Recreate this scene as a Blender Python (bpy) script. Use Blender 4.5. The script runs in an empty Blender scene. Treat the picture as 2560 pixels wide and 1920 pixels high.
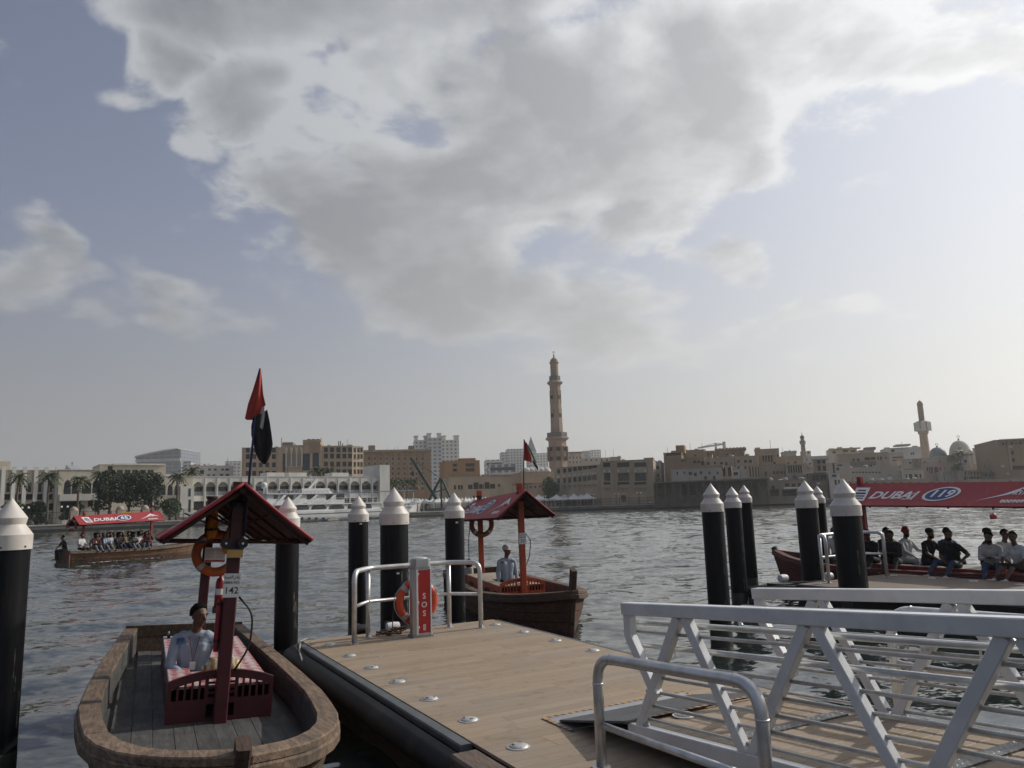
import bpy, bmesh, math, random
import numpy as np
from mathutils import Vector, Matrix
random.seed(7)
R = math.radians
sc = bpy.context.scene
COL = sc.collection

# ------------------------------------------------------------------ camera
F, CX, CY, H = 1883.0, 1280.0, 960.0, 2.5
PITCH, ROLL = R(9.14), 0.0316
CAMM = Matrix.Rotation(math.pi/2 + PITCH, 3, 'X') @ Matrix.Rotation(-ROLL, 3, 'Z')
cam = bpy.data.cameras.new('camera')
cam.sensor_width = 36.0
cam.lens = 36.0*F/2560.0
cam.clip_start, cam.clip_end = 0.1, 40000
camo = bpy.data.objects.new('camera', cam)
COL.objects.link(camo)
camo.matrix_world = Matrix.Translation((0, 0, H)) @ CAMM.to_4x4()
sc.camera = camo

def ray(x, y):
    return CAMM @ Vector(((x-CX)/F, -(y-CY)/F, -1.0))
def at_z(x, y, z=0.0):
    d = ray(x, y); return Vector((0, 0, H)) + d*((z-H)/d.z)
def at_y(x, y, Y):
    d = ray(x, y); return Vector((0, 0, H)) + d*(Y/d.y)
def px_m(D):                      # metres per photo pixel at depth D
    return D/F

# ------------------------------------------------------------------ render + light
HAZE = 2.6e-4                     # air density of the haze box
SUN_AZ, SUN_EL = R(62), R(33)     # azimuth measured clockwise from +Y
SUNV = Vector((math.sin(SUN_AZ)*math.cos(SUN_EL), math.cos(SUN_AZ)*math.cos(SUN_EL), math.sin(SUN_EL)))
sun = bpy.data.lights.new('sun', 'SUN')
sun.energy, sun.angle, sun.color = 3.3, R(0.9), (1.0, 0.95, 0.86)
suno = bpy.data.objects.new('sun', sun); COL.objects.link(suno)
suno.rotation_euler = (-SUNV).to_track_quat('-Z', 'Y').to_euler()
suno.location = (60, 40, 60)
sc.view_settings.view_transform = 'Standard'
sc.view_settings.look = 'None'
sc.view_settings.exposure = 0.33
sc.view_settings.gamma = 1.0
sc.render.engine = 'CYCLES'
cy = sc.cycles
cy.use_denoising = True
cy.max_bounces, cy.diffuse_bounces, cy.glossy_bounces, cy.transmission_bounces, cy.volume_bounces = 6, 3, 3, 4, 1
cy.transparent_max_bounces = 8
cy.caustics_reflective = cy.caustics_refractive = False
cy.sample_clamp_indirect = 6.0

class NT:
    """tiny node-tree helper: inputs may be sockets or constants"""
    def __init__(s, tree): s.t = tree; s.n = tree.nodes; s.l = tree.links
    def add(s, typ, **kw):
        n = s.n.new(typ)
        for k, v in kw.items(): setattr(n, k, v)
        return n
    def put(s, sock, v):
        if isinstance(v, bpy.types.NodeSocket): s.l.new(v, sock)
        elif v is not None:
            try: sock.default_value = v
            except Exception:
                sock.default_value = (*v, 1.0)
    def m(s, op, a, b=None, c=None, clamp=False):
        n = s.add('ShaderNodeMath', operation=op, use_clamp=clamp)
        for i, v in enumerate((a, b, c)):
            if v is not None: s.put(n.inputs[i], v)
        return n.outputs[0]
    def v(s, op, a, b=None, scale=None):
        n = s.add('ShaderNodeVectorMath', operation=op)
        s.put(n.inputs[0], a)
        if b is not None: s.put(n.inputs[1], b)
        if scale is not None: s.put(n.inputs['Scale'], scale)
        return n.outputs['Value' if op in ('DOT_PRODUCT', 'LENGTH', 'DISTANCE') else 'Vector']
    def mr(s, x, a, b, c=0.0, d=1.0, smooth=True):
        n = s.add('ShaderNodeMapRange', interpolation_type='SMOOTHSTEP' if smooth else 'LINEAR')
        s.put(n.inputs['Value'], x)
        for k, v in (('From Min', a), ('From Max', b), ('To Min', c), ('To Max', d)): s.put(n.inputs[k], v)
        return n.outputs['Result']
    def mix(s, f, a, b, mode='MIX'):
        n = s.add('ShaderNodeMix', data_type='RGBA', blend_type=mode)
        s.put(n.inputs[0], f); s.put(n.inputs[6], a); s.put(n.inputs[7], b)
        return n.outputs[2]
    def noise(s, vec, scale, detail=3.0, rough=0.55, dist=0.0, out=0):
        n = s.add('ShaderNodeTexNoise')
        s.put(n.inputs['Vector'], vec); s.put(n.inputs['Scale'], scale)
        s.put(n.inputs['Detail'], detail); s.put(n.inputs['Roughness'], rough); s.put(n.inputs['Distortion'], dist)
        return n.outputs[out]
    def sep(s, v):
        n = s.add('ShaderNodeSeparateXYZ'); s.put(n.inputs[0], v); return n.outputs
    def comb(s, x, y, z):
        n = s.add('ShaderNodeCombineXYZ')
        for i, q in enumerate((x, y, z)): s.put(n.inputs[i], q)
        return n.outputs[0]

# ------------------------------------------------------------------ sky
world = bpy.data.worlds.new('World'); sc.world = world
world.use_nodes = True
world.node_tree.nodes.clear()
W = NT(world.node_tree)
sky = W.add('ShaderNodeTexSky', sky_type='NISHITA', sun_disc=False)
sky.sun_elevation, sky.sun_rotation = SUN_EL, SUN_AZ
sky.air_density, sky.dust_density, sky.ozone_density, sky.altitude = 1.0, 1.6, 1.6, 0
tc = W.add('ShaderNodeTexCoord')
dirv = W.v('NORMALIZE', tc.outputs['Generated'])
dx, dy, dz = W.sep(dirv)
azd = W.m('MULTIPLY', W.m('ARCTAN2', dx, dy), 180/math.pi)
eld = W.m('MULTIPLY', W.m('ARCSINE', dz), 180/math.pi)
# cloud-layer coordinates: what one sees looking up at a flat sheet of cloud
inv = W.m('DIVIDE', 1.0, W.m('ADD', W.m('MAXIMUM', dz, 0.0), 0.28))
pvec = W.comb(W.m('MULTIPLY', dx, inv), W.m('MULTIPLY', dy, inv), W.m('MULTIPLY', dz, 0.6))
warp = W.noise(pvec, 2.2, 3, 0.5, out=1)
wv = W.v('SUBTRACT', warp, (0.5, 0.5, 0.5))
pw = W.v('ADD', pvec, W.v('SCALE', wv, scale=0.16))
n_big = W.noise(pw, 2.7, 8, 0.54)
n_fine = W.noise(pw, 9.5, 8, 0.62)
n_off = W.noise(W.v('ADD', pw, (0.045, 0.015, 0.02)), 2.7, 8, 0.54)
n_low = W.noise(pvec, 1.1, 2, 0.5)
waz = W.m('ADD', azd, W.m('MULTIPLY', W.sep(wv)[0], 26.0))
wel = W.m('ADD', eld, W.m('MULTIPLY', W.sep(wv)[1], 15.0))
def azel(x, y):
    d = ray(x, y).normalized()
    return math.degrees(math.atan2(d.x, d.y)), math.degrees(math.asin(d.z))
# banks of cloud: photo pixel centre, radii in pixels, weight
BANKS = [(1340, 330, 600, 390, 1.25), (1040, 600, 400, 280, 1.05), (1640, 240, 470, 270, 1.0), (2120, 110, 420, 170, .75),
         (720, 240, 230, 150, .8), (440, 130, 120, 130, .72), (1130, 760, 330, 140, .85), (900, -130, 1000, 230, 1.0),
         (60, 690, 140, 90, .62), (470, 765, 150, 60, .5), (260, 815, 70, 45, .5), (1850, 610, 150, 75, .55),
         (1690, 600, 60, 40, .5), (1590, 632, 60, 35, .5), (1450, 830, 480, 90, .75), (1850, 800, 330, 65, .62)]
cov = None
for (bx, by, brx, bry, bw) in BANKS:
    a0, e0 = azel(bx, by)
    ra, re = brx*0.0285, bry*0.0285
    ua = W.m('DIVIDE', W.m('SUBTRACT', waz, a0), ra)
    ue = W.m('DIVIDE', W.m('SUBTRACT', wel, e0), re)
    q = W.m('SUBTRACT', 1.0, W.m('ADD', W.m('MULTIPLY', ua, ua), W.m('MULTIPLY', ue, ue)))
    q = W.m('MULTIPLY', W.m('MAXIMUM', q, -1.0), bw)
    cov = q if cov is None else W.m('SMOOTH_MAX', cov, q, 0.12)
# the rest of the sky carries the same broken cloud
gen = W.m('MULTIPLY', W.m('SUBTRACT', n_low, 0.52), 5.0)
outside = W.mr(W.m('ABSOLUTE', azd), 40, 60)
above = W.mr(eld, 42, 52)
outside = W.m('MAXIMUM', outside, above)
cov = W.m('ADD', W.m('MULTIPLY', cov, W.m('SUBTRACT', 1.0, outside)), W.m('MULTIPLY', gen, outside))
covn = W.m('ADD', cov, W.m('ADD', W.m('MULTIPLY', W.m('SUBTRACT', n_big, 0.5), 3.2), W.m('MULTIPLY', W.m('SUBTRACT', n_fine, 0.5), 1.5)))
low_ = W.mr(eld, 8.0, 26.0, 1.0, 0.0)
dens = W.mr(covn, W.m('SUBTRACT', -0.08, W.m('MULTIPLY', low_, 0.15)), W.m('ADD', 0.38, W.m('MULTIPLY', low_, 0.6)))
dens = W.m('MULTIPLY', dens, W.mr(eld, 2.0, 10.0))
thick = W.mr(covn, 0.10, 1.05)
relief = W.m('ADD', W.m('MULTIPLY', W.m('SUBTRACT', n_big, n_off), 9.0), W.m('MULTIPLY', W.m('SUBTRACT', n_fine, 0.5), 1.5))
lit = W.m('ADD', W.m('SUBTRACT', 1.0, W.m('MULTIPLY', thick, 0.88)), W.m('MULTIPLY', relief, W.m('SUBTRACT', 1.0, W.m('MULTIPLY', thick, 0.62))), clamp=True)
sund = W.v('DOT_PRODUCT', dirv, tuple(SUNV))
glow = W.mr(sund, 0.30, 1.04)
glow_w = W.mr(sund, -0.25, 1.0)
ccol = W.mix(lit, (1.62, 1.76, 2.06, 1), (4.8, 5.0, 5.3, 1))
ccol = W.mix(W.m('MULTIPLY', glow, 0.85), ccol, W.mix(lit, (3.6, 3.8, 4.25, 1), (8.6, 8.8, 9.2, 1)))
hsv = W.add('ShaderNodeHueSaturation')
hsv.inputs['Saturation'].default_value = 0.88
hsv.inputs['Value'].default_value = 1.0
W.l.new(sky.outputs[0], hsv.inputs['Color'])
skyc = W.mix(1.0, hsv.outputs[0], (0.56, 0.61, 0.82, 1), 'MULTIPLY')
skyc = W.mix(W.m('MULTIPLY', glow, 0.62), skyc, (5.4, 5.9, 6.7, 1))
# dust near the horizon
hz = W.mr(eld, -2.0, 22.0, 1.0, 0.0)
dustc = W.mix(glow_w, (1.15, 1.24, 1.22, 1), (5.0, 5.1, 5.0, 1))
skyc = W.mix(W.m('MULTIPLY', hz, 0.85), skyc, dustc)
ccol = W.mix(W.m('MULTIPLY', hz, 0.6), ccol, W.mix(1.0, dustc, (1.22, 1.22, 1.22, 1), 'MULTIPLY'))
fin = W.mix(dens, skyc, ccol)
bg = W.add('ShaderNodeBackground'); bg.inputs['Strength'].default_value = 0.082
W.l.new(fin, bg.inputs['Color'])
wo = W.add('ShaderNodeOutputWorld'); W.l.new(bg.outputs[0], wo.inputs[0])
world.cycles.sampling_method = 'MANUAL'
world.cycles.sample_map_resolution = 512
# ------------------------------------------------------------------ helpers: materials
MATS = {}
def M(name, col, rough=0.6, metal=0.0, var=0.12, scale=4.0, bump=0.0, bscale=40.0, rand=0.0, spec=0.5, stain=None, stretch=(1, 1, 1), coat=0.0):
    """procedural principled material: mottled colour, optional per-object shift, stains and bump"""
    if name in MATS: return MATS[name]
    m = bpy.data.materials.new(name); m.use_nodes = True
    t = NT(m.node_tree); t.n.clear()
    b = t.add('ShaderNodeBsdfPrincipled'); o = t.add('ShaderNodeOutputMaterial')
    t.l.new(b.outputs[0], o.inputs[0])
    tcn = t.add('ShaderNodeTexCoord')
    vec = t.v('MULTIPLY', tcn.outputs['Object'], stretch)
    n1 = t.noise(vec, scale, 5, 0.6)
    lo = tuple(max(0, c*(1-var)) for c in col); hi = tuple(min(1, c*(1+var)) for c in col)
    c = t.mix(t.mr(n1, 0.3, 0.7), (*lo, 1), (*hi, 1))
    if rand:
        oi = t.add('ShaderNodeObjectInfo')
        f = t.m('ADD', 1.0-rand, t.m('MULTIPLY', oi.outputs['Random'], 2*rand))
        c = t.mix(1.0, c, t.comb(f, f, f), 'MULTIPLY')
    if stain:
        n2 = t.noise(vec, stain[1], 6, 0.65)
        c = t.mix(t.m('MULTIPLY', t.mr(n2, 0.52, 0.68), stain[2]), c, (*stain[0], 1))
    t.l.new(c, b.inputs['Base Color'])
    t.put(b.inputs['Roughness'], t.m('ADD', rough-0.06, t.m('MULTIPLY', n1, 0.12), clamp=True))
    b.inputs['Metallic'].default_value = metal
    b.inputs['Specular IOR Level'].default_value = spec
    b.inputs['Coat Weight'].default_value = coat
    if bump:
        bn = t.add('ShaderNodeBump'); bn.inputs['Strength'].default_value = bump; bn.inputs['Distance'].default_value = 0.02
        t.l.new(t.noise(vec, bscale, 4, 0.6), bn.inputs['Height'])
        t.l.new(bn.outputs[0], b.inputs['Normal'])
    MATS[name] = m
    return m
def mat_tree(name):
    m = bpy.data.materials.new(name); m.use_nodes = True
    t = NT(m.node_tree); t.n.clear()
    b = t.add('ShaderNodeBsdfPrincipled'); o = t.add('ShaderNodeOutputMaterial')
    t.l.new(b.outputs[0], o.inputs[0])
    MATS[name] = m
    return m, t, b, t.add('ShaderNodeTexCoord')

# ------------------------------------------------------------------ helpers: meshes
def frame(d, up=Vector((0, 0, 1))):
    d = Vector(d).normalized()
    if abs(d.dot(up)) > 0.98: up = Vector((0, 1, 0)) if abs(d.y) < 0.9 else Vector((1, 0, 0))
    s = d.cross(up).normalized(); u = s.cross(d).normalized()
    return d, s, u
class MB:
    def __init__(s): s.v = []; s.f = []; s.mi = []; s.cur = 0
    def _add(s, vs, fs):
        o = len(s.v); s.v += [tuple(p) for p in vs]
        s.f += [tuple(o+i for i in q) for q in fs]; s.mi += [s.cur]*len(fs)
        return s
    def quad(s, *p): return s._add(p, [tuple(range(len(p)))])
    def box(s, c, d, rz=0.0, mat=None):
        x, y, z = (k/2 for k in d)
        vs = [Vector((sx*x, sy*y, sz*z)) for sx in (-1, 1) for sy in (-1, 1) for sz in (-1, 1)]
        m = mat if mat is not None else Matrix.Rotation(rz, 3, 'Z')
        vs = [m @ p + Vector(c) for p in vs]
        return s._add(vs, [(0, 1, 3, 2), (4, 6, 7, 5), (0, 4, 5, 1), (2, 3, 7, 6), (0, 2, 6, 4), (1, 5, 7, 3)])
    def b2(s, x0, x1, y0, y1, z0, z1): return s.box(((x0+x1)/2, (y0+y1)/2, (z0+z1)/2), (x1-x0, y1-y0, z1-z0))
    def bar(s, p0, p1, w, h, up=Vector((0, 0, 1)), c=0.0):
        """straight bar of width w (sideways) and height h (along up), optional chamfer c"""
        p0, p1 = Vector(p0), Vector(p1); d, sd, u = frame(p1-p0, up)
        if c: pr = [(-w/2+c, -h/2), (w/2-c, -h/2), (w/2, -h/2+c), (w/2, h/2-c), (w/2-c, h/2), (-w/2+c, h/2), (-w/2, h/2-c), (-w/2, -h/2+c)]
        else: pr = [(-w/2, -h/2), (w/2, -h/2), (w/2, h/2), (-w/2, h/2)]
        n = len(pr)
        vs = [p + sd*a + u*b for p in (p0, p1) for a, b in pr]
        return s._add(vs, [tuple(range(n)), tuple(range(2*n-1, n-1, -1))] + [(i, i+n, (i+1) % n+n, (i+1) % n) for i in range(n)])
    def tube(s, pts, r, n=8, caps=True):
        pts = [Vector(p) for p in pts]
        rs = r if isinstance(r, (list, tuple)) else [r]*len(pts)
        vs = []; u = None
        for i, p in enumerate(pts):
            d = (pts[min(i+1, len(pts)-1)] - pts[max(i-1, 0)])
            if d.length < 1e-9: d = Vector((0, 0, 1))
            d = d.normalized()
            if u is None: _, sd, u = frame(d)
            else:
                u = (u - d*u.dot(d))
                u = u.normalized() if u.length > 1e-6 else frame(d)[2]
                sd = d.cross(u)
            vs += [p + (sd*math.cos(2*math.pi*k/n) + u*math.sin(2*math.pi*k/n))*rs[i] for k in range(n)]
        fs = [(i*n+k, i*n+(k+1) % n, (i+1)*n+(k+1) % n, (i+1)*n+k) for i in range(len(pts)-1) for k in range(n)]
        if caps: fs += [tuple(range(n-1, -1, -1)), tuple(range((len(pts)-1)*n, len(pts)*n))]
        return s._add(vs, fs)
    def lathe(s, prof, n=24, c=(0, 0, 0), ax=None, arc=2*math.pi):
        """prof: (radius, z) pairs"""
        c = Vector(c); m = ax if ax is not None else Matrix.Identity(3)
        vs = [m @ Vector((r*math.cos(arc*k/n), r*math.sin(arc*k/n), z)) + c for r, z in prof for k in range(n)]
        fs = [(i*n+k, i*n+(k+1) % n, (i+1)*n+(k+1) % n, (i+1)*n+k) for i in range(len(prof)-1) for k in range(n)]
        if prof[0][0] > 1e-4: fs.append(tuple(range(n-1, -1, -1)))
        if prof[-1][0] > 1e-4: fs.append(tuple(range((len(prof)-1)*n, len(prof)*n)))
        return s._add(vs, fs)
    def torus(s, R0, r, c=(0, 0, 0), ax=None, n=32, k=12, a0=0.0, a1=2*math.pi, flat=1.0):
        c = Vector(c); m = ax if ax is not None else Matrix.Identity(3)
        full = abs(a1-a0-2*math.pi) < 1e-6
        nn = n if full else n+1
        vs = []
        for i in range(nn):
            a = a0+(a1-a0)*i/n
            for j in range(k):
                b = 2*math.pi*j/k
                q = R0+r*math.cos(b)
                vs.append(m @ Vector((q*math.cos(a), q*math.sin(a), r*flat*math.sin(b))) + c)
        fs = [(i*k+j, ((i+1) % nn)*k+j, ((i+1) % nn)*k+(j+1) % k, i*k+(j+1) % k) for i in range(n) for j in range(k)]
        return s._add(vs, fs)
    def ell(s, c, d, n=12, k=8, m=None):
        """ellipsoid with radii d"""
        m = m if m is not None else Matrix.Identity(3)
        vs = [m @ Vector((d[0]*math.sin(math.pi*i/k)*math.cos(2*math.pi*j/n), d[1]*math.sin(math.pi*i/k)*math.sin(2*math.pi*j/n), d[2]*math.cos(math.pi*i/k))) + Vector(c) for i in range(k+1) for j in range(n)]
        return s._add(vs, [(i*n+j, (i+1)*n+j, (i+1)*n+(j+1) % n, i*n+(j+1) % n) for i in range(k) for j in range(n)])
    def prism(s, poly, d0, d1, f=None):
        """poly in 2-D extruded from d0 to d1; f maps (a, b, d) to a point"""
        f = f or (lambda a, b, d: (a, b, d)); n = len(poly)
        vs = [f(a, b, d0) for a, b in poly] + [f(a, b, d1) for a, b in poly]
        return s._add(vs, [tuple(range(n-1, -1, -1)), tuple(range(n, 2*n))] + [(i, (i+1) % n, (i+1) % n+n, i+n) for i in range(n)])
    def grid(s, P):
        """P: 2-D list of points"""
        a, b = len(P), len(P[0])
        return s._add([p for r in P for p in r], [(i*b+j, i*b+j+1, (i+1)*b+j+1, (i+1)*b+j) for i in range(a-1) for j in range(b-1)])
    def mesh(s, name, mats, smooth=False, auto=None, fix=False):
        me = bpy.data.meshes.new(name)
        me.from_pydata(s.v, [], s.f)
        for m in (mats if isinstance(mats, (list, tuple)) else [mats]): me.materials.append(m)
        if any(s.mi): me.polygons.foreach_set('material_index', s.mi)
        if fix:
            bm = bmesh.new(); bm.from_mesh(me)
            bmesh.ops.remove_doubles(bm, verts=bm.verts, dist=1e-5)
            bmesh.ops.recalc_face_normals(bm, faces=bm.faces); bm.to_mesh(me); bm.free()
        if smooth:
            me.shade_smooth() if auto is None else me.shade_auto_smooth() if hasattr(me, 'shade_auto_smooth') else None
            if auto is not None:
                me.polygons.foreach_set('use_smooth', [True]*len(me.polygons))
                me.set_sharp_from_angle(angle=R(auto))
        me.update()
        return me
    def build(s, name, mats, parent=None, smooth=False, auto=None, fix=True):
        return link(name, s.mesh(name, mats, smooth or auto is not None, auto, fix), parent)
def link(name, me, parent=None, loc=None, rot=None):
    o = bpy.data.objects.new(name, me); COL.objects.link(o)
    if parent: o.parent = parent
    if loc is not None: o.location = loc
    if rot is not None: o.rotation_euler = rot
    return o
def tag(o, label=None, cat=None, group=None, kind=None):
    for k, v in (('label', label), ('category', cat), ('group', group), ('kind', kind)):
        if v: o[k] = v
    return o
def thing(name, label, cat, loc=(0, 0, 0), rz=0.0, group=None, rot=None):
    o = bpy.data.objects.new(name, None); COL.objects.link(o)
    o.empty_display_size = 0.2
    o.location = loc; o.rotation_euler = rot or (0, 0, rz)
    return tag(o, label, cat, group)
def copy_tree(o, parent=None):
    c = o.copy(); COL.objects.link(c); c.parent = parent
    for ch in list(o.children): copy_tree(ch, c)
    return c
def text_mb(mb, body, size, f, align='CENTER', depth=0.0, font=None, shear=0.0, ext=0.0):
    """lay lettering into mb; f maps flat (a, b) to a point"""
    cu = bpy.data.curves.new('t', 'FONT'); cu.body = body; cu.size = size; cu.align_x = align; cu.align_y = 'CENTER'
    cu.fill_mode = 'FRONT'; cu.resolution_u = 3; cu.shear = shear; cu.offset = ext
    ob = bpy.data.objects.new('t', cu); COL.objects.link(ob)
    dg = bpy.context.evaluated_depsgraph_get()
    me = bpy.data.meshes.new_from_object(ob.evaluated_get(dg))
    mb._add([f(v.co.x, v.co.y) for v in me.vertices], [tuple(p.vertices) for p in me.polygons])
    bpy.data.objects.remove(ob); bpy.data.curves.remove(cu); bpy.data.meshes.remove(me)
def bend(pts, r, n=5):
    """round the corners of a polyline"""
    P = [Vector(p) for p in pts]; out = [P[0]]
    for i in range(1, len(P)-1):
        a, b = (P[i-1]-P[i]).normalized(), (P[i+1]-P[i]).normalized()
        q = min(r, (P[i-1]-P[i]).length*.49, (P[i+1]-P[i]).length*.49)
        s, e = P[i]+a*q, P[i]+b*q
        for k in range(n+1):
            t = k/n; out.append(s*(1-t)**2 + P[i]*2*t*(1-t) + e*t*t)
    out.append(P[-1]); return out

# ------------------------------------------------------------------ common materials
galv = M('galvanised_pipe', (.62, .62, .61), .36, .6, .14, 9, .05, 60, stain=((.48, .47, .45), 5, .4))
alu = M('aluminium', (.52, .52, .525), .34, .85, .10, 3, .04, 90, stretch=(1, 6, 1))
alu_w = M('white_aluminium', (.74, .74, .73), .36, .15, .08, 3, .05, 40, stain=((.60, .59, .57), 4, .5))
rubber = M('black_rubber', (.008, .008, .009), .6, 0, .3, 4, .12, 14, stain=((.035, .03, .025), 2, .6))
black_hdpe = M('black_pile_sleeve', (.006, .0065, .008), .45, 0, .3, 2, .10, 8, stretch=(4, 4, .5), spec=.25, stain=((.020, .019, .017), 3, .6))
cap_mat = M('cream_pile_cap', (.66, .61, .55), .5, 0, .05, 5, .03, 30, stain=((.50, .43, .36), 2.3, .4))
dark_metal = M('dark_metal', (.03, .032, .035), .5, .4, .3, 6)
white_paint = M('white_paint', (.72, .72, .71), .5, 0, .06, 3, stain=((.55, .52, .47), 2, .25))
black_paint = M('black_paint', (.015, .015, .016), .5, 0, .2, 4)
white_print = M('white_print', (.75, .73, .70), .6, 0, .05, 6)
steel = M('stainless_steel', (.62, .62, .61), .25, .95, .08, 8)
# ------------------------------------------------------------------ water, quay, land
wm, t, b, tcn = mat_tree('creek_water')
gp = t.add('ShaderNodeNewGeometry').outputs['Position']
wa = t.v('MULTIPLY', gp, (0.75, 1.0, 1.0))
rot = t.add('ShaderNodeVectorRotate', rotation_type='Z_AXIS'); t.put(rot.inputs['Vector'], wa); rot.inputs['Angle'].default_value = R(24)
rv = t.v('MULTIPLY', rot.outputs[0], (0.62, 1.25, 1.0))
calm = t.mr(t.noise(gp, 0.035, 4, .6), 0.35, 0.65, 0.7, 1.2)
sl = None                          # wave slopes at three scales
for vec_, k_, det, amp in ((rv, 1.6, 2, .22), (wa, 4.5, 3, .40)):
    q = t.v('SCALE', t.v('SUBTRACT', t.noise(vec_, k_, det, .55, .4, out=1), (.5, .5, .5)), scale=amp)
    sl = q if sl is None else t.v('ADD', sl, q)
sl = t.v('MULTIPLY', t.v('SCALE', sl, scale=calm), (1.0, 1.0, 0.0))
t.l.new(t.v('NORMALIZE', t.v('ADD', sl, t.add('ShaderNodeNewGeometry').outputs['Normal'])), b.inputs['Normal'])
t.l.new(t.mix(t.noise(gp, .05, 3), (.018, .026, .024, 1), (.028, .037, .034, 1)), b.inputs['Base Color'])
b.inputs['Roughness'].default_value = 0.06; b.inputs['IOR'].default_value = 1.62
def make_water():
    """one sheet: real wind chop between the piers and the far bank, flat beyond"""
    x0, x1, y0, y1, st_ = -130.0, 150.0, -2.0, 253.0, .34
    xs, ys = np.arange(x0, x1, st_), np.arange(y0, y1, st_)
    nx, ny = len(xs), len(ys)
    X, Y = np.meshgrid(xs, ys); Z = np.zeros_like(X); rg = np.random.default_rng(5)
    n = 56
    for i in range(n):
        lam = 1.1*(4.2/1.1)**rg.random(); th = R(-66)+rg.normal()*.62; k = 2*math.pi/lam
        Z += (.085*math.sqrt(2/n)/k)*np.sin(k*(X*math.cos(th)+Y*math.sin(th))+rg.random()*6.283)
    gust = .75+.35*np.sin(X*.045+Y*.021+1)*np.sin(Y*.033-X*.017)
    fade = np.clip(np.minimum.reduce([X-x0, X[:, ::-1]*0+(x1-X), Y-y0, y1-Y])/6.0, 0, 1)
    Z = (Z+.25*np.abs(Z))*gust*fade
    co = np.stack([X.ravel(), Y.ravel(), Z.ravel()], 1)
    idx = np.arange(nx*ny).reshape(ny, nx)
    q = np.stack([idx[:-1, :-1].ravel(), idx[:-1, 1:].ravel(), idx[1:, 1:].ravel(), idx[1:, :-1].ravel()], 1)
    x1, y1 = xs[-1], ys[-1]
    ext = np.array([(-1500, -400, 0), (1500, -400, 0), (1500, y0, 0), (-1500, y0, 0), (-1500, y1, 0), (1500, y1, 0), (1500, 600, 0), (-1500, 600, 0), (x0, y0, 0), (x0, y1, 0), (x1, y0, 0), (x1, y1, 0)], float)
    b0 = len(co); co = np.concatenate([co, ext])
    eq = np.array([(0, 1, 2, 3), (4, 5, 6, 7), (3, 8, 9, 4), (10, 2, 5, 11)])+b0
    q = np.concatenate([q, eq])
    me = bpy.data.meshes.new('water'); nf = len(q)
    me.vertices.add(len(co)); me.vertices.foreach_set('co', co.astype(np.float32).ravel())
    me.loops.add(nf*4); me.loops.foreach_set('vertex_index', q.astype(np.int32).ravel())
    me.polygons.add(nf); me.polygons.foreach_set('loop_start', np.arange(0, nf*4, 4, dtype=np.int32))
    me.polygons.foreach_set('use_smooth', np.ones(nf, bool))
    me.materials.append(wm); me.update(calc_edges=True)
    return tag(link('water', me), kind='structure')
make_water()

QUAY = [(-420, -124), (-97, 152), (14, 247), (90, 219), (330, 130), (800, -60)]   # edge of the far bank
LANDZ = 1.5
paving = M('promenade_paving', (.33, .30, .26), .8, 0, .15, .05)
conc = M('quay_concrete', (.15, .145, .135), .85, 0, .25, .3, .3, 3, stain=((.05, .05, .048), .25, .8), stretch=(1, 1, .6))
coping_m = M('quay_coping', (.42, .40, .36), .8, 0, .12, .3)
tide = M('tidal_band', (.022, .024, .022), .6, 0, .3, .4)
def qoff(k):                       # bank line pushed k metres inland
    out = []
    for i, p in enumerate(QUAY):
        a = Vector(QUAY[max(i-1, 0)]); c = Vector(QUAY[min(i+1, len(QUAY)-1)])
        d = (c-a).normalized(); out.append((p[0]-d.y*k, p[1]+d.x*k))
    return out
far_edge = [(30000, -60), (30000, 30000), (-30000, 30000), (-30000, -124)]
mb = MB()
poly = qoff(0.6)+far_edge
mb._add([(x, y, LANDZ) for x, y in poly], [tuple(range(len(poly)))])
tag(mb.build('promenade', paving, fix=False), kind='structure')
def strip(mb, k0, k1, z0, z1):
    a, c = qoff(k0), qoff(k1)
    for i in range(len(a)-1):
        q = [a[i], a[i+1], c[i+1], c[i]]
        mb.prism(q, z0, z1)
mb = MB(); strip(mb, .1, 1.2, .62, 1.30); quay = tag(mb.build('quay_wall', conc), kind='structure')
mb = MB(); strip(mb, .05, 1.1, -2, .62); mb.build('tidal_face', tide, quay)
mb = MB(); strip(mb, 0, .9, 1.30, 1.56); mb.build('coping', coping_m, quay)

# ------------------------------------------------------------------ pier frame: t to the right, s away, from the camera's foot
AZ = R(-28.906)
AV, TV = Vector((math.sin(AZ), math.cos(AZ), 0)), Vector((math.cos(AZ), -math.sin(AZ), 0))
RZP = -AZ
DK = 0.57
def L(tt, s, z=0.0): return TV*tt + AV*s + Vector((0, 0, z))
def shifted(mb, t0, s0, z0):
    mb.v = [(x-t0, y-s0, z-z0) for x, y, z in mb.v]; return mb

pm, t, b, tcn = mat_tree('composite_decking')
ob = tcn.outputs['Object']; x_, y_, z_ = t.sep(ob)
oi = t.add('ShaderNodeObjectInfo').outputs['Random']
off = t.v('ADD', t.v('MULTIPLY', ob, (.7, 9, 1)), t.comb(t.m('MULTIPLY', oi, 37.0), 0, t.m('MULTIPLY', oi, 11.0)))
grain = t.noise(off, 2.5, 6, .6)
gpos = t.add('ShaderNodeNewGeometry').outputs['Position']
wear = t.noise(gpos, .8, 5, .6); wear2 = t.noise(gpos, 6, 4, .6)
c = t.mix(grain, (.255, .182, .115, 1), (.375, .278, .182, 1))
c = t.mix(t.m('MULTIPLY', t.mr(wear, .40, .64), .75), c, (.30, .24, .18, 1))
c = t.mix(t.m('MULTIPLY', t.mr(wear2, .56, .72), .6), c, (.19, .14, .095, 1))
f = t.m('ADD', .93, t.m('MULTIPLY', oi, .22))
c = t.mix(1.0, c, t.comb(f, f, f), 'MULTIPLY')
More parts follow.
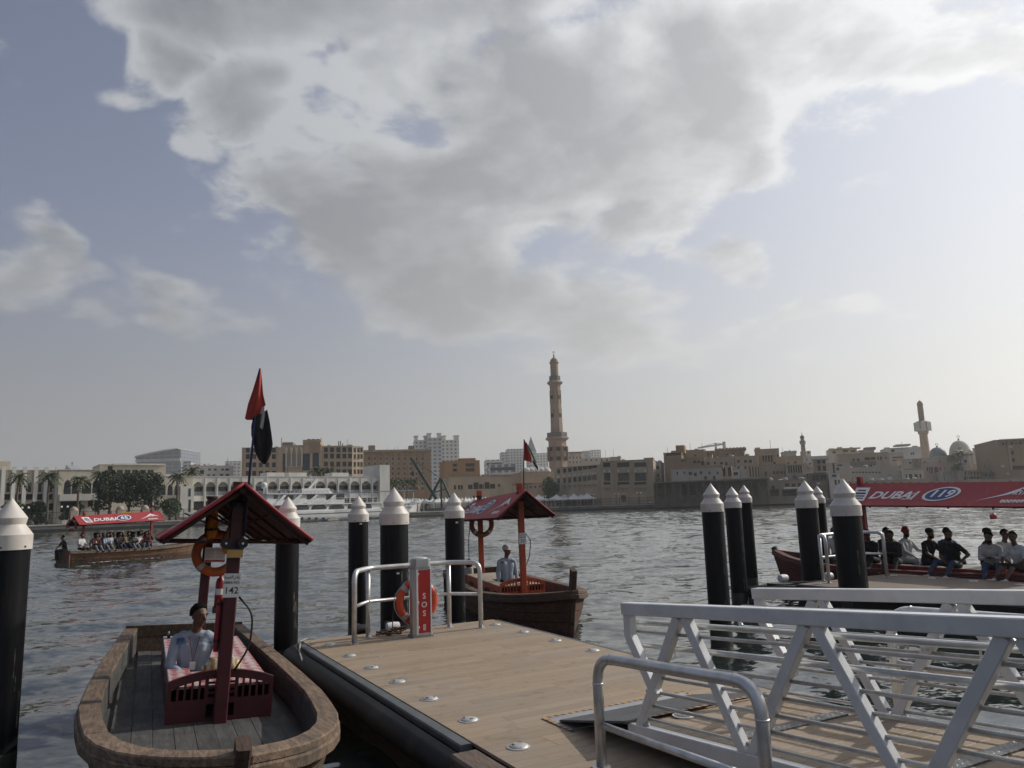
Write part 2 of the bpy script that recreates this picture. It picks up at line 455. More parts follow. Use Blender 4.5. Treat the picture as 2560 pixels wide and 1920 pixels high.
t.l.new(c, b.inputs['Base Color']); b.inputs['Roughness'].default_value = .62
rib = t.m('SINE', t.m('MULTIPLY', y_, 2*math.pi/.0125))
bn = t.add('ShaderNodeBump'); bn.inputs['Strength'].default_value = .55; bn.inputs['Distance'].default_value = .0025
t.l.new(t.m('ADD', t.mr(rib, -.4, .5), t.m('MULTIPLY', grain, .4)), bn.inputs['Height']); t.l.new(bn.outputs[0], b.inputs['Normal'])
decking = pm
wood_beam = M('weathered_timber', (.14, .10, .075), .8, 0, .35, 3, .5, 16, stretch=(6, 1, 6))
wood_dark = M('dark_waler_timber', (.055, .042, .034), .75, 0, .35, 3, .4, 14, stretch=(6, 1, 6))
edge_strip = M('grey_edge_strip', (.10, .11, .115), .5, .2, .2, 4, .1, 30)

PLANKM = {}
def plank_mesh(w, d=.138):
    k = round(w, 3)
    if k not in PLANKM:
        mb = MB(); c_ = .004
        mb.bar((-w/2, 0, 0), (w/2, 0, 0), d, .026, c=c_)
        PLANKM[k] = mb.mesh('plank', decking, fix=True)
    return PLANKM[k]
LENS = [1.05, 1.62, 2.2]
def lay_planks(root, t0, t1, s0, s1, z=DK, pitch=.1435, zf=None):
    r = random.Random(3); n = int((s1-s0)/pitch)
    for i in range(n):
        s = s1-.07-i*pitch
        x = t0; first = True
        while x < t1-.02:
            ln = r.choice(LENS) if not first else r.choice([.55, 1.05, 1.62, 2.2]); first = False
            if t1-x-ln < .35: ln = round(t1-x, 3)
            o = link('plank', plank_mesh(ln-.004), root)
            o.location = (x+ln/2, s, (z if zf is None else zf(s))-.013)
            x += ln
pier = thing('floating_pier', 'sand coloured plank landing pier with an aluminium gangway resting on it', 'pier', L(0, 0, 0), RZP)
lay_planks(pier, 2.84, 6.10, 1.5, 12.0)
mb = MB(); mb.b2(2.90, 6.05, 1.3, 11.95, -.25, .535); mb.build('pontoon', rubber, pier)
mb = MB(); mb.bar((2.775, 6.0, .535), (2.775, 11.75, .535), .115, .07, c=.012); mb.build('edge_strip', edge_strip, pier)
mb = MB(); mb.bar((6.135, 1.5, .54), (6.135, 11.9, .54), .06, .06, c=.01); mb.build('edge_strip', edge_strip, pier)
mb = MB(); mb.bar((2.85, 12.04, .53), (6.1, 12.04, .53), .06, .05, c=.01); mb.build('edge_strip', edge_strip, pier)
mb = MB()
prof = [(math.cos(a)*.15-.02, math.sin(a)*.135) for a in [math.pi/2+math.pi*k/10 for k in range(11)]]
pts = [12.15, 12.05, 11.9, 9, 7.6, 5.98, 5.92]
rings = []
for i, s in enumerate(pts):
    q = {0: .3, 1: .75}.get(i, {len(pts)-1: .8}.get(i, 1.0))
    rings.append([(2.71+a*q, s, .385+bb*q) for a, bb in prof])
mb.grid(rings); mb._add(rings[-1], [tuple(range(len(prof)))]); mb._add(rings[0], [tuple(range(len(prof)))])
mb.build('fender', rubber, pier, auto=40)
mb = MB(); mb.bar((2.70, 1.5, .40), (2.70, 5.88, .40), .25, .31, c=.02); mb.build('timber_beam', wood_beam, pier)
for s0, s1 in ((9.2, 11.8), (6.55, 9.17), (3.9, 6.52)):
    mb = MB(); mb.bar((2.80, s0, .09), (2.80, s1, .09), .16, .24, c=.012); mb.build('waler', wood_dark, pier)
mb = MB(); mb.tube(bend([(2.72, 12.1, .36), (2.9, 12.55, .34), (3.9, 12.9, .3), (5.9, 12.95, .3)], .3), .12, 10); mb.build('end_fender', rubber, pier, smooth=True)
for (tt, s) in ((3.86, 12.35), (4.35, 12.25), (4.78, 12.3)):
    mb = MB(); mb.box((tt, s, .42), (.30, .34, .14)); mb.box((tt, s+.08, .56), (.07, .26, .2)); mb.build('roller_bracket', dark_metal, pier)
    mb = MB(); mb.lathe([(.03, -.11), (.075, -.10), (.085, 0), (.075, .10), (.03, .11)], 14, (tt, s-.10, .60), Matrix.Rotation(math.pi/2, 3, 'Y')); mb.build('guide_roller', white_paint if tt > 4 and tt < 4.6 else rubber, pier, auto=40)
mb = MB(); mb.tube([(2.95, 12.1, .58), (2.78, 11.8, .60), (2.62, 11.2, .56), (2.58, 10.7, .42)], .013, 6); mb.build('mooring_line', M('grey_rope', (.30, .29, .27), .9, 0, .3, 40), pier)

# second pier, beyond the gangway
plank_far, t, b, tcn = mat_tree('far_decking')
x_, y_, z_ = t.sep(tcn.outputs['Object'])
c = t.mix(t.noise(t.v('MULTIPLY', tcn.outputs['Object'], (.6, 7, 1)), 1.2, 5), (.15, .115, .085, 1), (.23, .175, .125, 1))
gap = t.mr(t.m('ABSOLUTE', t.m('SUBTRACT', t.m('FRACT', t.m('DIVIDE', y_, .1435)), .5)), .46, .49)
t.l.new(t.mix(t.m('MULTIPLY', gap, .7), c, (.05, .04, .03, 1)), b.inputs['Base Color']); b.inputs['Roughness'].default_value = .65
pier2 = thing('floating_pier', 'landing pier with the crowded red ferry boat moored along it', 'pier', L(0, 0, 0), RZP)
mb = MB(); mb.b2(13.82, 17.08, -6, 12.15, .53, DK); mb.build('deck', plank_far, pier2)
mb = MB(); mb.b2(13.85, 17.05, -6.1, 12.2, -.25, .53); mb.build('pontoon', rubber, pier2)
mb = MB(); mb.bar((13.76, -6, .47), (13.76, 12.1, .47), .12, .2, c=.03); mb.build('fender', rubber, pier2)
mb = MB(); mb.bar((17.17, -6, .42), (17.17, 12.1, .42), .16, .28, c=.04); mb.build('fender', rubber, pier2)
mb = MB(); mb.tube(bend([(13.9, 12.2, .42), (13.75, 12.7, .38), (13.6, 13.1, .32), (13.5, 13.3, .30)], .3), .12, 10); mb.build('end_fender', rubber, pier2, smooth=True)
mb = MB(); mb.tube(bend([(15.0, 12.4, .42), (14.9, 13.0, .40), (14.3, 13.4, .36), (13.7, 13.6, .3)], .3), .10, 10); mb.build('end_fender', rubber, pier2, smooth=True)
for tt, s in ((15.2, 12.55), (14.15, 12.95)):
    mb = MB(); mb.box((tt, s, .42), (.34, .5, .16)); mb.build('roller_bracket', dark_metal, pier2)
    mb = MB(); mb.lathe([(.03, -.11), (.085, -.10), (.095, 0), (.085, .10), (.03, .11)], 14, (tt, s-.1, .62), Matrix.Rotation(math.pi/2, 3, 'Y')); mb.build('guide_roller', white_paint, pier2, auto=40)

# dome lights let into the decking
mb = MB(); mb.lathe([(.098, 0), (.098, .006), (.090, .009), (.082, .008)], 28)
DOME_R = mb.mesh('rim', steel, True, 40, True)
mb = MB(); mb.lathe([(.084, .006), (.078, .013), (.062, .020), (.04, .025), (.0, .027)], 28)
DOME_D = mb.mesh('dome', M('brushed_dome', (.48, .47, .45), .45, .5, .2, 12), True, 60, True)
mb = MB()
for a in (0.5, 2.6): mb.box((.045*math.cos(a), .045*math.sin(a), .0235), (.035, .012, .006), a+1.57)
DOME_S = mb.mesh('slot', black_paint)
def dome(tt, s, label, group, z=DK):
    o = thing('deck_light', label, 'deck light', L(tt, s, z+.0005), RZP, group)
    link('rim', DOME_R, o); link('dome', DOME_D, o); link('slot', DOME_S, o, rot=(0, 0, random.random()*6))
    return o
ORD = 'first second third fourth fifth sixth seventh eighth ninth tenth eleventh twelfth thirteenth fourteenth fifteenth sixteenth seventeenth eighteenth nineteenth twentieth twenty-first twenty-second twenty-third twenty-fourth twenty-fifth twenty-sixth'.split()
for k in range(7): dome(3.095, 11.28-.932*k if k else 11.36, '%s steel dome light from the handrail end, along the fender side of the pier' % ORD[k], 'dome lights along the fender side')
for k in range(9): dome(5.86, 11.43-.932*k, '%s steel dome light from the handrail end, along the open water side' % ORD[k], 'dome lights along the open water side')
for k in range(6): dome(16.65, 11.77-.93*k, '%s dome light from the pier end at the feet of the ferry passengers' % ORD[k], 'dome lights beside the red ferry')
for k in range(4): dome(14.09, 11.84-.93*k*2, '%s dome light from the end of the far pier, away from the ferry' % ORD[k], 'dome lights on the far pier')

# ------------------------------------------------------------------ piles
def pile(x, D, d, ztop, label, n=36, rel=1.0, tagz=None):
    """pile at photo column x (of its cap) and depth D"""
    p = at_y(x, 1250, D)
    o = thing('mooring_pile', label, 'pile', (p.x, p.y, 0), random.random()*6, 'mooring piles with cream pointed caps')
    r = d/2; hc = 1.32*d*rel
    mb = MB(); mb.lathe([(r, -2), (r, ztop-hc)], n); mb.build('shaft', black_hdpe, o, auto=40)
    mb = MB(); mb.lathe([(r*1.02, 0.0-2), (r*1.02, .30), (r, .31)], n); mb.build('wet_band', M('algae_sleeve', (.02, .022, .017), .5, 0, .4, 6, .3, 30), o, auto=40)
    b0 = ztop-hc
    mb = MB()
    mb.lathe([(r*1.07, b0-.005), (r*1.07, b0+.365*d), (r*1.06, b0+.375*d), (r*.71, b0+.615*d), (r*.70, b0+.635*d), (r*.78, b0+.79*d), (r*.78, b0+.80*d), (.004, ztop)], n)
    c_ = mb.build('cap', cap_mat, o, auto=25)
    an = math.atan2(-p.y, -p.x)-o.rotation_euler.z
    if tagz:
        mb = MB(); mb.box(((r+.003)*math.cos(an+.25), (r+.003)*math.sin(an+.25), tagz), (.006, .05, .032), an+.25); mb.build('number_tag', white_print, o)
    sc_ = M('pale_scuff', (.10, .095, .085), .8, 0, .5, 9)
    for q in range(3):
        a = an+random.uniform(.5, 1.2); z = random.uniform(.35, 1.3); h_ = random.uniform(.12, .5); wd = random.uniform(.05, .12)
        mb = MB(); mb.grid([[((r+.002)*math.cos(a+wd*w*(.6+.4*math.sin(9*zz+q))), (r+.002)*math.sin(a+wd*w*(.6+.4*math.sin(9*zz+q))), z+h_*zz) for w in (-.5, 0, .5)] for zz in np.linspace(0, 1, 9)]); mb.build('scuff', sc_, o, smooth=True, fix=False)
    mb = MB()
    for a in range(6):
        an = a*math.pi/3; mb.ell((r*1.07*math.cos(an), r*1.07*math.sin(an), b0+.06*d), (.01, .01, .01), 6, 4)
    mb.build('bolt', dark_metal, c_)
    return o
pile(30, 7.7, .385, 2.73, 'black pile with cream cap standing alone in open water beside the maroon boat')
pile(720, 12.8, .38, 2.76, 'black pile with cream cap behind the roof edge of the maroon boat')
pile(896, 14.9, .38, 2.78, 'slim black pile with cream cap behind the left end of the pier handrail', tagz=2.24)
pile(985, 14.2, .515, 2.90, 'stout black pile with large cream cap behind the orange lifebuoy', tagz=1.35)
pile(1135, 15.2, .38, 2.79, 'slim black pile with cream cap beside the orange-red boat', tagz=2.2)
pile(1779, 13.6, .375, 2.775, 'black pile with cream cap nearest the gangway end of the open water')
pile(1831, 18.3, .38, 2.78, 'slim black pile with cream cap in the middle of the group of three')
pile(1862, 21.5, .37, 2.86, 'slim black pile whose cream cap has a dark ring, rearmost of the group of three')
pile(2015, 19.8, .535, 2.905, 'stout black pile with cream cap in front of the red ferry bow')
pile(2045, 22.3, .38, 2.785, 'slim black pile with cream cap half hidden behind a stout one')
pile(2112, 16.4, .59, 2.84, 'stoutest black pile with cream cap at the near edge of the far pier')

# ------------------------------------------------------------------ handrails on the piers
def pipe_rail(name, label, plan, ztop, zmid, group=None, r=.038, rm=.027, base=DK, posts=None):
    t0, s0 = plan[0]
    o = thing(name, label, 'handrail', L(t0, s0, base), RZP, group)
    P = [(a, b_, ztop) for a, b_ in plan]
    path = bend([(plan[0][0], plan[0][1], base), P[0], *P[1:-1], P[-1], (plan[-1][0], plan[-1][1], base)], .15, 6)
    mb = MB(); mb.tube(path, r, 16); shifted(mb, t0, s0, base).build('top_rail', galv, o, smooth=True)
    mb = MB(); mb.tube([(a, b_, zmid) for a, b_ in plan], rm, 12); shifted(mb, t0, s0, base).build('mid_rail', galv, o, smooth=True)
    for a, b_ in plan[1:-1]:
        mb = MB(); mb.tube([(a, b_, base), (a, b_, ztop)], r*.92, 16); shifted(mb, t0, s0, base).build('post', galv, o, smooth=True)
    mb = MB()
    for a, b_ in plan: mb.lathe([(r*1.7, 0), (r*1.7, .008), (r, .012)], 16, (a, b_, base))
    shifted(mb, t0, s0, base).build('foot_flange', galv, o, auto=40)
    mb = MB()
    for a, b_ in (plan[0], plan[-1]): mb.lathe([(r*1.05, -.008), (r*1.05, .008)], 16, (a, b_, ztop-.16))
    shifted(mb, t0, s0, base).build('weld_ring', galv, o)
    return o
pipe_rail('handrail', 'grey pipe handrail behind the red SOS post', [(3.41, 11.18), (3.77, 11.65), (5.16, 11.71), (5.53, 11.30)], 1.60, 1.10)
pipe_rail('handrail', 'grey pipe handrail around the stoutest pile on the far pier', [(14.40, 11.78), (14.66, 12.15), (16.1, 12.2), (16.34, 11.73)], 1.60, 1.10)
# the big rails guarding each side of the gangway: their tops follow its slope
def guard(label, tt, s1, s2, z1, slope, zm):
    o = thing('handrail', label, 'handrail', L(tt, s1, DK), RZP, 'pipe handrails beside the gangway')
    zt = lambda s: z1+(s1-s)*slope
    path = bend([(tt, s1, DK), (tt, s1, z1), (tt, s2, zt(s2)), (tt, s2, DK)], .2, 8)
    mb = MB(); mb.tube(path, .039, 20); shifted(mb, tt, s1, DK).build('top_rail', galv, o, smooth=True)
    mb = MB(); mb.tube([(tt, s1, zm), (tt, s2, zm+(s1-s2)*slope*.5)], .026, 14); shifted(mb, tt, s1, DK).build('mid_rail', galv, o, smooth=True)
    mb = MB()
    for s in (s1, s2): mb.lathe([(.041, -.006), (.044, 0), (.041, .006)], 20, (tt, s, zt(s)-.19))
    for k in (-1, 1):
        s = s1 if k > 0 else s2; s_ = s-k*.19
        mb.lathe([(.041, -.006), (.044, 0), (.041, .006)], 20, (tt, s_, zt(s_)), Matrix.Rotation(math.pi/2, 3, 'X'))
    shifted(mb, tt, s1, DK).build('weld_ring', galv, o, smooth=True)
    mb = MB()
    for s in (s1, s2): mb.lathe([(.07, 0), (.07, .008), (.04, .012)], 16, (tt, s, DK))
    shifted(mb, tt, s1, DK).build('foot_flange', galv, o)
guard('thick grey pipe handrail in front of the gangway truss', 3.37, 4.92, 3.30, 1.352, .06, .87)
guard('thick grey pipe handrail on the water side of the gangway truss', 5.62, 4.05, 2.0, 1.58, .035, 1.17)

# ------------------------------------------------------------------ SOS post, lifebuoy, rope
orange = M('lifebuoy_orange', (.62, .075, .03), .45, 0, .1, 6)
o = thing('sos_post', 'grey aluminium emergency post with red panel reading SOS', 'emergency post', L(4.455, 11.2, DK), RZP)
mb = MB(); mb.bar((0, 0, .02), (0, 0, .04), .345, .245, Vector((0, 1, 0)), .05); mb.b2(-.165, .165, -.115, .115, 0, .03); mb.build('base_plate', M('grey_cast', (.30, .31, .33), .5, .3, .1, 8), o)
mb = MB(); mb.bar((0, .005, .04), (0, .005, 1.0), .30, .20, Vector((0, 1, 0)), .045); mb.build('body', alu, o)
mb = MB(); mb.b2(-.075, .118, -.103, -.094, .06, .99); mb.build('panel', M('sos_red', (.40, .018, .02), .4, 0, .06, 6), o)
for x0, x1 in ((-.105, -.078), (.121, .142)):
    mb = MB(); mb.b2(x0, x1, -.112, -.08, .045, 1.0); mb.build('edge_trim', alu_w, o)
for k, ch in enumerate('SOS'):
    mb = MB(); text_mb(mb, ch, .115, lambda a, b_: (.022+a, -.1045, .60-.128*k+b_), ext=.002); mb.build('letter', white_print, o, fix=False)
mb = MB(); mb.b2(.003, .043, -.1046, -.1035, .10, .185); st_ = mb.build('sticker', white_print, o)
mb = MB()
for k in range(5): mb.b2(.01, .036, -.1058, -.1048, .108+.014*k, .115+.014*k)
mb.build('print', M('print_grey', (.25, .25, .26), .6), st_)
for k in (.14, .51, .93):
    mb = MB(); mb.ell((-.07, -.105, k), (.013, .008, .02), 8, 6); mb.build('latch', steel, o, smooth=True)
mb = MB(); mb.bar((0, .005, 1.0), (0, .005, 1.045), .325, .225, Vector((0, 1, 0)), .05); mb.build('collar', M('grey_cast', (.30, .31, .33)), o)
cg = M('ribbed_lens', (.52, .53, .54), .18, .35, .1, 8)
for k in range(4):
    mb = MB(); mb.bar((0, .005, 1.045+.028*k), (0, .005, 1.067+.028*k), .30, .205, Vector((0, 1, 0)), .05); mb.build('lens_ring', cg, o)
mb = MB(); mb.bar((0, .005, 1.045), (0, .005, 1.16), .28, .185, Vector((0, 1, 0)), .05); mb.ell((0, .005, 1.158), (.125, .085, .03), 20, 8); mb.build('lens', cg, o)

band_m = M('reflective_band', (.42, .42, .40), .4, .2, .1, 10)
def lifebuoy(label, loc, rot, r0=.285, r=.062, col=None, group=None, nb=4, rope=True):
    o = thing('lifebuoy', label, 'lifebuoy', loc, 0, group, rot=rot)
    ax = Matrix.Rotation(math.pi/2, 3, 'X')
    mb = MB(); mb.torus(r0, r, ax=ax, n=40, k=14, flat=.9); mb.build('ring', col or orange, o, smooth=True)
    for k in range(nb):
        a = math.pi/4+2*math.pi*k/nb
        mb = MB(); mb.torus(r0, r*1.04, ax=ax, n=4, k=14, a0=a-.12, a1=a+.12, flat=.9); mb.build('band', band_m, o, smooth=True)
    if rope:
        mb = MB()
        for k in range(4):
            a = math.pi/4+math.pi*k/2
            pts = [ax @ Vector(((r0+r*(1.05+.35*math.sin(math.pi*j/8)))*math.cos(a+math.pi/2*j/8), (r0+r*(1.05+.35*math.sin(math.pi*j/8)))*math.sin(a+math.pi/2*j/8), 0)) for j in range(9)]
            mb.tube(pts, .006, 5)
        mb.build('grab_line', M('white_rope', (.55, .54, .5), .9), o)
    return o
lifebuoy('orange lifebuoy with grey bands hung behind the SOS post', L(4.49, 11.44, 1.06), (0, 0, RZP))
mb = MB(); r_ = random.Random(5)
for k in range(7):
    c0 = (r_.uniform(-.17, .17), r_.uniform(-.05, .05))
    pts = [(c0[0]+(.10+.03*r_.random())*math.cos(a), c0[1]+.055*math.sin(a), .018+.022*k*.6+.012*math.sin(3*a+k)) for a in [2*math.pi*j/18 for j in range(19)]]
    mb.tube(pts, .011, 6)
mb.tube([(.02, .02, .05), (.05, .08, .3), (.1, .1, .62)], .008, 5)
o = mb.build('rope_coil', M('brown_rope', (.085, .045, .032), .9, 0, .4, 60, .3, 80), smooth=True)
o.location = L(4.13, 11.6, DK); o.rotation_euler = (0, 0, RZP); tag(o, 'dark brown coiled rope lying on the decking beside the SOS post', 'rope')

# ------------------------------------------------------------------ gangway
SL = .0717; GS, GZ = 5.10, .66
gang = thing('gangway', 'sloping aluminium truss gangway leading down onto the plank pier', 'gangway', L(4.52, GS, GZ), RZP)
def G(tt, d, h): return Vector((tt-4.52, -d, SL*d+h))
LEN = 9.0
def gangside(tt, inner):
    sd = inner
    mb = MB(); mb.bar(G(tt, 0, .99), G(tt, LEN, .99), .10, .092, c=.006); mb.build('top_chord', alu_w, gang)
    mb = MB(); mb.bar(G(tt, 0, .06), G(tt, LEN, .06), .075, .12, c=.006); mb.build('bottom_chord', alu_w, gang)
    mb = MB(); mb.bar(G(tt, .045, .945), G(tt, .045, .77), .07, .085, Vector((0, 1, 0)), c=.005); mb.bar(G(tt, .045, .78), G(tt, .34, .36), .068, .08, Vector((0, 1, 0)), c=.005); mb.build('end_post', alu_w, gang)
    d = .68; k = 0
    while d < 6.5:
        for e in (-.56, .54):
            mb = MB(); mb.bar(G(tt, d+e*.07, .945), G(tt, d+e, .11), .066, .074, Vector((0, 1, 0)), c=.005); mb.build('diagonal', alu_w, gang)
        mb = MB(); mb.prism([(d-.56-.02, .12), (d-.56+.11, .12), (d-.56+.03, .26)], -.006, .006, lambda a, b_, q: tuple(G(tt+.0+q, a, b_))); mb.build('gusset', alu_w, gang)
        d += 1.16
    ti = tt+sd*.012
    for hh in (.815, .60, .49, .38, .275, .17):
        mb = MB(); mb.tube([G(ti, .12 if hh > .5 else .2, hh), G(ti, LEN, hh)], .0125, 10); mb.build('rail', galv, gang, smooth=True)
    th = tt+sd*.10
    hs = (.875, .70)
    path = bend([G(th, LEN, hs[0]), G(th, -.12, hs[0]), G(th, -.12, hs[1]), G(th, LEN, hs[1])], .06, 5)
    mb = MB(); mb.tube(path, .0205, 12); mb.build('hand_pipe', galv, gang, smooth=True)
    d = .45
    while d < 6:
        for hh in hs:
            mb = MB(); mb.tube(bend([G(th, d, hh-.015), G(th, d, hh-.075), G(tt+sd*.02, d, hh-.075)], .02, 3), .006, 6); mb.build('rail_bracket', galv, gang)
        d += 1.16
gangside(3.80, 1); gangside(5.25, -1)
for k in range(44):
    o = link('plank', plank_mesh(1.36), gang); o.location = G(4.525, .10+.1435*k, .105); o.rotation_euler = (-math.atan(SL), 0, 0)
mb = MB(); mb.bar(G(4.52, .1, .02), G(4.52, LEN, .02), 1.3, .08); mb.build('floor_frame', dark_metal, gang)
dia, t, b, tcn = mat_tree('diamond_plate')
x_, y_, z_ = t.sep(t.v('MULTIPLY', tcn.outputs['Object'], (60, 60, 60)))
dd = t.m('MULTIPLY', t.m('SINE', t.m('ADD', x_, y_)), t.m('SINE', t.m('SUBTRACT', x_, y_)))
bn = t.add('ShaderNodeBump'); bn.inputs['Strength'].default_value = .9; bn.inputs['Distance'].default_value = .004
t.l.new(t.mr(dd, .3, .7), bn.inputs['Height']); t.l.new(bn.outputs[0], b.inputs['Normal'])
b.inputs['Base Color'].default_value = (.20, .20, .20, 1); b.inputs['Metallic'].default_value = .8; b.inputs['Roughness'].default_value = .4
for d in (.95, 2.25, 3.55):
    mb = MB(); mb.bar(G(3.98, d, .128), G(5.08, d, .128), .11, .012); mb.build('tread_plate', dia, gang)
# hinged flap and its metal sheet
mat_grey = M('gritty_grey_plate', (.105, .108, .112), .85, .1, .15, 3, .6, 160)
mb = MB(); mb.prism([(-.02, .125), (.96, -.078), (.96, -.060), (-.02, .145)], -.80, .74, lambda a, b_, q: (q, a, b_)); mb.build('flap', mat_grey, gang)
mb = MB(); mb.bar((-.03, .72, DK-GZ+.006), (-.03, 1.17, DK-GZ+.006), 1.66, .008); pl = mb.build('landing_sheet', M('pale_metal_sheet', (.38, .39, .40), .45, .5, .15, 4), gang)
ho, hb = M('hazard_orange', (.60, .30, .10), .7, 0, .2, 8), M('hazard_black', (.03, .03, .03), .7)
def tape(p0, p1, w, n, parent):
    p0, p1 = Vector(p0), Vector(p1); d = (p1-p0)/n; sd = Vector((-d.y, d.x, 0)).normalized()*w
    mo = MB()
    for i in range(n):
        mo.cur = i % 2
        a, e = p0+d*i, p0+d*(i+1); sk = d*.6
        mo.quad(a, e, e+sd+sk, a+sd+sk)
    mo.build('hazard_tape', [ho, hb], parent, fix=False)
zt = DK-GZ+.0115
tape((-.86, 1.165, zt), (.80, 1.165, zt), -.032, 44, gang)
tape((-.86, 1.14, zt), (-.86, .68, zt), .032, 12, gang)
tape((.80, 1.14, zt), (.80, .68, zt), -.032, 12, gang)
tape((-.62, -.02, .1475), (.66, -.02, .1475), -.035, 34, gang)
o = dome(4.22, 4.96, 'round steel dome light on the gangway floor beside the hazard tape', None, z=GZ+SL*.14+.125)
# ------------------------------------------------------------------ wooden ferry boats
def wood_mat(name, dark, light, scale=3.0, stain=(.05, .04, .03)):
    m, t, b, tcn = mat_tree(name)
    ob = tcn.outputs['Object']
    v = t.v('MULTIPLY', ob, (1, 7, 7))
    g = t.noise(v, scale, 7, .65, .4); g2 = t.noise(ob, 2.2, 5, .6); g3 = t.noise(v, 11, 5, .7)
    oi = t.add('ShaderNodeObjectInfo').outputs['Random']
    c = t.mix(t.mr(g, .3, .7), (*dark, 1), (*light, 1))
    c = t.mix(t.m('MULTIPLY', t.mr(g2, .48, .66), .65), c, (*stain, 1))
    c = t.mix(t.m('MULTIPLY', t.mr(g3, .62, .72), .55), c, tuple(k*1.7 for k in light)+(1,))
    f = t.m('ADD', .82, t.m('MULTIPLY', oi, .36)); c = t.mix(1.0, c, t.comb(f, f, f), 'MULTIPLY')
    t.l.new(c, b.inputs['Base Color']); b.inputs['Roughness'].default_value = .78
    bn = t.add('ShaderNodeBump'); bn.inputs['Strength'].default_value = .6; bn.inputs['Distance'].default_value = .012
    t.l.new(t.m('ADD', g, t.m('MULTIPLY', g3, .5)), bn.inputs['Height']); t.l.new(bn.outputs[0], b.inputs['Normal'])
    return m
hull_wood = wood_mat('weathered_hull_boards', (.075, .050, .033), (.175, .120, .078))
gun_wood = wood_mat('worn_gunwale_wood', (.085, .055, .036), (.235, .160, .105), 4)
hull_dark = wood_mat('tarred_hull_boards', (.040, .022, .015), (.095, .054, .036))
floor_wood = wood_mat('grey_boat_floor', (.055, .054, .052), (.098, .095, .090), 2.5, (.038, .037, .035))
fab_red, t, b, tcn = mat_tree('red_canvas')
ob = tcn.outputs['Object']
c = t.mix(t.noise(ob, 1.6, 5), (.26, .022, .030, 1), (.40, .040, .045, 1))
c = t.mix(t.m('MULTIPLY', t.mr(t.noise(t.v('MULTIPLY', ob, (3, .7, .7)), 2.4, 5, .6), .55, .75), .45), c, (.42, .13, .12, 1))
t.l.new(c, b.inputs['Base Color']); b.inputs['Roughness'].default_value = .62
bn = t.add('ShaderNodeBump'); bn.inputs['Strength'].default_value = .35; bn.inputs['Distance'].default_value = .03
t.l.new(t.noise(t.v('MULTIPLY', ob, (1.2, 3, 3)), 1.5, 4), bn.inputs['Height']); t.l.new(bn.outputs[0], b.inputs['Normal'])
mat_weave, t, b, tcn = mat_tree('red_white_woven_mat')
ob = tcn.outputs['Object']; x_, y_, z_ = t.sep(ob)
st_ = t.noise(t.v('MULTIPLY', ob, (60, 9, 1)), 1.0, 4, .75)
band = t.m('SINE', t.m('MULTIPLY', y_, 46)); diam = t.m('SINE', t.m('ADD', t.m('MULTIPLY', x_, 26), t.m('MULTIPLY', band, 1.6)))
f = t.mr(t.m('ADD', t.m('MULTIPLY', diam, .16), t.m('ADD', t.m('MULTIPLY', band, .28), t.m('MULTIPLY', t.m('SUBTRACT', st_, .5), 3.6))), -.45, .35)
t.l.new(t.mix(f, (.33, .05, .07, 1), (.52, .44, .43, 1)), b.inputs['Base Color']); b.inputs['Roughness'].default_value = .8
ply_mat = M('bare_plywood_seat', (.34, .27, .20), .5, 0, .2, 3)
blue_oval = M('print_blue', (.03, .05, .17), .6)
print_black = M('print_black', (.03, .03, .035), .6)
shaded_canvas = M('shaded_canopy_underside', (.060, .018, .016), .8, 0, .35, 2, .3, 6)  # underside of the red canvas, with the shade beneath the roof put into its colour
rust_bar = M('rust_red_steel', (.060, .018, .014), .6, .2, .3, 6)

XB, XS = 3.35, -4.9
_D = [0, .12, .32, .7, 1.2, 1.8, 2.9, 4.0, 5.2, 6.8, 8.25]
_Wd = [.05, .24, .46, .69, .87, 1.00, 1.10, 1.10, 1.06, .96, .84]
_Z = [.86, .84, .81, .76, .71, .66, .61, .59, .59, .61, .66]
_Wsharp = [.04, .09, .20, .41, .66, .88, 1.08, 1.10, 1.06, .96, .84]
BOW = [_Wd]
def hw(x): return float(np.interp(XB-x, _D, BOW[0]))
def hz_(x): return float(np.interp(XB-x, _D, _Z))
STX = [XB-d for d in (0, .05, .13, .3, .5, .8, 1.2, 1.7, 2.3, 3.0, 3.9, 5.0, 6.1, 7.2, 8.25)]
def hp(x, u, off=0.0):
    """point on the hull side, u = 0 at the gunwale, 1 at the keel"""
    d = XB-x; w, z = hw(x), hz_(x)
    k = float(np.interp(d, [0, .5, 1.5, 3, 7.5], [.95, .62, .42, .34, .36]))
    y = w*(1-k*u**1.5)+off
    xx = x-u*float(np.interp(d, [0, .6, 2], [.42, .22, 0]))+u*float(np.interp(d, [7.2, 8.25], [0, .25]))
    return Vector((xx, max(y, .02), z-u*(z+.28)))
def mirror(v, s): return (v[0], v[1]*s, v[2])

def outline(off):
    L_ = [(x, hw(x), hz_(x)) for x in STX[::-1]]
    pts = [Vector((x, y, z)) for x, y, z in L_]+[Vector((x, -y, z)) for x, y, z in L_[::-1]]
    out = []
    for i, p in enumerate(pts):
        a, c_ = pts[max(i-1, 0)], pts[min(i+1, len(pts)-1)]
        d = (c_-a); d.z = 0; d = d.normalized()
        n = Vector((-d.y, d.x, 0))
        if i == 0 or i == len(pts)-1: n = Vector((0, 1 if i == 0 else -1, 0))
        q = p+n*off
        if off < 0:
            if q.y*p.y < 0 or abs(q.y) < 1e-3: q.y = .002*(1 if p.y > 0 else -1)
        out.append(q)
    return out

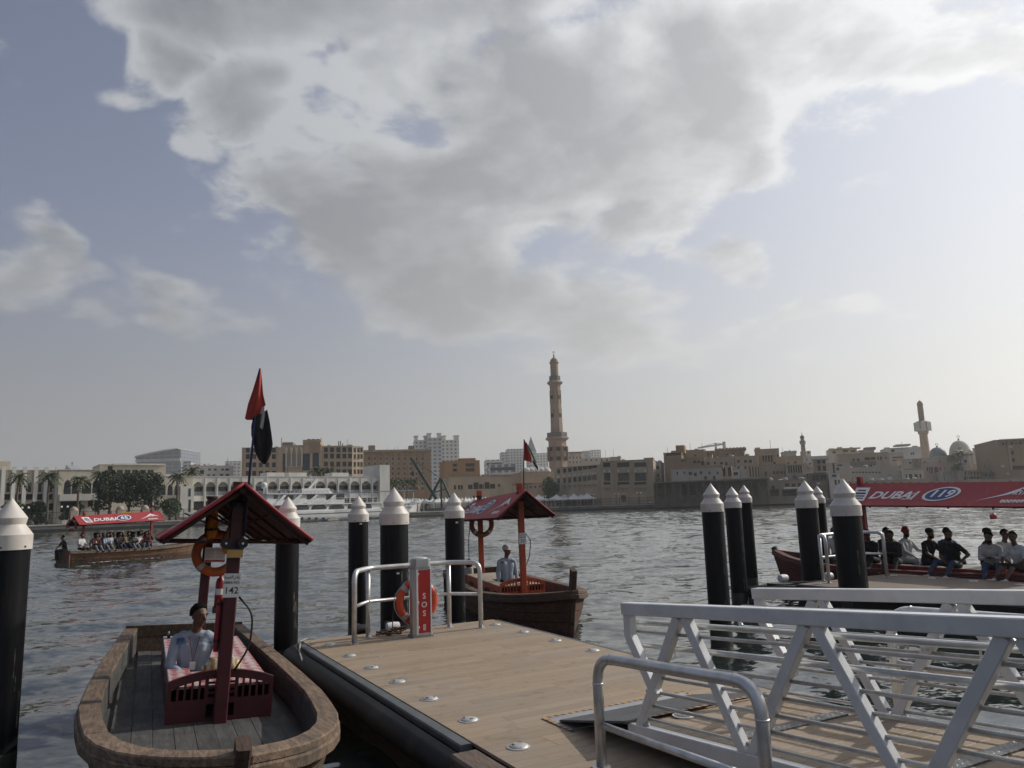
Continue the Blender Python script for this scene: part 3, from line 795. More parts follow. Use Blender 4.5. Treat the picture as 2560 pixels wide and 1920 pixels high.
def abra(number, label, loc, rz, roll=0.0, red=(.16, .018, .022), hull=None, gun=None, seat=None, roofpos=(.55, -4.45), rear=-3.9, stem_h=.12, pitch=0.0, EY=.82):
    hull = hull or hull_wood; gun = gun or gun_wood; seat = seat or mat_weave
    rp = M('boat_red_%s' % number, red, .5, 0, .25, 3, .1, 20, stain=(tuple(k*.45 for k in red), 3, .7))
    o = thing('ferry_boat', label, 'ferry boat', loc, 0, 'wooden ferry boats', rot=(roll, pitch, rz))
    # --- hull in strakes
    us = [0, .15, .31, .48, .66, .84, 1.0]
    hull_o = None
    mb = MB()
    for s in (-1, 1):
        mb.grid([[mirror(hp(x, u, -.02), s) for u in us] for x in STX])
    mb._add([mirror(hp(XS, u, -.02), 1) for u in us]+[mirror(hp(XS, u, -.02), -1) for u in us[::-1]], [tuple(range(2*len(us)))])
    hull_o = mb.build('hull', hull_dark, o)
    for s in (-1, 1):
        for j in range(len(us)-1):
            mb = MB(); ring = []
            oj = .004*((j*7) % 3)
            for x in STX:
                a, c_ = hp(x, us[j]+.008, .012+oj), hp(x, us[j+1]-.004, .020+oj)
                a2, c2 = hp(x, us[j]+.008, -.015), hp(x, us[j+1]-.004, -.015)
                ring.append([mirror(q, s) for q in (a, c_, c2, a2, a)])
            mb.grid(ring); mb._add(ring[0][:4], [(0, 1, 2, 3)]); mb._add(ring[-1][:4], [(0, 1, 2, 3)])
            mb.build('strake', hull if j < 4 else hull_dark, hull_o, auto=50)
    # transom
    mb = MB(); mb.b2(XS-.05, XS+.02, -.88, .88, -.1, .74); mb.build('transom', hull, o)
    # --- gunwale boards
    oo, ii = outline(.055), outline(-.135)
    n = len(oo); half = n//2
    cuts = [0, 2, 4, 7, 10, half-1+.0, n-11, n-8, n-5, n-3, n-1]
    cuts = [int(c_) for c_ in cuts]
    for a, c_ in zip(cuts[:-1], cuts[1:]):
        mb = MB(); ring = []
        for i in range(a, c_+1):
            e = .004 if i == a else (-.004 if i == c_ else 0)
            p, q = oo[i], ii[i]
            ring.append([(p.x, p.y, p.z-.012), (p.x, p.y, p.z+.035), (p.x*.94+q.x*.06, p.y*.94+q.y*.06, p.z+.047), (q.x*.97+p.x*.03, q.y*.97+p.y*.03, q.z+.047), (q.x, q.y, q.z+.036), (q.x, q.y, q.z-.012), (p.x, p.y, p.z-.012)])
        mb.grid(ring); mb._add(ring[0][:6], [tuple(range(6))]); mb._add(ring[-1][:6], [tuple(range(6))])
        g = mb.build('gunwale_board', gun, o, auto=40)
        g.location.z = random.uniform(-.004, .004)
    oo2 = outline(.045)
    mb = MB()
    mb.grid([[(p.x, p.y, p.z-.015), (p.x+(p.x-q.x)*.16, p.y+(p.y-q.y)*.16, p.z-.03), (p.x+(p.x-q.x)*.16, p.y+(p.y-q.y)*.16, p.z-.10), (p.x, p.y, p.z-.115)] for p, q in zip(oo2, ii)])
    mb.build('rubbing_strake', gun, o)
    # --- inside: bulwark and floor
    mb = MB(); mb.grid([[(q.x, q.y, q.z), (q.x*.985, q.y*.985, .33)] for q in ii]); mb.build('bulwark', floor_wood, o)
    for k in range(11):
        y0 = -1.045+k*.19; y1 = y0+.185
        m_ = max(abs(y0), abs(y1))
        xs_ok = [x for x in np.linspace(XS+.05, XB-.3, 120) if hw(x)-.16 > m_]
        if not xs_ok: continue
        mb = MB(); mb.b2(min(xs_ok), max(xs_ok), y0, y1, .32, .345+.003*(k % 3)); mb.build('floor_plank', floor_wood, o)
    mb = MB(); mb.prism([(q.x, q.y) for q in ii], .26, .315); mb.build('floor_base', floor_wood, o)
    mb = MB(); mb.bar((XB-.42, 0, -.3), (XB+.03, 0, hz_(XB)+stem_h), .10, .17, Vector((1, 0, 0)), .015); mb.build('stem_post', hull_dark, o)
    # --- bench round the operator's well
    B0, B1, BW, BT = -3.55, -.03, .50, .70
    P0, P1, PW = -1.75, -.85, .29
    for y in (-1, 1):
        mb = MB(); mb.b2(B0, B1, y*BW-.015, y*BW+.015, .24, BT-.025); sp = mb.build('bench_side', rp, o)
        for k in range(4):
            xx = B0+.35+k*.85
            mb = MB(); mb.b2(xx, xx+.45, y*BW-.02, y*BW+.02, .46, .56); mb.build('vent_slot', black_paint, sp)
    mb = MB(); mb.b2(B0-.015, B0+.015, -BW, BW, .24, BT-.025); mb.build('bench_end', rp, o)
    for (x0, x1, y0, y1) in ((P1, B1, -BW, BW), (B0, P0, -BW, BW), (P0, P1, PW, BW), (P0, P1, -BW, -PW)):
        mb = MB(); mb.bar((x0+.002, (y0+y1)/2, BT-.012), (x1-.002, (y0+y1)/2, BT-.012), y1-y0+.03, .028, c=.008); mb.build('seat_mat', seat, o)
    mb = MB(); mb.b2(P0-.02, P0, -PW, PW, .3, BT-.03); mb.b2(P1, P1+.02, -PW, PW, .3, BT-.03); mb.b2(P0, P1, -PW-.02, -PW, .3, BT-.03); mb.b2(P0, P1, PW, PW+.02, .3, BT-.03)
    mb.build('well_lining', black_paint, o)
    # --- slatted headboard
    hb0, hb1 = -.015, .022
    arch = lambda y: .865-.10*(y/.53)**2
    mb = MB(); mb.b2(hb0, hb1, -.53, -.14, .345, .57); mb.build('panel', rp, o)
    mb = MB(); mb.b2(hb0, hb1, .14, .53, .345, .57); mb.build('panel', rp, o)
    mb = MB(); mb.b2(hb0, hb1, -.14, .14, .345, .39); mb.b2(hb0, hb1, -.14, .14, .52, .58); mb.b2(hb0, hb1, -.07, .07, .39, .52); mb.build('centre_panel', rp, o)
    ys = np.linspace(-.53, .53, 23)
    mb = MB()
    top = [(y, arch(y)) for y in ys]; low = [(y, arch(y)-.085) for y in ys[::-1]]
    for i in range(len(ys)-1):
        q = [(ys[i], arch(ys[i])-.085), (ys[i+1], arch(ys[i+1])-.085), (ys[i+1], arch(ys[i+1])), (ys[i], arch(ys[i]))]
        mb.prism(q, hb0-.006, hb1+.006, lambda a, b_, d: (d, a, b_))
    mb.build('arched_rail', rp, o)
    for y in (-.51, -.43, -.36, -.29, -.22, -.15, .15, .22, .29, .36, .43, .51):
        mb = MB(); wd = .036 if abs(y) in (.51, .15) else .022; mb.b2(hb0+.004, hb1-.004, y-wd/2, y+wd/2, .55, arch(y)-.07); mb.build('baluster', rp, o)
    for z in (.62, .67, .72):
        mb = MB(); mb.b2(hb0+.006, hb1-.006, -.14, .14, z, z+.022); mb.build('slat', rp, o)
    # --- masts and roof
    RZ_, EZ = 2.83, 2.25
    rx0, rx1 = roofpos
    drop = lambda x: (rx0-x)*.030
    for nm, x in (('mast', .09), ('mast', rear)):
        mb = MB(); mb.bar((x, 0, .2), (x, 0, (2.86 if number == '142' else 3.0)-.5*drop(x)), .135, .12, Vector((1, 0, 0)), .012); mm = mb.build(nm, rp, o)
        mb = MB(); mb.lathe([(.085, 0), (.085, .05), (.07, .07), (.07, .16), (.09, .18), (.09, .21)], 14, (x, 0, 2.58)); mb.build('mast_band', dark_metal, mm)
    def S(sg, x, v, off=0.0):
        """point on the canvas: v = 0 ridge, 1 eave"""
        u = (x-rx1)/(rx0-rx1)
        sag = .016*math.sin(math.pi*v)*(.5+.5*abs(math.sin(u*math.pi*3)))
        nrm = Vector((0, sg*.577, .816))
        return Vector((x, sg*EY*v, RZ_+(EZ-RZ_)*v-drop(x)*(1-.3*v))) - nrm*(sag) + nrm*off
    roof = None
    xs_ = np.linspace(rx1, rx0, 25); vs_ = np.linspace(0, 1, 9)
    for sg in (-1, 1):
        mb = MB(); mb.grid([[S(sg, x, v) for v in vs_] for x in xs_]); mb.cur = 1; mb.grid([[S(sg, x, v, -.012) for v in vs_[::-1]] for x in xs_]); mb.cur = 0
        for x in (rx0, rx1): mb.grid([[S(sg, x, v), S(sg, x, v, -.012)] for v in vs_])
        roof = mb.build('canopy', [fab_red, shaded_canvas], o, auto=60)
        mb = MB(); mb.tube([S(sg, rx0, v, -.006) for v in vs_], .018, 8); mb.tube([S(sg, rx1, v, -.006) for v in vs_], .018, 8); mb.tube([S(sg, x, 1.0, -.006) for x in xs_], .014, 8); mb.build('hem', fab_red, roof, smooth=True)
        mb = MB()
        for v in (.12, .52, .95): mb.torus(.013, .005, S(sg, rx0-.04, v, .004), frame_m(sg), 10, 5)
        mb.build('grommet', steel, roof)
        # printed graphics: reads along the slope from this side's left
        run = -1 if sg > 0 else 1
        xl = rx0 if sg > 0 else rx1; Ln = rx0-rx1
        def P(fr, v, da=0.0, db=0.0): return S(sg, xl+run*(fr*Ln+da), v-db, .009)
        mb = MB()
        a0 = [(.065, .20), (.145, .20), (.165, .80), (.085, .80)]
        mb.grid([[P(.065+.08*i/5+.02*j/4, .20+.60*j/4) for i in range(6)] for j in range(5)]); lg = mb.build('logo_square', white_print, roof, fix=False)
        mb = MB()
        for v0, v1, f0, f1 in ((.30, .36, .085, .130), (.42, .50, .083, .140), (.55, .61, .090, .145), (.66, .71, .100, .148)):
            mb.quad(*[S(sg, xl+run*fr*Ln, v, .0105) for fr, v in ((f0, v0), (f1, v0), (f1+.004, v1), (f0+.004, v1))])
        mb.build('logo_bars', print_black, lg, fix=False)
        mb = MB(); text_mb(mb, 'DUBAI', .44, lambda a, b_: P(.175, .56, a, b_), 'LEFT', shear=.25, ext=.012); mb.build('lettering', white_print, roof, fix=False)
        mb = MB(); text_mb(mb, 'abra', .17, lambda a, b_: P(.355, .70, a, b_), 'LEFT', shear=.2); mb.build('lettering', white_print, roof, fix=False)
        mb = MB(); text_mb(mb, '\uFE93\uFEAE\uFE92\uFECB', .15, lambda a, b_: P(.36, .45, a, b_), 'LEFT'); mb.build('lettering', white_print, roof, fix=False)
        for nm, k, m_, of in (('oval_rim', 1.0, white_print, .010), ('oval', .84, blue_oval, .014)):
            mb = MB(); mb.grid([[S(sg, xl+run*(.53*Ln+.44*k*q*math.cos(a)+.10*math.sin(a)*k*q), .5-.30*k*q*math.sin(a), of) for a in [2*math.pi*j/32 for j in range(33)]] for q in (0, .25, .5, .75, 1)]); mb.build(nm, m_, roof, fix=False)
        mb = MB(); text_mb(mb, number, .44 if len(number) < 3 else .40, lambda a, b_: S(sg, xl+run*(.53*Ln+a), .5-b_, .018), shear=.2, ext=.012); mb.build('number', white_print, roof, fix=False)
        mb = MB(); mb._add([P(*q) for q in ((.70, .80), (.80, .50), (.865, .22), (.955, .52), (.905, .46), (.86, .36), (.82, .52))], [tuple(range(7))]); mb.build('triangle_mark', white_print, roof, fix=False)
        mb = MB(); text_mb(mb, 'RTA', .17, lambda a, b_: S(sg, xl+run*(.862*Ln+a), .47-b_, .0105), shear=.1, ext=.006); mb.build('lettering', white_print, roof, fix=False)
        mb = MB(); text_mb(mb, '8009090', .17, lambda a, b_: P(.86, .80, a, b_), ext=.006); mb.build('lettering', white_print, roof, fix=False)
        mb = MB(); mb.tube([(rx0-.03, sg*(EY-.02), EZ-.02), (rx1+.03, sg*(EY-.02), EZ-.02-.7*drop(rx1))], .018, 8); mb.build('eave_pipe', rust_bar, o, smooth=True)
    mb = MB(); mb.bar((rx1+.05, 0, RZ_-.07-drop(rx1)), (rx0-.05, 0, RZ_-.07), .06, .08); mb.build('ridge_beam', rust_bar, o)
    for x in np.linspace(rx1+.12, rx0-.12, 6):
        for sg in (-1, 1):
            mb = MB(); mb.bar((x, 0, RZ_-.085-drop(x)), (x, sg*EY*.97, EZ-.055-.7*drop(x)), .03, .035); mb.build('rafter', rust_bar, o)
    for x in (.09, rear):
        mb = MB(); mb.tube([(x, -EY, EZ-.04-.7*drop(x)), (x, EY, EZ-.04-.7*drop(x))], .016, 8); mb.build('tie_bar', rust_bar, o)
        for sg in (-1, 1):
            mb = MB(); mb.tube([(x, 0, 2.35), (x, sg*.38, 2.52)], .014, 6); mb.build('brace', rust_bar, o)
    # number plate on the front mast
    mb = MB(); mb.b2(.157, .163, -.085, .085, 1.62, 1.87); pl = mb.build('number_plate', white_print, o)
    for body, z, sz in (('\uFE93\uFEAE\uFE92\uFECC\uFEDF\uFE8D \uFEE2\uFED7\uFEAD', 1.832, .042), ('ABRA NO.', 1.775, .036), (number, 1.69, .10)):
        mb = MB(); text_mb(mb, body, sz, lambda a, b_: (.1645, a, z+b_), ext=.001); mb.build('lettering', print_black, pl, fix=False)
    # a coil of rope on the fore deck
    mb = MB()
    for k in range(3): mb.torus(.20-.025*k, .014, (1.9, .05, .365+.022*k), None, 22, 6)
    mb.build('bow_rope', M('straw_rope', (.16, .12, .08), .9, 0, .4, 40), o, smooth=True)
    return o
def frame_m(sg):
    return Matrix(((1, 0, 0), (0, .816, sg*.577), (0, -sg*.577, .816)))

boat_rz = math.atan2(-AV.y, -AV.x)
b142 = abra('142', 'maroon wooden ferry boat with red patterned bench and worn brown gunwale', L(1.24, 8.95), boat_rz-R(3.2), R(-3.2), (.075, .012, .016), EY=.75)
for c_ in b142.children:
    if c_.name.split('.')[0] in ('hull', 'transom', 'gunwale_board', 'rubbing_strake', 'bulwark', 'floor_plank', 'floor_base', 'stem_post'): c_.location.y -= .16
BOW[0] = _Wsharp
b53 = abra('53', 'orange-red wooden ferry boat with bare plywood bench and dark hull', (.10, 17.65, 0), math.atan2(-.96, .28), R(0.5), (.42, .075, .028), hull=wood_mat('red_brown_boards', (.07, .032, .018), (.16, .078, .045)), gun=wood_mat('dark_gunwale', (.075, .042, .027), (.16, .095, .06)), seat=ply_mat, stem_h=.42, EY=.68)
b119 = abra('119', 'bright red ferry boat crowded with seated passengers, moored along the far pier', L(18.62, 13.8, -.02), math.atan2(AV.y, AV.x), R(0), (.30, .016, .022), hull=wood_mat('red_brown_hull', (.10, .02, .016), (.19, .045, .034)), gun=wood_mat('red_gunwale', (.09, .022, .018), (.17, .05, .04)), seat=ply_mat, roofpos=(.45, -5.0), rear=-4.3)
p65 = at_z(330, 1396)
b65 = abra('65', 'orange-red ferry boat full of passengers under way in open water', (p65.x+1.0, p65.y+.1, 0), R(52), R(-1.5), (.36, .06, .035), hull=wood_mat('pale_side_boards', (.12, .058, .034), (.25, .135, .08)))
BOATS = {'142': b142, '53': b53, '119': b119, '65': b65}
def on_boat(bt, x, y, z):
    return (Matrix.LocRotScale(bt.location, bt.rotation_euler, None)) @ Vector((x, y, z))
# ------------------------------------------------------------------ gear on the boats
def place(o, bt, x, y, z, rz=0.0, rx=0.0, ry=0.0):
    o.location = on_boat(bt, x, y, z)
    q = bt.rotation_euler.to_matrix() @ Matrix.Rotation(rz, 3, 'Z') @ Matrix.Rotation(ry, 3, 'Y') @ Matrix.Rotation(rx, 3, 'X')
    o.rotation_euler = q.to_euler(); return o
bx_rot = lambda bt: None
dull_orange = M('faded_orange', (.42, .10, .02), .55, 0, .15, 5)
rust_orange = M('old_brown_orange', (.20, .075, .03), .6, 0, .2, 5)
lb = lifebuoy('orange lifebuoy hung on the rear mast of the maroon boat', (0, 0, 0), (0, 0, 0), .285, .07, dull_orange, rope=False)
place(lb, b142, -3.76, .12, 1.92, math.pi/2)
lb = lifebuoy('brownish lifebuoy hung under the rear of the roof numbered 53', (0, 0, 0), (0, 0, 0), .285, .07, rust_orange, rope=False)
place(lb, b53, -3.74, 0, 2.0, math.pi/2)
lb = lifebuoy('red-brown lifebuoy hung behind the mast of the under way boat', (0, 0, 0), (0, 0, 0), .285, .07, M('dusty_red', (.30, .06, .05), .6), rope=False)
place(lb, b65, -4.5, .1, 2.15, math.pi/2+.5)
lb = lifebuoy('brownish-red lifebuoy at the bow end of the roof numbered 119', (0, 0, 0), (0, 0, 0), .30, .08, M('dusty_red', (.30, .06, .05)), rope=False)
place(lb, b119, .55, .05, 2.35, math.pi/2)
# notice board inside the ring of 142
o = thing('notice_board', 'white notice board with a red foot inside the lifebuoy ring', 'notice board')
mb = MB(); mb.b2(-.15, .15, -.005, .005, -.11, .11); mb.build('board', white_print, o)
mb = MB(); mb.b2(-.145, .145, -.0075, -.006, -.105, -.08); mb.build('red_stripe', M('sos_red', (.4, .02, .02)), o)
mb = MB()
for k in range(7):
    for x0, x1 in ((-.13, -.02), (.02, .13)): mb.b2(x0, x1, -.0075, -.006, .085-.022*k, .089-.022*k)
mb.build('print', M('print_grey', (.25, .25, .26)), o)
place(o, b142, -3.66, .10, 1.90, math.pi/2)
# fire extinguisher
red_gloss = M('extinguisher_red', (.22, .012, .016), .35, 0, .1, 6)
o = thing('fire_extinguisher', 'red fire extinguisher strapped to the rear mast of the maroon boat', 'extinguisher')
mb = MB(); mb.lathe([(.062, 0), (.068, .015), (.068, .36), (.055, .41), (.025, .44), (.022, .47)], 18); mb.build('cylinder', red_gloss, o, auto=40)
mb = MB(); mb.lathe([(.069, .18), (.069, .27)], 18); mb.build('label_band', white_print, o)
mb = MB(); mb.box((.0, 0, .49), (.03, .03, .05)); mb.bar((0, 0, .51), (.12, 0, .54), .02, .015); mb.bar((0, 0, .49), (.10, 0, .47), .02, .012); mb.build('valve', dark_metal, o)
mb = MB(); mb.tube(bend([(.02, 0, .48), (.10, 0, .46), (.11, 0, .2), (.085, 0, .1)], .05), .011, 6); mb.build('hose', black_paint, o)
mb = MB(); mb.b2(-.08, .08, -.08, .08, -.09, 0); mb.build('bracket', rust_bar, o)
place(o, b142, -3.74, .22, 1.12, math.pi/2)
# cream cap bag, yellow lamp box and tyres on the front mast
o = thing('lamp_box', 'small yellow lamp box strapped to the maroon front mast', 'lamp')
mb = MB(); mb.b2(-.08, .08, -.035, .035, -.04, .045); mb.build('case', M('lamp_yellow', (.52, .32, .10), .5, 0, .15, 8), o)
mb = MB(); mb.b2(-.085, .085, -.037, .037, .045, .06); mb.build('lid', dark_metal, o)
place(o, b142, .20, 0, 2.08, math.pi/2)
for y in (-.10, .07):
    o = thing('pulley', 'small black pulley on the maroon front mast, on the %s side' % ('lifebuoy' if y < 0 else 'pier'), 'pulley', group='pulleys on the maroon mast')
    mb = MB(); mb.lathe([(.03, -.03), (.055, -.03), (.045, 0), (.055, .03), (.03, .03)], 16, (0, 0, 0), Matrix.Rotation(math.pi/2, 3, 'X')); mb.build('wheel', black_paint, o, auto=40)
    mb = MB(); mb.lathe([(.012, -.05), (.012, .05)], 8, (0, 0, 0), Matrix.Rotation(math.pi/2, 3, 'X')); mb.build('axle', steel, o)
    place(o, b142, .20, y, 2.19, math.pi/2)
o = thing('hose_tube', 'red storage tube fixed along the maroon front mast', 'tube')
mb = MB(); mb.lathe([(.0, 0), (.025, .01), (.03, .05), (.03, .50), (.022, .54), (0, .55)], 16); mb.build('tube', M('tube_red', (.25, .02, .03), .4), o, auto=40)
for z in (.1, .48):
    mb = MB(); mb.lathe([(.031, z), (.035, z+.005), (.035, z+.03), (.031, z+.035)], 16); mb.build('clamp', rust_bar, o)
place(o, b142, .06, -.098, 1.05)
o = MB().tube(bend([(0, .09, 1.62), (0, .25, 1.45), (0, .25, 1.1), (0, .10, .85)], .2, 8), .011, 8).build('cable', black_paint, smooth=True)
tag(o, 'black cable looping beside the maroon front mast', 'cable'); place(o, b142, .09, 0, 0)
o = MB().tube(bend([(0, .09, 1.85), (0, .22, 1.7), (0, .16, 1.3), (0, .08, 1.15)], .2, 8), .010, 8).build('cable', black_paint, smooth=True)
tag(o, 'thin black cable looping beside the orange-red front mast', 'cable'); place(o, b53, .09, 0, 0)
# life jackets stowed under the roof
lj = M('life_jacket_yellow', (.50, .22, .02), .7, 0, .2, 6, .2, 20)
for k, (x, y, z, rr) in enumerate(((-3.2, .30, 2.10, .3), (-2.6, -.05, 2.34, 1.2))):
    o = thing('life_jacket', ('yellow life jacket hanging beside the lifebuoy under the maroon boat roof', 'yellow life jacket stuffed up under the ridge of the maroon boat')[k], 'life jacket')
    for s_ in (-1, 1):
        mb = MB(); mb.ell((.0, s_*.09, 0), (.05, .085, .17), 12, 8); mb.build('chest_pad', lj, o, smooth=True)
    mb = MB(); mb.torus(.085, .035, (0, 0, .16), Matrix.Rotation(math.pi/2, 3, 'Y'), 16, 8); mb.build('collar', lj, o, smooth=True)
    mb = MB(); mb.b2(-.055, .055, -.17, .17, -.06, -.03); mb.build('strap', black_paint, o)
    place(o, b142, x, y, z, rr)
# sack on the bench of 142
sk, t, b, tcn = mat_tree('straw_sack')
x_, y_, z_ = t.sep(tcn.outputs['Object'])
st_ = t.m('SINE', t.m('ADD', t.m('MULTIPLY', y_, 95), t.m('MULTIPLY', t.noise(tcn.outputs['Object'], 9, 3), 9)))
t.l.new(t.mix(t.mr(st_, -.5, .6), (.30, .20, .09, 1), (.55, .45, .27, 1)), b.inputs['Base Color']); b.inputs['Roughness'].default_value = .7
o = thing('sack', 'straw coloured tied sack lying on the patterned bench', 'sack')
P = []
for i in range(19):
    u = i/18; y = -.19+.38*u
    rr = .105*(max(0, 1-(2*u-1)**4))**.5+.012
    P.append([(rr*1.15*math.cos(a)*(1+.05*math.sin(5*a+9*u)), y, .10+rr*.85*math.sin(a)*(1+.07*math.sin(3*a+14*u))) for a in [2*math.pi*j/20 for j in range(21)]])
mb = MB(); mb.grid(P); mb._add(P[0][:-1], [tuple(range(20))]); mb._add(P[-1][:-1], [tuple(range(20))]); mb.build('bag', sk, o, smooth=True)
mb = MB(); mb.ell((0, -.205, .1), (.03, .03, .035), 8, 6); mb.torus(.022, .007, (0, -.188, .1), Matrix.Rotation(math.pi/2, 3, 'X'), 12, 6); mb.build('knot', sk, o, smooth=True)
place(o, b142, -.50, .05, .70)
# clutter by the stern
o = thing('jerrycan', 'dirty white jerrycan standing at the stern of the maroon boat', 'jerrycan')
mb = MB(); mb.bar((0, 0, .0), (0, 0, .26), .24, .15, Vector((0, 1, 0)), .03); mb.build('can', M('dirty_white', (.38, .37, .34), .6, 0, .25, 6), o)
mb = MB(); mb.tube(bend([(-.07, 0, .25), (-.07, 0, .33), (.05, 0, .33), (.05, 0, .25)], .03), .014, 8); mb.build('handle', M('dirty_white', (.38, .37, .34)), o)
mb = MB(); mb.lathe([(.025, .25), (.025, .31)], 10, (.09, 0, 0)); mb.build('spout', black_paint, o)
place(o, b142, -4.35, -.42, .355)
o = thing('outboard_gear', 'brown pump head and pipe at the stern of the orange-red boat', 'pump')
mb = MB(); mb.ell((0, 0, .3), (.14, .12, .13), 12, 8); mb.build('pump_head', rust_bar, o, smooth=True)
mb = MB(); mb.lathe([(.13, 0), (.12, .18), (.06, .2)], 12); mb.build('pump_foot', M('dirty_white', (.38, .37, .34)), o, auto=40)
mb = MB(); mb.tube(bend([(.05, 0, .4), (.05, 0, .9), (.3, 0, 1.4)], .2), .012, 6); mb.build('pipe', black_paint, o)
place(o, b53, -4.4, -.25, .62)
# ------------------------------------------------------------------ flags
def cloth(rows, D, fold=.03, nf=2.2, n=9, ph=0.0):
    """rows: (xl, xr, y) in photo pixels, hanging at depth D; folds run in depth"""
    P = []
    for i, (xl, xr, yl, yr) in enumerate(rows):
        row = []
        for j in range(n):
            u = j/(n-1); dd = fold*math.sin(u*nf*math.pi*2+ph+i*.35)
            p = at_y(xl+(xr-xl)*u, yl+(yr-yl)*u, D+dd); row.append(p)
        P.append(row)
    return P
def flag(label, D, pole, parts, z0):
    base = at_y(*pole[0], D)
    o = thing('flag', label, 'flag', base)
    mb = MB(); mb.tube([at_y(*pole[0], D)-base, at_y(*pole[1], D)-base], [.016, .010], 8); mb.build('pole', M('flag_pole_blue', (.02, .035, .10), .5, .2), o, smooth=True)
    for nm, m_, rows, kw in parts:
        mb = MB(); mb.grid([[p-base for p in r] for r in cloth(rows, D, **kw)]); mb.build(nm, m_, o, smooth=True)
fr_, fb_, fw_, fg_ = M('flag_red', (.42, .045, .025), .7, 0, .15, 5), M('flag_black', (.022, .02, .021), .75, 0, .3, 5), M('flag_white', (.55, .54, .52), .7), M('flag_green', (.03, .16, .06), .7)
def rows(pts): return [(a, c, b_, d) for (a, b_, c, d) in pts]
flag('long drooping red and black national flag on the maroon boat', 8.35, ((609, 1340), (650, 921)), [
    ('red_panel', fr_, rows([(648, 921, 652, 921), (641, 945, 655, 950), (632, 975, 658, 985), (620, 1010, 664, 1012), (612, 1046, 662, 1030), (617, 1050, 640, 1050)]), dict(fold=.025, nf=1.3)),
    ('white_panel', fw_, rows([(655, 1018, 663, 1014), (648, 1040, 664, 1030), (646, 1052, 660, 1060), (644, 1062, 656, 1075)]), dict(fold=.015, nf=1.0)),
    ('black_panel', fb_, rows([(632, 1046, 668, 1024), (628, 1065, 674, 1052), (628, 1088, 679, 1085), (634, 1112, 682, 1110), (640, 1136, 678, 1135), (648, 1151, 671, 1151), (658, 1160, 664, 1161)]), dict(fold=.03, nf=1.6, ph=1.0))], 2.2)
flag('small red, green, white and black national flag on the orange-red boat', 17.9, ((1309, 1225), (1310, 1098)), [
    ('red_panel', fr_, rows([(1310, 1099, 1312, 1100), (1310, 1120, 1320, 1118), (1310, 1138, 1328, 1140), (1310, 1151, 1332, 1156)]), dict(fold=.03, nf=1.0)),
    ('green_panel', fg_, rows([(1314, 1106, 1316, 1106), (1322, 1121, 1328, 1124), (1330, 1140, 1337, 1143), (1338, 1156, 1344, 1158)]), dict(fold=.03, nf=1.0)),
    ('white_panel', fw_, rows([(1332, 1147, 1335, 1145), (1336, 1158, 1341, 1156), (1343, 1170, 1348, 1168)]), dict(fold=.02, nf=1.0)),
    ('black_panel', fb_, rows([(1331, 1154, 1334, 1152), (1336, 1164, 1339, 1162), (1344, 1175, 1347, 1172)]), dict(fold=.02, nf=1.0))], 2.2)
p = on_boat(b65, .09, 0, 2.9)
q = thing('flag', 'tiny hanging green and white flag on the under way boat', 'flag', p)
mb = MB(); mb.tube([(0, 0, -.3), (0, 0, 1.0)], .02, 6); mb.build('pole', rust_bar, q)
for nm, m_, a, c_ in (('green_panel', fg_, .95, .6), ('white_panel', fw_, .6, .3)):
    mb = MB(); mb.grid([[(.05*math.sin(6*u+w), .18*u*(1 if w else .6), a+(c_-a)*w) for u in np.linspace(0, 1, 6)] for w in (0, .5, 1)]); mb.build(nm, m_, q)
# ------------------------------------------------------------------ small floating things
mb = MB(); mb.ell((0, 0, .16), (.3, .3, .3), 16, 10)
pb = at_z(2484, 1296)
o = thing('buoy', 'small round red mooring buoy floating alone beyond the ferry', 'buoy', (pb.x, pb.y, 0))
mb.build('float', M('buoy_red', (.45, .03, .05), .45), o, smooth=True)
mb = MB(); mb.torus(.05, .015, (0, 0, .48), Matrix.Rotation(math.pi/2, 3, 'X'), 12, 6); mb.build('eye', dark_metal, o)
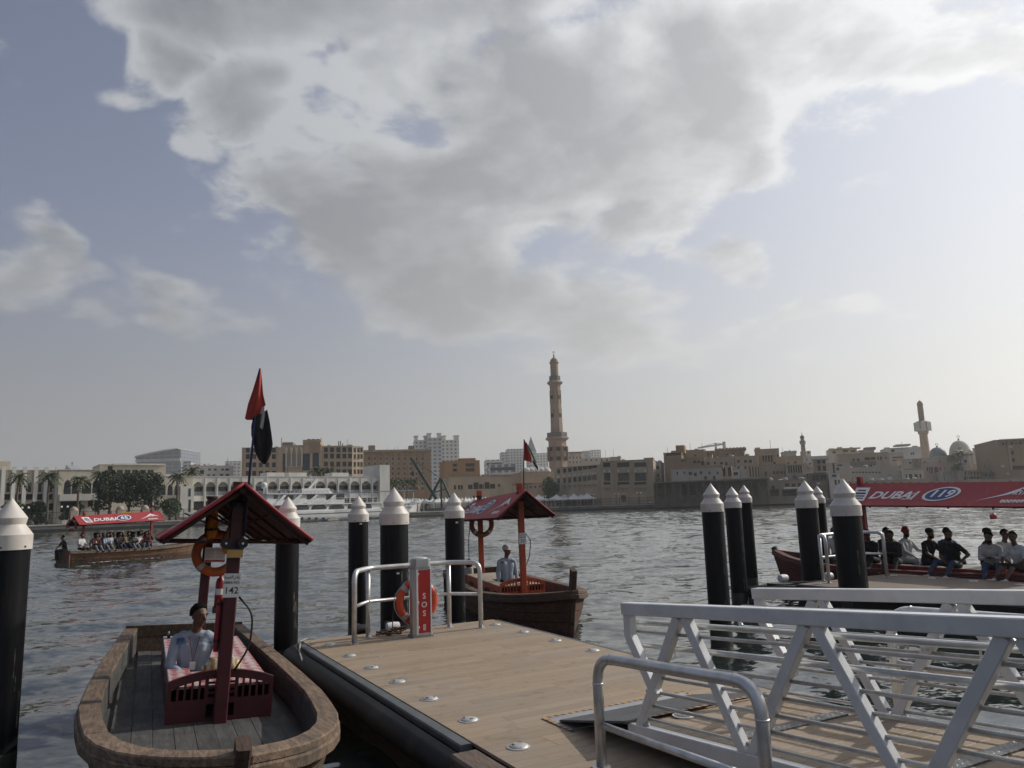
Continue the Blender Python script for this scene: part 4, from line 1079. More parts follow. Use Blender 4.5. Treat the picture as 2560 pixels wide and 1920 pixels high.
# ------------------------------------------------------------------ people
SKIN = M('skin_brown', (.12, .060, .037), .5, 0, .1, 20)
HAIRM = M('black_hair', (.007, .006, .006), .9, 0, .4, 60, .8, 120, spec=.2)
CL = {}
def cloth_mat(name, col):
    return M('cloth_'+name, col, .85, 0, .14, 6, .35, 22)
def person_mesh(key, lean=.12, head_yaw=0.0, head_pitch=0.0, arms=('lap', 'lap'), legs='sit', twist=0.0, sleeve=.55, shorts=False, voxel=.014, fingers=False, hip=0.0, long_shirt=False, side=0.0, face=True, knee=.13, beard=False):
    """continuous body: tapered limbs joined by a voxel remesh. Faces +x, seat plane at z = 0. Slots: skin, shirt, trousers, shoes"""
    V = Vector; prims = []
    def cap(a, ra, b_, rb, tg): prims.append((V(a), ra, V(b_), rb, tg))
    ux = V((math.sin(lean), side, math.cos(lean))).normalized()
    fw = V((math.cos(lean), 0, -math.sin(lean)))
    tw = Matrix.Rotation(twist, 3, 'Z')
    lat = tw @ V((0, 1, 0))
    P0 = V((0, 0, .115))
    C0 = P0+ux*.36; N0 = P0+ux*.50
    cap(P0-V((0, .07, 0)), .105, P0+V((0, .07, 0)), .105, 2)
    for s in (-1, 1):
        cap(P0+V((0, s*.055, .03)), .112, P0+ux*.20+lat*(s*.05), .108, 1)
        cap(P0+ux*.20+lat*(s*.05), .108, C0+lat*(s*.075), .118, 1)
        cap(C0+lat*(s*.075)+ux*.04, .10, N0+lat*(s*.115)-ux*.02, .068, 1)
        cap(N0+ux*.0, .065, N0+lat*(s*.15)-ux*.035, .062, 1)
    if long_shirt: cap(P0-V((0, .06, -.02)), .125, P0+V((.16, 0, -.02)), .12, 1)
    hd = N0+ux*.055
    hdir = (Matrix.Rotation(head_yaw, 3, 'Z') @ Matrix.Rotation(head_pitch, 3, 'Y'))
    HC = N0+ux*.10+V((math.sin(lean*.6)*.10, side*.1, .105))+hdir @ V((.02, 0, 0))
    cap(N0, .060, HC+hdir @ V((-.015, 0, -.06)), .052, 0)
    hp_ = lambda x, y, z: HC+hdir @ V((x, y, z))
    cap(hp_(-.018, 0, .035), .083, hp_(-.018, 0, .04), .083, 0); cap(hp_(.010, 0, .02), .074, hp_(.012, 0, -.035), .066, 0)
    cap(hp_(.030, 0, -.060), .044, hp_(.045, 0, -.082), .030, 0)
    cap(hp_(.078, 0, .012), .012, hp_(.098, 0, -.022), .017, 0)
    for s in (-1, 1):
        cap(hp_(-.01, s*.072, .012), .016, hp_(-.012, s*.074, -.02), .012, 0); cap(hp_(.072, s*.02, .03), .014, hp_(.064, s*.045, .03), .012, 0)
    cap(hp_(.078, -.02, -.052), .012, hp_(.078, .02, -.052), .012, 0)
    hands = []
    for s, mode in zip((1, -1), arms):
        sh = N0+lat*(s*.185)-ux*.05
        if mode == 'lap': el, ha = sh+V((.08, s*.05, -.25)), V((.30, s*.06, .20))
        elif mode == 'knee': el, ha = sh+V((.14, s*.07, -.22)), V((.40, s*.13, .20))
        elif mode == 'phone': el, ha = sh+V((.13, s*.03, -.23)), P0+V((.36, s*.05, .22))
        elif mode == 'akimbo': el, ha = sh+V((-.06, s*.20, -.20)), V((.14, s*.22, .20))
        elif mode == 'prop': el, ha = sh+V((.07, s*.16, -.20)), sh+V((.24, s*.23, -.40))
        elif mode == 'fwd': el, ha = sh+V((.16, s*.03, -.20)), sh+V((.42, s*-.02, -.24))
        elif mode == 'down': el, ha = sh+V((0, s*.05, -.27)), sh+V((.08, s*.06, -.50))
        else: el, ha = sh+V((.10, s*.02, -.25)), sh+V((.30, 0, -.15))
        el = sh+(el-sh).normalized()*.275
        wr = el+(ha-el).normalized()*.235
        if sleeve >= 1:
            cap(sh, .062, el, .052, 1); cap(el, .052, el*.15+wr*.85, .042, 1); cap(el*.15+wr*.85, .034, wr, .029, 0)
        else:
            m_ = sh.lerp(el, sleeve+.2); cap(sh, .064, m_, .058, 1); cap(m_, .044, el, .040, 0); cap(el, .041, wr, .028, 0)
        d = (wr-el).normalized(); dn = V((0, 0, -1)); sd = d.cross(dn).normalized() if abs(d.z) < .95 else V((0, 1, 0))
        pc = wr+d*.05
        for k in (-1, 0, 1): cap(wr+d*.02+sd*(k*.014), .020, pc+d*.02+sd*(k*.020), .016, 0)
        nf = 4
        for k in range(nf):
            q = (k-1.5)*.0185; b0 = pc+d*.025+sd*q
            ln = (.034, .04, .038, .028)[k]
            mid = b0+d*ln*.9+V((0, 0, -.010)); tip = mid+d*ln*.6+V((0, 0, -.022))
            cap(b0, .0095, mid, .0088, 0); cap(mid, .0088, tip, .0075, 0)
        tb = wr+d*.02-sd*(s*.026); cap(tb, .0115, tb+d*.035-sd*(s*.018)+V((0, 0, -.006)), .010, 0); cap(tb+d*.035-sd*(s*.018)+V((0, 0, -.006)), .010, tb+d*.06-sd*(s*.012)+V((0, 0, -.012)), .0085, 0)
        hands.append(pc+d*.05)
    for s in (-1, 1):
        hp0 = P0+V((0, s*.085, -.01))
        if legs == 'sit':
            kn, an = V((.43, s*knee, .085)), V((.41, s*(knee+.01), -.37))
            to = an+V((.17, s*.03, -.045))
        elif legs == 'perch':
            kn, an = V((.43, s*knee, .19)), V((.72, s*(knee+.01), -.10)); to = an+V((.17, s*.03, -.02))
        elif legs == 'cross':
            kn, an = V((.40, s*.26, .10)), V((.26, -s*.14, .045)); to = an+V((.10, -s*.06, -.01))
        elif legs == 'side':
            kn, an = V((.43, s*.11, .10)), V((.60, s*.1, -.30)); to = an+V((.15, 0, -.03))
        else:
            kn, an = hp0+V((.04, s*.02, -.42)), hp0+V((0, s*.03, -.84)); to = an+V((.17, s*.03, -.05))
        cap(hp0, .092, kn, .066, 2)
        if shorts: cap(kn, .052, kn.lerp(an, .4), .056, 0); cap(kn.lerp(an, .4), .056, an, .038, 0)
        else: cap(kn, .066, kn.lerp(an, .45), .062, 2); cap(kn.lerp(an, .45), .062, an+V((0, 0, .03)), .052, 2)
        cap(an, .040, an+V((0, 0, -.02)), .042, 3); cap(an+V((-.03, 0, -.03)), .040, to, .036, 3)
    mb = MB()
    for a, ra, b_, rb, tg in prims:
        d = b_-a; ln = d.length
        d = d.normalized() if ln > 1e-6 else V((0, 0, 1))
        ks = [(-1, .0), (-.87, .5), (-.5, .87), (0, 1)]
        pts, rs = [], []
        for q, w in ks: pts.append(a+d*(q*ra)); rs.append(max(ra*w, 1e-4))
        for q, w in ks[::-1]: pts.append(b_-d*(q*rb)); rs.append(max(rb*w, 1e-4))
        mb.tube(pts, rs, 10)
    me0 = mb.mesh('tmp', [SKIN], fix=True)
    ob = bpy.data.objects.new('tmp', me0); COL.objects.link(ob)
    r_ = ob.modifiers.new('r', 'REMESH'); r_.mode = 'VOXEL'; r_.voxel_size = voxel; r_.adaptivity = 0.0
    s_ = ob.modifiers.new('s', 'SMOOTH'); s_.factor = .5; s_.iterations = 2 if fingers else 3
    dg = bpy.context.evaluated_depsgraph_get()
    me = bpy.data.meshes.new_from_object(ob.evaluated_get(dg)); me.name = 'person'
    bpy.data.objects.remove(ob); bpy.data.meshes.remove(me0)
    n = len(me.polygons); cen = np.empty(n*3); me.polygons.foreach_get('center', cen); cen = cen.reshape(-1, 3)
    best = np.full(n, 1e9); tagv = np.zeros(n, int)
    for a, ra, b_, rb, tg in prims:
        a, b_ = np.array(a), np.array(b_); d = b_-a; l2 = d@d+1e-12
        u = np.clip(((cen-a)@d)/l2, 0, 1); dist = np.linalg.norm(cen-(a+u[:, None]*d), axis=1)-(ra+(rb-ra)*u)
        m_ = dist < best; best[m_] = dist[m_]; tagv[m_] = tg
    me.materials.clear()
    for m_ in (SKIN, SKIN, SKIN, SKIN): me.materials.append(m_)
    me.polygons.foreach_set('material_index', tagv.tolist())
    me.polygons.foreach_set('use_smooth', [True]*n); me.update()
    return dict(me=me, HC=HC, hdir=hdir, hands=hands)
def hair_mesh(kind):
    mb = MB(); P = []
    n, k = 20, 10
    for i in range(k+1):
        th = math.pi*.60*i/k; row = []
        for j in range(n+1):
            a = 2*math.pi*j/n
            lim = 1.0 if math.cos(a) < .2 else 1.0-.56*max(0, math.cos(a))**.6
            t_ = th*lim; w = .007*math.sin(9*a+5*i)*math.sin(4*a-3*i)
            row.append((-.020+(.098+w)*math.sin(t_)*math.cos(a), (.090+w)*math.sin(t_)*math.sin(a), .035+(.109+w)*math.cos(t_)))
        P.append(row)
    mb.grid(P); mb.grid([[(x*.93, y*.93, z*.95+.001) for x, y, z in r] for r in P])
    if kind == 'cap':
        mb = MB(); mb.lathe([(.099, -.01), (.101, .03), (.092, .075), (.06, .105), (.0, .118)], 18, (-.018, 0, .045))
        mb._add([(-.018+.095*math.cos(a), .085*math.sin(a), .045) for a in np.linspace(-1.1, 1.1, 9)]+[(.06+.105*math.cos(a), .075*math.sin(a), .030) for a in np.linspace(1.2, -1.2, 9)], [tuple(range(18))])
        mb._add([(-.018+.095*math.cos(a), .085*math.sin(a), .039) for a in np.linspace(-1.1, 1.1, 9)]+[(.06+.105*math.cos(a), .075*math.sin(a), .024) for a in np.linspace(1.2, -1.2, 9)], [tuple(range(17, -1, -1))])
    elif kind == 'turban':
        mb = MB()
        for q in range(5): mb.torus(.075-.010*q, .034, (-.02, 0, .05+.022*q), Matrix.Rotation(.12*(q % 2)-.06-.15, 3, 'Y'), 20, 8)
        mb.ell((-.02, 0, .10), (.085, .08, .07), 14, 8)
    elif kind == 'long':
        mb.grid([[(-.05-.06*math.cos(a), .085*math.sin(a), .05-.24*v) for a in np.linspace(-1.9, 1.9, 9)] for v in (0, .4, .8, 1)])
    elif kind == 'beanie':
        mb = MB(); mb.lathe([(.098, -.005), (.104, .01), (.098, .025), (.09, .07), (.055, .108), (.0, .12)], 18, (-.02, 0, .04))
    return mb
HAIRS = {}
def beard_mesh():
    mb = MB(); P = []
    for i in range(7):
        z = -.048-.06*i/6
        P.append([(.012+(.083-.012*i/6*1.5)*math.cos(a), (.072-.02*i/6)*math.sin(a), z-.012*math.cos(a)) for a in np.linspace(-1.5, 1.5, 11)])
    mb.grid(P); mb._add(P[-1], [tuple(range(11))]); return mb
EYES = None
PROTO = {}
def person(pose, label, loc, rz, shirt, trousers, shoes, hair='short', group=None, hairm=None, beard=False, eyes=True, rot=None, **kw):
    global EYES
    if pose not in PROTO: PROTO[pose] = person_mesh(pose, **kw)
    pr = PROTO[pose]
    o = link('person', pr['me']); tag(o, label, 'person', group)
    o.location = loc; o.rotation_euler = rot or (0, 0, rz)
    for i, m_ in enumerate((SKIN, shirt, trousers, shoes)):
        o.material_slots[i].link = 'OBJECT'; o.material_slots[i].material = m_
    def head(nm, me):
        c = link(nm, me, o); c.matrix_local = Matrix.Translation(pr['HC']) @ pr['hdir'].to_4x4(); return c
    if hair != 'none':
        hm = hairm or HAIRM; k = (hair, hm.name)
        if k not in HAIRS: HAIRS[k] = hair_mesh(hair).mesh('hair', hm, True, 50, True)
        head('cap' if hair in ('cap', 'beanie') else 'turban' if hair == 'turban' else 'hair', HAIRS[k])
    if hair in ('cap', 'beanie'):
        k = ('short', HAIRM.name)
        if k not in HAIRS: HAIRS[k] = hair_mesh('short').mesh('hair', HAIRM, True, 50, True)
        h_ = head('hair', HAIRS[k]); h_.matrix_local = h_.matrix_local @ Matrix.Scale(.97, 4)
    if beard:
        if 'beard' not in HAIRS: HAIRS['beard'] = beard_mesh().mesh('beard', HAIRM, True, 60, True)
        head('beard', HAIRS['beard'])
    if eyes:
        if EYES is None:
            EYES = [MB().ell((.071, s*.031, .014), (.008, .014, .006), 8, 6).mesh('eye', M('eye_dark', (.03, .022, .02), .3), True) for s in (-1, 1)]
            person.brow = None
            BROWS = [MB().bar((.083, s*.016, .036), (.074, s*.050, .034), .008, .009).mesh('eyebrow', HAIRM) for s in (-1, 1)]; person.brow = BROWS
        head('eye', EYES[0]); head('eye', EYES[1])
        for b_ in person.brow: head('eyebrow', b_)
    return o
cm = {k: cloth_mat(k, v) for k, v in dict(white=(.56, .56, .55), offwhite=(.45, .43, .40), paleblue=(.32, .37, .45), blue=(.05, .09, .20), navy=(.018, .022, .045), black=(.012, .012, .013), charcoal=(.030, .030, .033), grey=(.16, .16, .165), jeans=(.045, .065, .11), maroon=(.10, .02, .025), brown=(.07, .045, .03), khaki=(.20, .16, .11), green=(.06, .09, .06), orange=(.35, .10, .03), pink=(.35, .20, .20), red=(.30, .03, .03)).items()}
sneaker, shoe_b = M('white_sneakers', (.6, .6, .58), .6), M('black_shoes', (.015, .015, .015), .5)

# operator of 142, sitting in the well and leaning on one hand
op = person('op142', 'seated boatman in pale blue shirt with navy shoulders on the maroon boat', (0, 0, 0), 0, cm['paleblue'], cm['navy'], shoe_b, lean=.10, head_yaw=.62, head_pitch=.06, arms=('prop', 'lap'), sleeve=1.0, voxel=.0085, fingers=True, twist=-.18, side=.03)
place(op, b142, -1.3, -.24, .40); op.scale = (1.1, 1.12, 1.08)
for s in (-1, 1):      # shoulder yoke and lanyard card
    mb = MB(); mb.grid([[(.035+.012*u+.085*math.cos(a), s*(.10+.075*u)+0, .545-.03*u+.068*math.sin(a)) for a in np.linspace(.1, 2.6, 7)] for u in np.linspace(0, 1, 4)])
    y_ = mb.build('shoulder_yoke', cm['blue'], op, smooth=True)
mb = MB(); mb.tube([(.12, -.05, .60), (.165, -.02, .45), (.175, .0, .33), (.165, .02, .45), (.12, .05, .60)], .005, 5); mb.build('lanyard', cm['maroon'], op)
mb = MB(); mb.box((.178, 0, .30), (.006, .06, .085)); mb.build('name_card', white_print, op)
op2 = person('op53', 'boatman in cap and pale blue shirt standing in the orange-red boat', (0, 0, 0), 0, cm['paleblue'], cm['navy'], shoe_b, hair='cap', hairm=cm['offwhite'], lean=.03, head_yaw=.75, arms=('down', 'down'), sleeve=1.0, voxel=.014, twist=.1, legs='stand')
place(op2, b53, -1.3, 0, .58)
for s in (-1, 1):
    mb = MB(); mb.grid([[(.02+.085*math.cos(a), s*(.10+.075*u), .55-.03*u+.068*math.sin(a)) for a in np.linspace(.1, 2.6, 7)] for u in np.linspace(0, 1, 4)]); mb.build('shoulder_yoke', cm['navy'], op2, smooth=True)

# passengers of 119: front row faces the pier, back row faces the open water
def on_tt(x, tt):
    d = ray(x, 1380); k = tt/(d.x*TV.x+d.y*TV.y); return k*(d.x*AV.x+d.y*AV.y)
FR, BR = 18.28, 18.98
rz_front = math.atan2(-TV.y, -TV.x); rz_back = math.atan2(TV.y, TV.x); rz_bow = math.atan2(AV.y, AV.x); rz_st = rz_bow+math.pi
POSES = dict(
    phone=dict(legs='perch', lean=.34, head_pitch=.35, arms=('phone', 'phone'), sleeve=1.0),
    phone_l=dict(legs='perch', lean=.30, head_yaw=-.35, head_pitch=.30, arms=('phone', 'phone'), sleeve=1.0, twist=-.15),
    akimbo=dict(legs='perch', lean=.20, head_yaw=.55, arms=('akimbo', 'lap'), sleeve=.5, knee=.20),
    upright=dict(lean=.10, arms=('lap', 'lap'), sleeve=.5), relaxed=dict(lean=.15, head_yaw=.3, arms=('knee', 'lap'), sleeve=.5),
    side=dict(lean=.24, arms=('fwd', 'knee'), sleeve=.5), side_long=dict(lean=.08, arms=('fwd', 'knee'), sleeve=1.0, head_pitch=.08),
    slump=dict(lean=.50, head_pitch=.45, arms=('knee', 'knee'), sleeve=1.0), shorts=dict(legs='perch', lean=.30, head_yaw=.5, arms=('lap', 'knee'), sleeve=.5, shorts=True))
def pax(pose, px, tt, rz, label, shirt, trousers, shoes=None, z=.64, **kw):
    s = on_tt(px, tt); k = {**POSES[pose], **{}}
    return person(pose, label, L(tt, s, z), rz, cm[shirt], cm[trousers], shoes or shoe_b, group='passengers on the red ferry', **kw, **k)
pax('phone', 2182, FR, rz_front+.2, 'passenger in dark clothes and black beanie bending over a phone behind the handrail', 'black', 'black', hair='beanie', hairm=cm['black'])
pax('phone', 2236, FR, rz_front+.35, 'barefoot passenger in dark long shirt looking down at a phone by the handrail post', 'charcoal', 'charcoal', M('bare_feet', (.15, .075, .045), .6))
pax('akimbo', 2384, FR, rz_front, 'bearded passenger in black and grey tee, jeans and white sneakers, hand on hip', 'black', 'jeans', sneaker, beard=True)
pax('phone_l', 2478, FR, rz_front+.45, 'passenger in pale shirt and blue jeans bent over a phone', 'offwhite', 'jeans', shoe_b, beard=True)
pax('shorts', 2553, FR, rz_front-.2, 'passenger in white tee, dark shorts and white sneakers', 'white', 'black', sneaker)
pax('upright', 2093, FR+.3, rz_front, 'passenger in white shirt half hidden behind the stoutest pile', 'white', 'navy')
pax('relaxed', 2216, BR, rz_st-.5, 'short-haired passenger in dark grey tee sitting behind the phone watchers', 'charcoal', 'black')
pax('side_long', 2264, BR, rz_st-.1, 'bearded passenger in red turban and long white shirt', 'white', 'white', hair='turban', hairm=cm['red'], beard=True)
pax('side', 2316, BR-.2, rz_st-.15, 'passenger in black cap and black tee seen in profile', 'black', 'navy', hair='cap', hairm=cm['black'], beard=True)
pax('upright', 2368, BR+.1, rz_back, 'small passenger mostly hidden behind the bearded one', 'blue', 'black')
pax('relaxed', 2462, BR, rz_st+.2, 'passenger in dark hat and black top behind the phone user in jeans', 'black', 'black', hair='cap', hairm=cm['black'])
pax('side', 2506, BR+.05, rz_st-.5, 'passenger in plain white tee turned towards the water', 'white', 'grey')
pax('phone', 2150, BR, rz_back, 'passenger in brown shirt behind the stout pile', 'brown', 'black')
# a man in the pier ferry's bow
o = person('slump', 'passenger in grey cap crouching in the bow of the red ferry', on_boat(b119, 1.75, .1, .36), rz_st, cm['maroon'], cm['brown'], shoe_b, hair='cap', hairm=cm['grey'], group='passengers on the red ferry', **POSES['slump'])

# passengers of 65
R65 = random.Random(11)
cols = ['maroon', 'white', 'offwhite', 'black', 'paleblue', 'grey', 'navy', 'white', 'blue', 'charcoal', 'maroon', 'white', 'khaki', 'grey', 'white', 'black', 'offwhite', 'navy', 'charcoal', 'white', 'grey', 'maroon', 'black', 'paleblue']
desc = {'maroon': 'maroon', 'white': 'white', 'offwhite': 'cream', 'black': 'black', 'paleblue': 'pale blue', 'grey': 'grey', 'navy': 'navy', 'blue': 'bright blue', 'charcoal': 'charcoal', 'khaki': 'khaki'}
seen = {}
for i, ck in enumerate(cols):
    front = i % 3 != 2
    x = -3.35+3.25*i/(len(cols)-1)
    tr = R65.choice(['black', 'jeans', 'navy', 'grey', 'brown'])
    seen[ck] = seen.get(ck, 0)+1
    where = 'on the near side of the bench' if front else 'on the far side of the bench'
    end = 'near the rear mast' if x < -2.2 else 'near the front mast' if x > -1.1 else 'amidships'
    if -1.9 < x < -.7 and not front: pass
    o = person(R65.choice(['upright', 'relaxed', 'slump', 'phone']), '%s %s-topped passenger in %s trousers %s %s, moving boat' % (ORD[seen[ck]-1], desc[ck], {'jeans': 'blue'}.get(tr, tr), 'facing the piers' if front else 'facing away', end), (0, 0, 0), 0, cm[ck], cm[tr], shoe_b, hair=R65.choice(['short', 'short', 'short', 'long']), group='passengers on the under way boat', eyes=False)
    place(o, b65, x, -.30 if front else .30, .71, (-math.pi/2 if front else math.pi/2)+R65.uniform(-.5, .5))
o = person('upright', 'boatman in white shirt standing by the rear mast of the under way boat', (0, 0, 0), 0, cm['white'], cm['black'], shoe_b, group='passengers on the under way boat', eyes=False)
place(o, b65, -4.15, -.35, .71, -1.2)
o = person('side', 'crewman in black sitting at the stern of the under way boat', (0, 0, 0), 0, cm['black'], cm['black'], shoe_b, group='passengers on the under way boat', eyes=False)
place(o, b65, -4.75, .2, .68, math.pi)
# ------------------------------------------------------------------ the far bank: buildings
kA = lambda x, y: (x/3.456, 1060+y/3.456)
kB = lambda x, y: (560+x/3.456, 1060+y/3.456)
kC = lambda x, y: (1040+x/3.456, 1060+y/3.456)
kD = lambda x, y: (1600+x/4.608, 1060+y/4.608)
kE = lambda x, y: (2080+x/4.608, 980+y/4.608)
def plaster(n, c, v=.10): return M('plaster_'+n, c, .9, 0, v, .25, .15, 4, stain=(tuple(k*.72 for k in c), .18, .5), stretch=(1, 1, .5))
PL = {n: plaster(n, c) for n, c in dict(white=(.62, .60, .55), cream=(.55, .49, .39), sand=(.43, .34, .245), tan=(.40, .30, .21), brown=(.30, .215, .145), ochre=(.36, .21, .10), grey=(.40, .37, .33), dgrey=(.20, .185, .17), stone=(.34, .28, .215), pink=(.42, .33, .28), pale=(.50, .45, .37), minaret=(.35, .265, .20)).items()}
glass_d = M('dark_window_glass', (.030, .033, .036), .15, 0, .3, .8, rand=.4)
glass_t = M('teal_window_glass', (.035, .06, .065), .12, 0, .2, .6, rand=.2)
louvre = M('dark_louvre', (.045, .038, .032), .7, 0, .3, 1.5)
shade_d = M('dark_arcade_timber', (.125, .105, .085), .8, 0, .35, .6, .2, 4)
def far_mat(name, wall, win, px, pz, fx=.5, fz=.55):
    """distant tower: rows of windows too small to pick apart"""
    m, t, b, tcn = mat_tree(name)
    x_, y_, z_ = t.sep(tcn.outputs['Object'])
    h_ = t.m('ADD', x_, y_)
    a = t.m('ABSOLUTE', t.m('SUBTRACT', t.m('FRACT', t.m('DIVIDE', h_, px)), .5)); c_ = t.m('ABSOLUTE', t.m('SUBTRACT', t.m('FRACT', t.m('DIVIDE', z_, pz)), .5))
    f = t.m('MULTIPLY', t.m('LESS_THAN', a, fx/2), t.m('LESS_THAN', c_, fz/2))
    t.l.new(t.mix(f, t.mix(t.noise(tcn.outputs['Object'], .08, 3), (*[k*.9 for k in wall], 1), (*[min(1, k*1.08) for k in wall], 1)), (*win, 1)), b.inputs['Base Color'])
    b.inputs['Roughness'].default_value = .7
    return m
tower_w = far_mat('tower_white', (.60, .58, .54), (.16, .17, .18), 3.6, 3.3, .5, .5)
tower_g = far_mat('tower_grey', (.46, .46, .46), (.14, .15, .17), 4.2, 3.4, .62, .5)
tower_b = far_mat('tower_beige', (.50, .42, .33), (.15, .13, .12), 3.8, 3.4, .42, .5)
WINM = {}
class Bld:
    def __init__(s, k, x0, x1, ytop, D, yaw, label, mat, depth=14.0, name='building', cat='building', ybase=None, D_right=False):
        s.k = k; s.yaw = R(yaw); s.u = Vector((math.cos(s.yaw), math.sin(s.yaw)))
        X0, Y0 = k(x0, ytop); X1, Y1 = k(x1, ytop)
        ym = (Y0+1290)/2
        d0, d1 = ray(X0, ym), ray(X1, ym)
        if D_right:
            p1 = Vector((d1.x/d1.y*D, D)); m0 = d0.x/d0.y
            w = (p1.x-m0*p1.y)/(s.u.x-m0*s.u.y); p0 = p1-s.u*w
        else:
            p0 = Vector((d0.x/d0.y*D, D)); m1 = d1.x/d1.y
            w = (m1*p0.y-p0.x)/(s.u.x-m1*s.u.y)
        s.W = w; s.p0 = p0
        s.o = thing(name, label, cat, (p0.x, p0.y, LANDZ), s.yaw)
        s.H = s.uz(x0+(x1-x0)*.5, ytop)[1]; s.mat = mat; s.depth = depth; s.holes = []; s.n = 0
    def uz(s, x, y, off=0.0):
        """crop pixel to facade coordinates; off = metres in front of the facade"""
        d = ray(*s.k(x, y)); n = Vector((s.u.y, -s.u.x)); q = s.p0+n*off
        t_ = (q.x*n.x+q.y*n.y)/(d.x*n.x+d.y*n.y)
        p = Vector((d.x*t_, d.y*t_)); return (p-q).dot(s.u), H+d.z*t_-LANDZ
    def rect(s, x0, y0, x1, y1):
        a = s.uz((x0+x1)/2, y1); c = s.uz((x0+x1)/2, y0); l, r = s.uz(x0, (y0+y1)/2)[0], s.uz(x1, (y0+y1)/2)[0]
        return (l, a[1], r, c[1])
    def win(s, rects, mat=None, rec=.35, px=True, nm='window'):
        for q in rects:
            l, z0, r, z1 = s.rect(*q) if px else q
            l, r = max(l, .05), min(r, s.W-.05); z0, z1 = max(z0, .05), min(z1, s.H-.05)
            if r-l < .1 or z1-z0 < .1: continue
            if any(l < b_[2]+.02 and r > b_[0]-.02 and z0 < b_[3]+.02 and z1 > b_[1]-.02 for b_ in s.holes): continue
            s.holes.append((l, z0, r, z1)); s.n += 1
            m_ = mat or glass_d; kk = (round(r-l, 1), round(z1-z0, 1), m_.name)
            if kk not in WINM:
                mb = MB(); w_, h_ = r-l+.04, z1-z0+.04; fw = min(.09, w_*.12)
                mb.b2(-w_/2, w_/2, 0, .04, -h_/2, h_/2)
                mb.cur = 1
                if w_ > .8:
                    mb.b2(-fw/2, fw/2, -.03, .001, -h_/2, h_/2); mb.b2(-w_/2, w_/2, -.028, .001, h_*.12, h_*.12+fw)
                WINM[kk] = mb.mesh('window', [m_, louvre])
            link(nm, WINM[kk], s.o, ((l+r)/2, rec, (z0+z1)/2))
        return s
    def grid(s, x0, x1, nx, ww, ys, hh, mat=None, rec=.35, slope=0.0):
        """nx columns between crop x0..x1 (centres), rows at crop ys"""
        rs = []
        for y in ys:
            for i in range(nx):
                x = x0+(x1-x0)*i/max(nx-1, 1); yy = y+slope*(x-x0)
                rs.append((x-ww/2, yy-hh/2, x+ww/2, yy+hh/2))
        return s.win(rs, mat, rec)
    def wall(s, parapet=.5, roofm=None):
        xs = sorted({0.0, s.W, *[h[0] for h in s.holes], *[h[2] for h in s.holes]})
        zs = sorted({-1.0, s.H, *[h[1] for h in s.holes], *[h[3] for h in s.holes]})
        mb = MB()
        for i in range(len(xs)-1):
            for j in range(len(zs)-1):
                cx_, cz_ = (xs[i]+xs[i+1])/2, (zs[j]+zs[j+1])/2
                if any(h[0] < cx_ < h[2] and h[1] < cz_ < h[3] for h in s.holes): continue
                mb.quad((xs[i], 0, zs[j]), (xs[i+1], 0, zs[j]), (xs[i+1], 0, zs[j+1]), (xs[i], 0, zs[j+1]))
        for l, z0, r, z1 in s.holes:
            e = .40
            mb.quad((l, 0, z0), (l, e, z0), (l, e, z1), (l, 0, z1)); mb.quad((r, 0, z0), (r, 0, z1), (r, e, z1), (r, e, z0))
            mb.quad((l, 0, z1), (l, e, z1), (r, e, z1), (r, 0, z1)); mb.quad((l, 0, z0), (r, 0, z0), (r, e, z0), (l, e, z0))
        d = s.depth
        mb.quad((0, 0, -1), (0, 0, s.H), (0, d, s.H), (0, d, -1)); mb.quad((s.W, 0, -1), (s.W, d, -1), (s.W, d, s.H), (s.W, 0, s.H))
        mb.quad((0, d, -1), (0, d, s.H), (s.W, d, s.H), (s.W, d, -1)); mb.quad((0, 0, s.H-parapet), (s.W, 0, s.H-parapet), (s.W, d, s.H-parapet), (0, d, s.H-parapet))
        mb.build('wall', s.mat, s.o, fix=False)
        if s.p0.y < 330 and not s.mat.name.startswith('tower'):
            r_ = random.Random(int(s.W*37+s.H*11)); acm = M('ac_grey', (.45, .44, .42), .6)
            for _ in range(int(2+s.W/5)):
                x, z = r_.uniform(.6, max(.7, s.W-1.4)), r_.uniform(2.5, max(2.6, s.H-1.6))
                if any(h[0]-.9 < x < h[2]+.1 and h[1]-.8 < z < h[3]+.1 for h in s.holes): continue
                k = r_.random()
                if k < .5: mb = MB(); mb.b2(x, x+.9, -.42, -.02, z, z+.65); mb.build('air_conditioner', acm, s.o)
                elif k < .75: mb = MB(); mb.b2(x, x+.12, -.14, -.02, .2, s.H-.3); mb.build('downpipe', acm if r_.random() < .5 else louvre, s.o)
                else: mb = MB(); mb.b2(x, x+.75, -.05, .02, z, z+.9); mb.build('small_vent', louvre, s.o)
            for l, z0, r, z1 in s.holes:
                if r_.random() < .45 and r-l > .8: mb = MB(); mb.b2(l-.12, r+.12, -.16, .03, z0-.14, z0-.01); mb.build('sill', s.mat, s.o)
        if parapet:
            mb = MB(); c_ = .14; z0, z1 = s.H-.02, s.H+.12
            mb.b2(-c_, s.W+c_, -c_, .3, z0, z1); mb.b2(-c_, .3, .3, d, z0, z1); mb.b2(s.W-.3, s.W+c_, .3, d, z0, z1); mb.b2(-c_, s.W+c_, d, d+c_, z0, z1)
            mb.build('parapet', s.mat, s.o, fix=False)
        return s
    def box(s, nm, x0, y0, x1, y1, mat, d0=-.3, d1=.3, off=None):
        l, z0, r, z1 = s.rect(x0, y0, x1, y1)
        mb = MB(); mb.b2(l, r, d0, d1, z0, z1); return mb.build(nm, mat, s.o)
    def raw(s, nm, l, r, d0, d1, z0, z1, mat):
        mb = MB(); mb.b2(l, r, d0, d1, z0, z1); return mb.build(nm, mat, s.o)
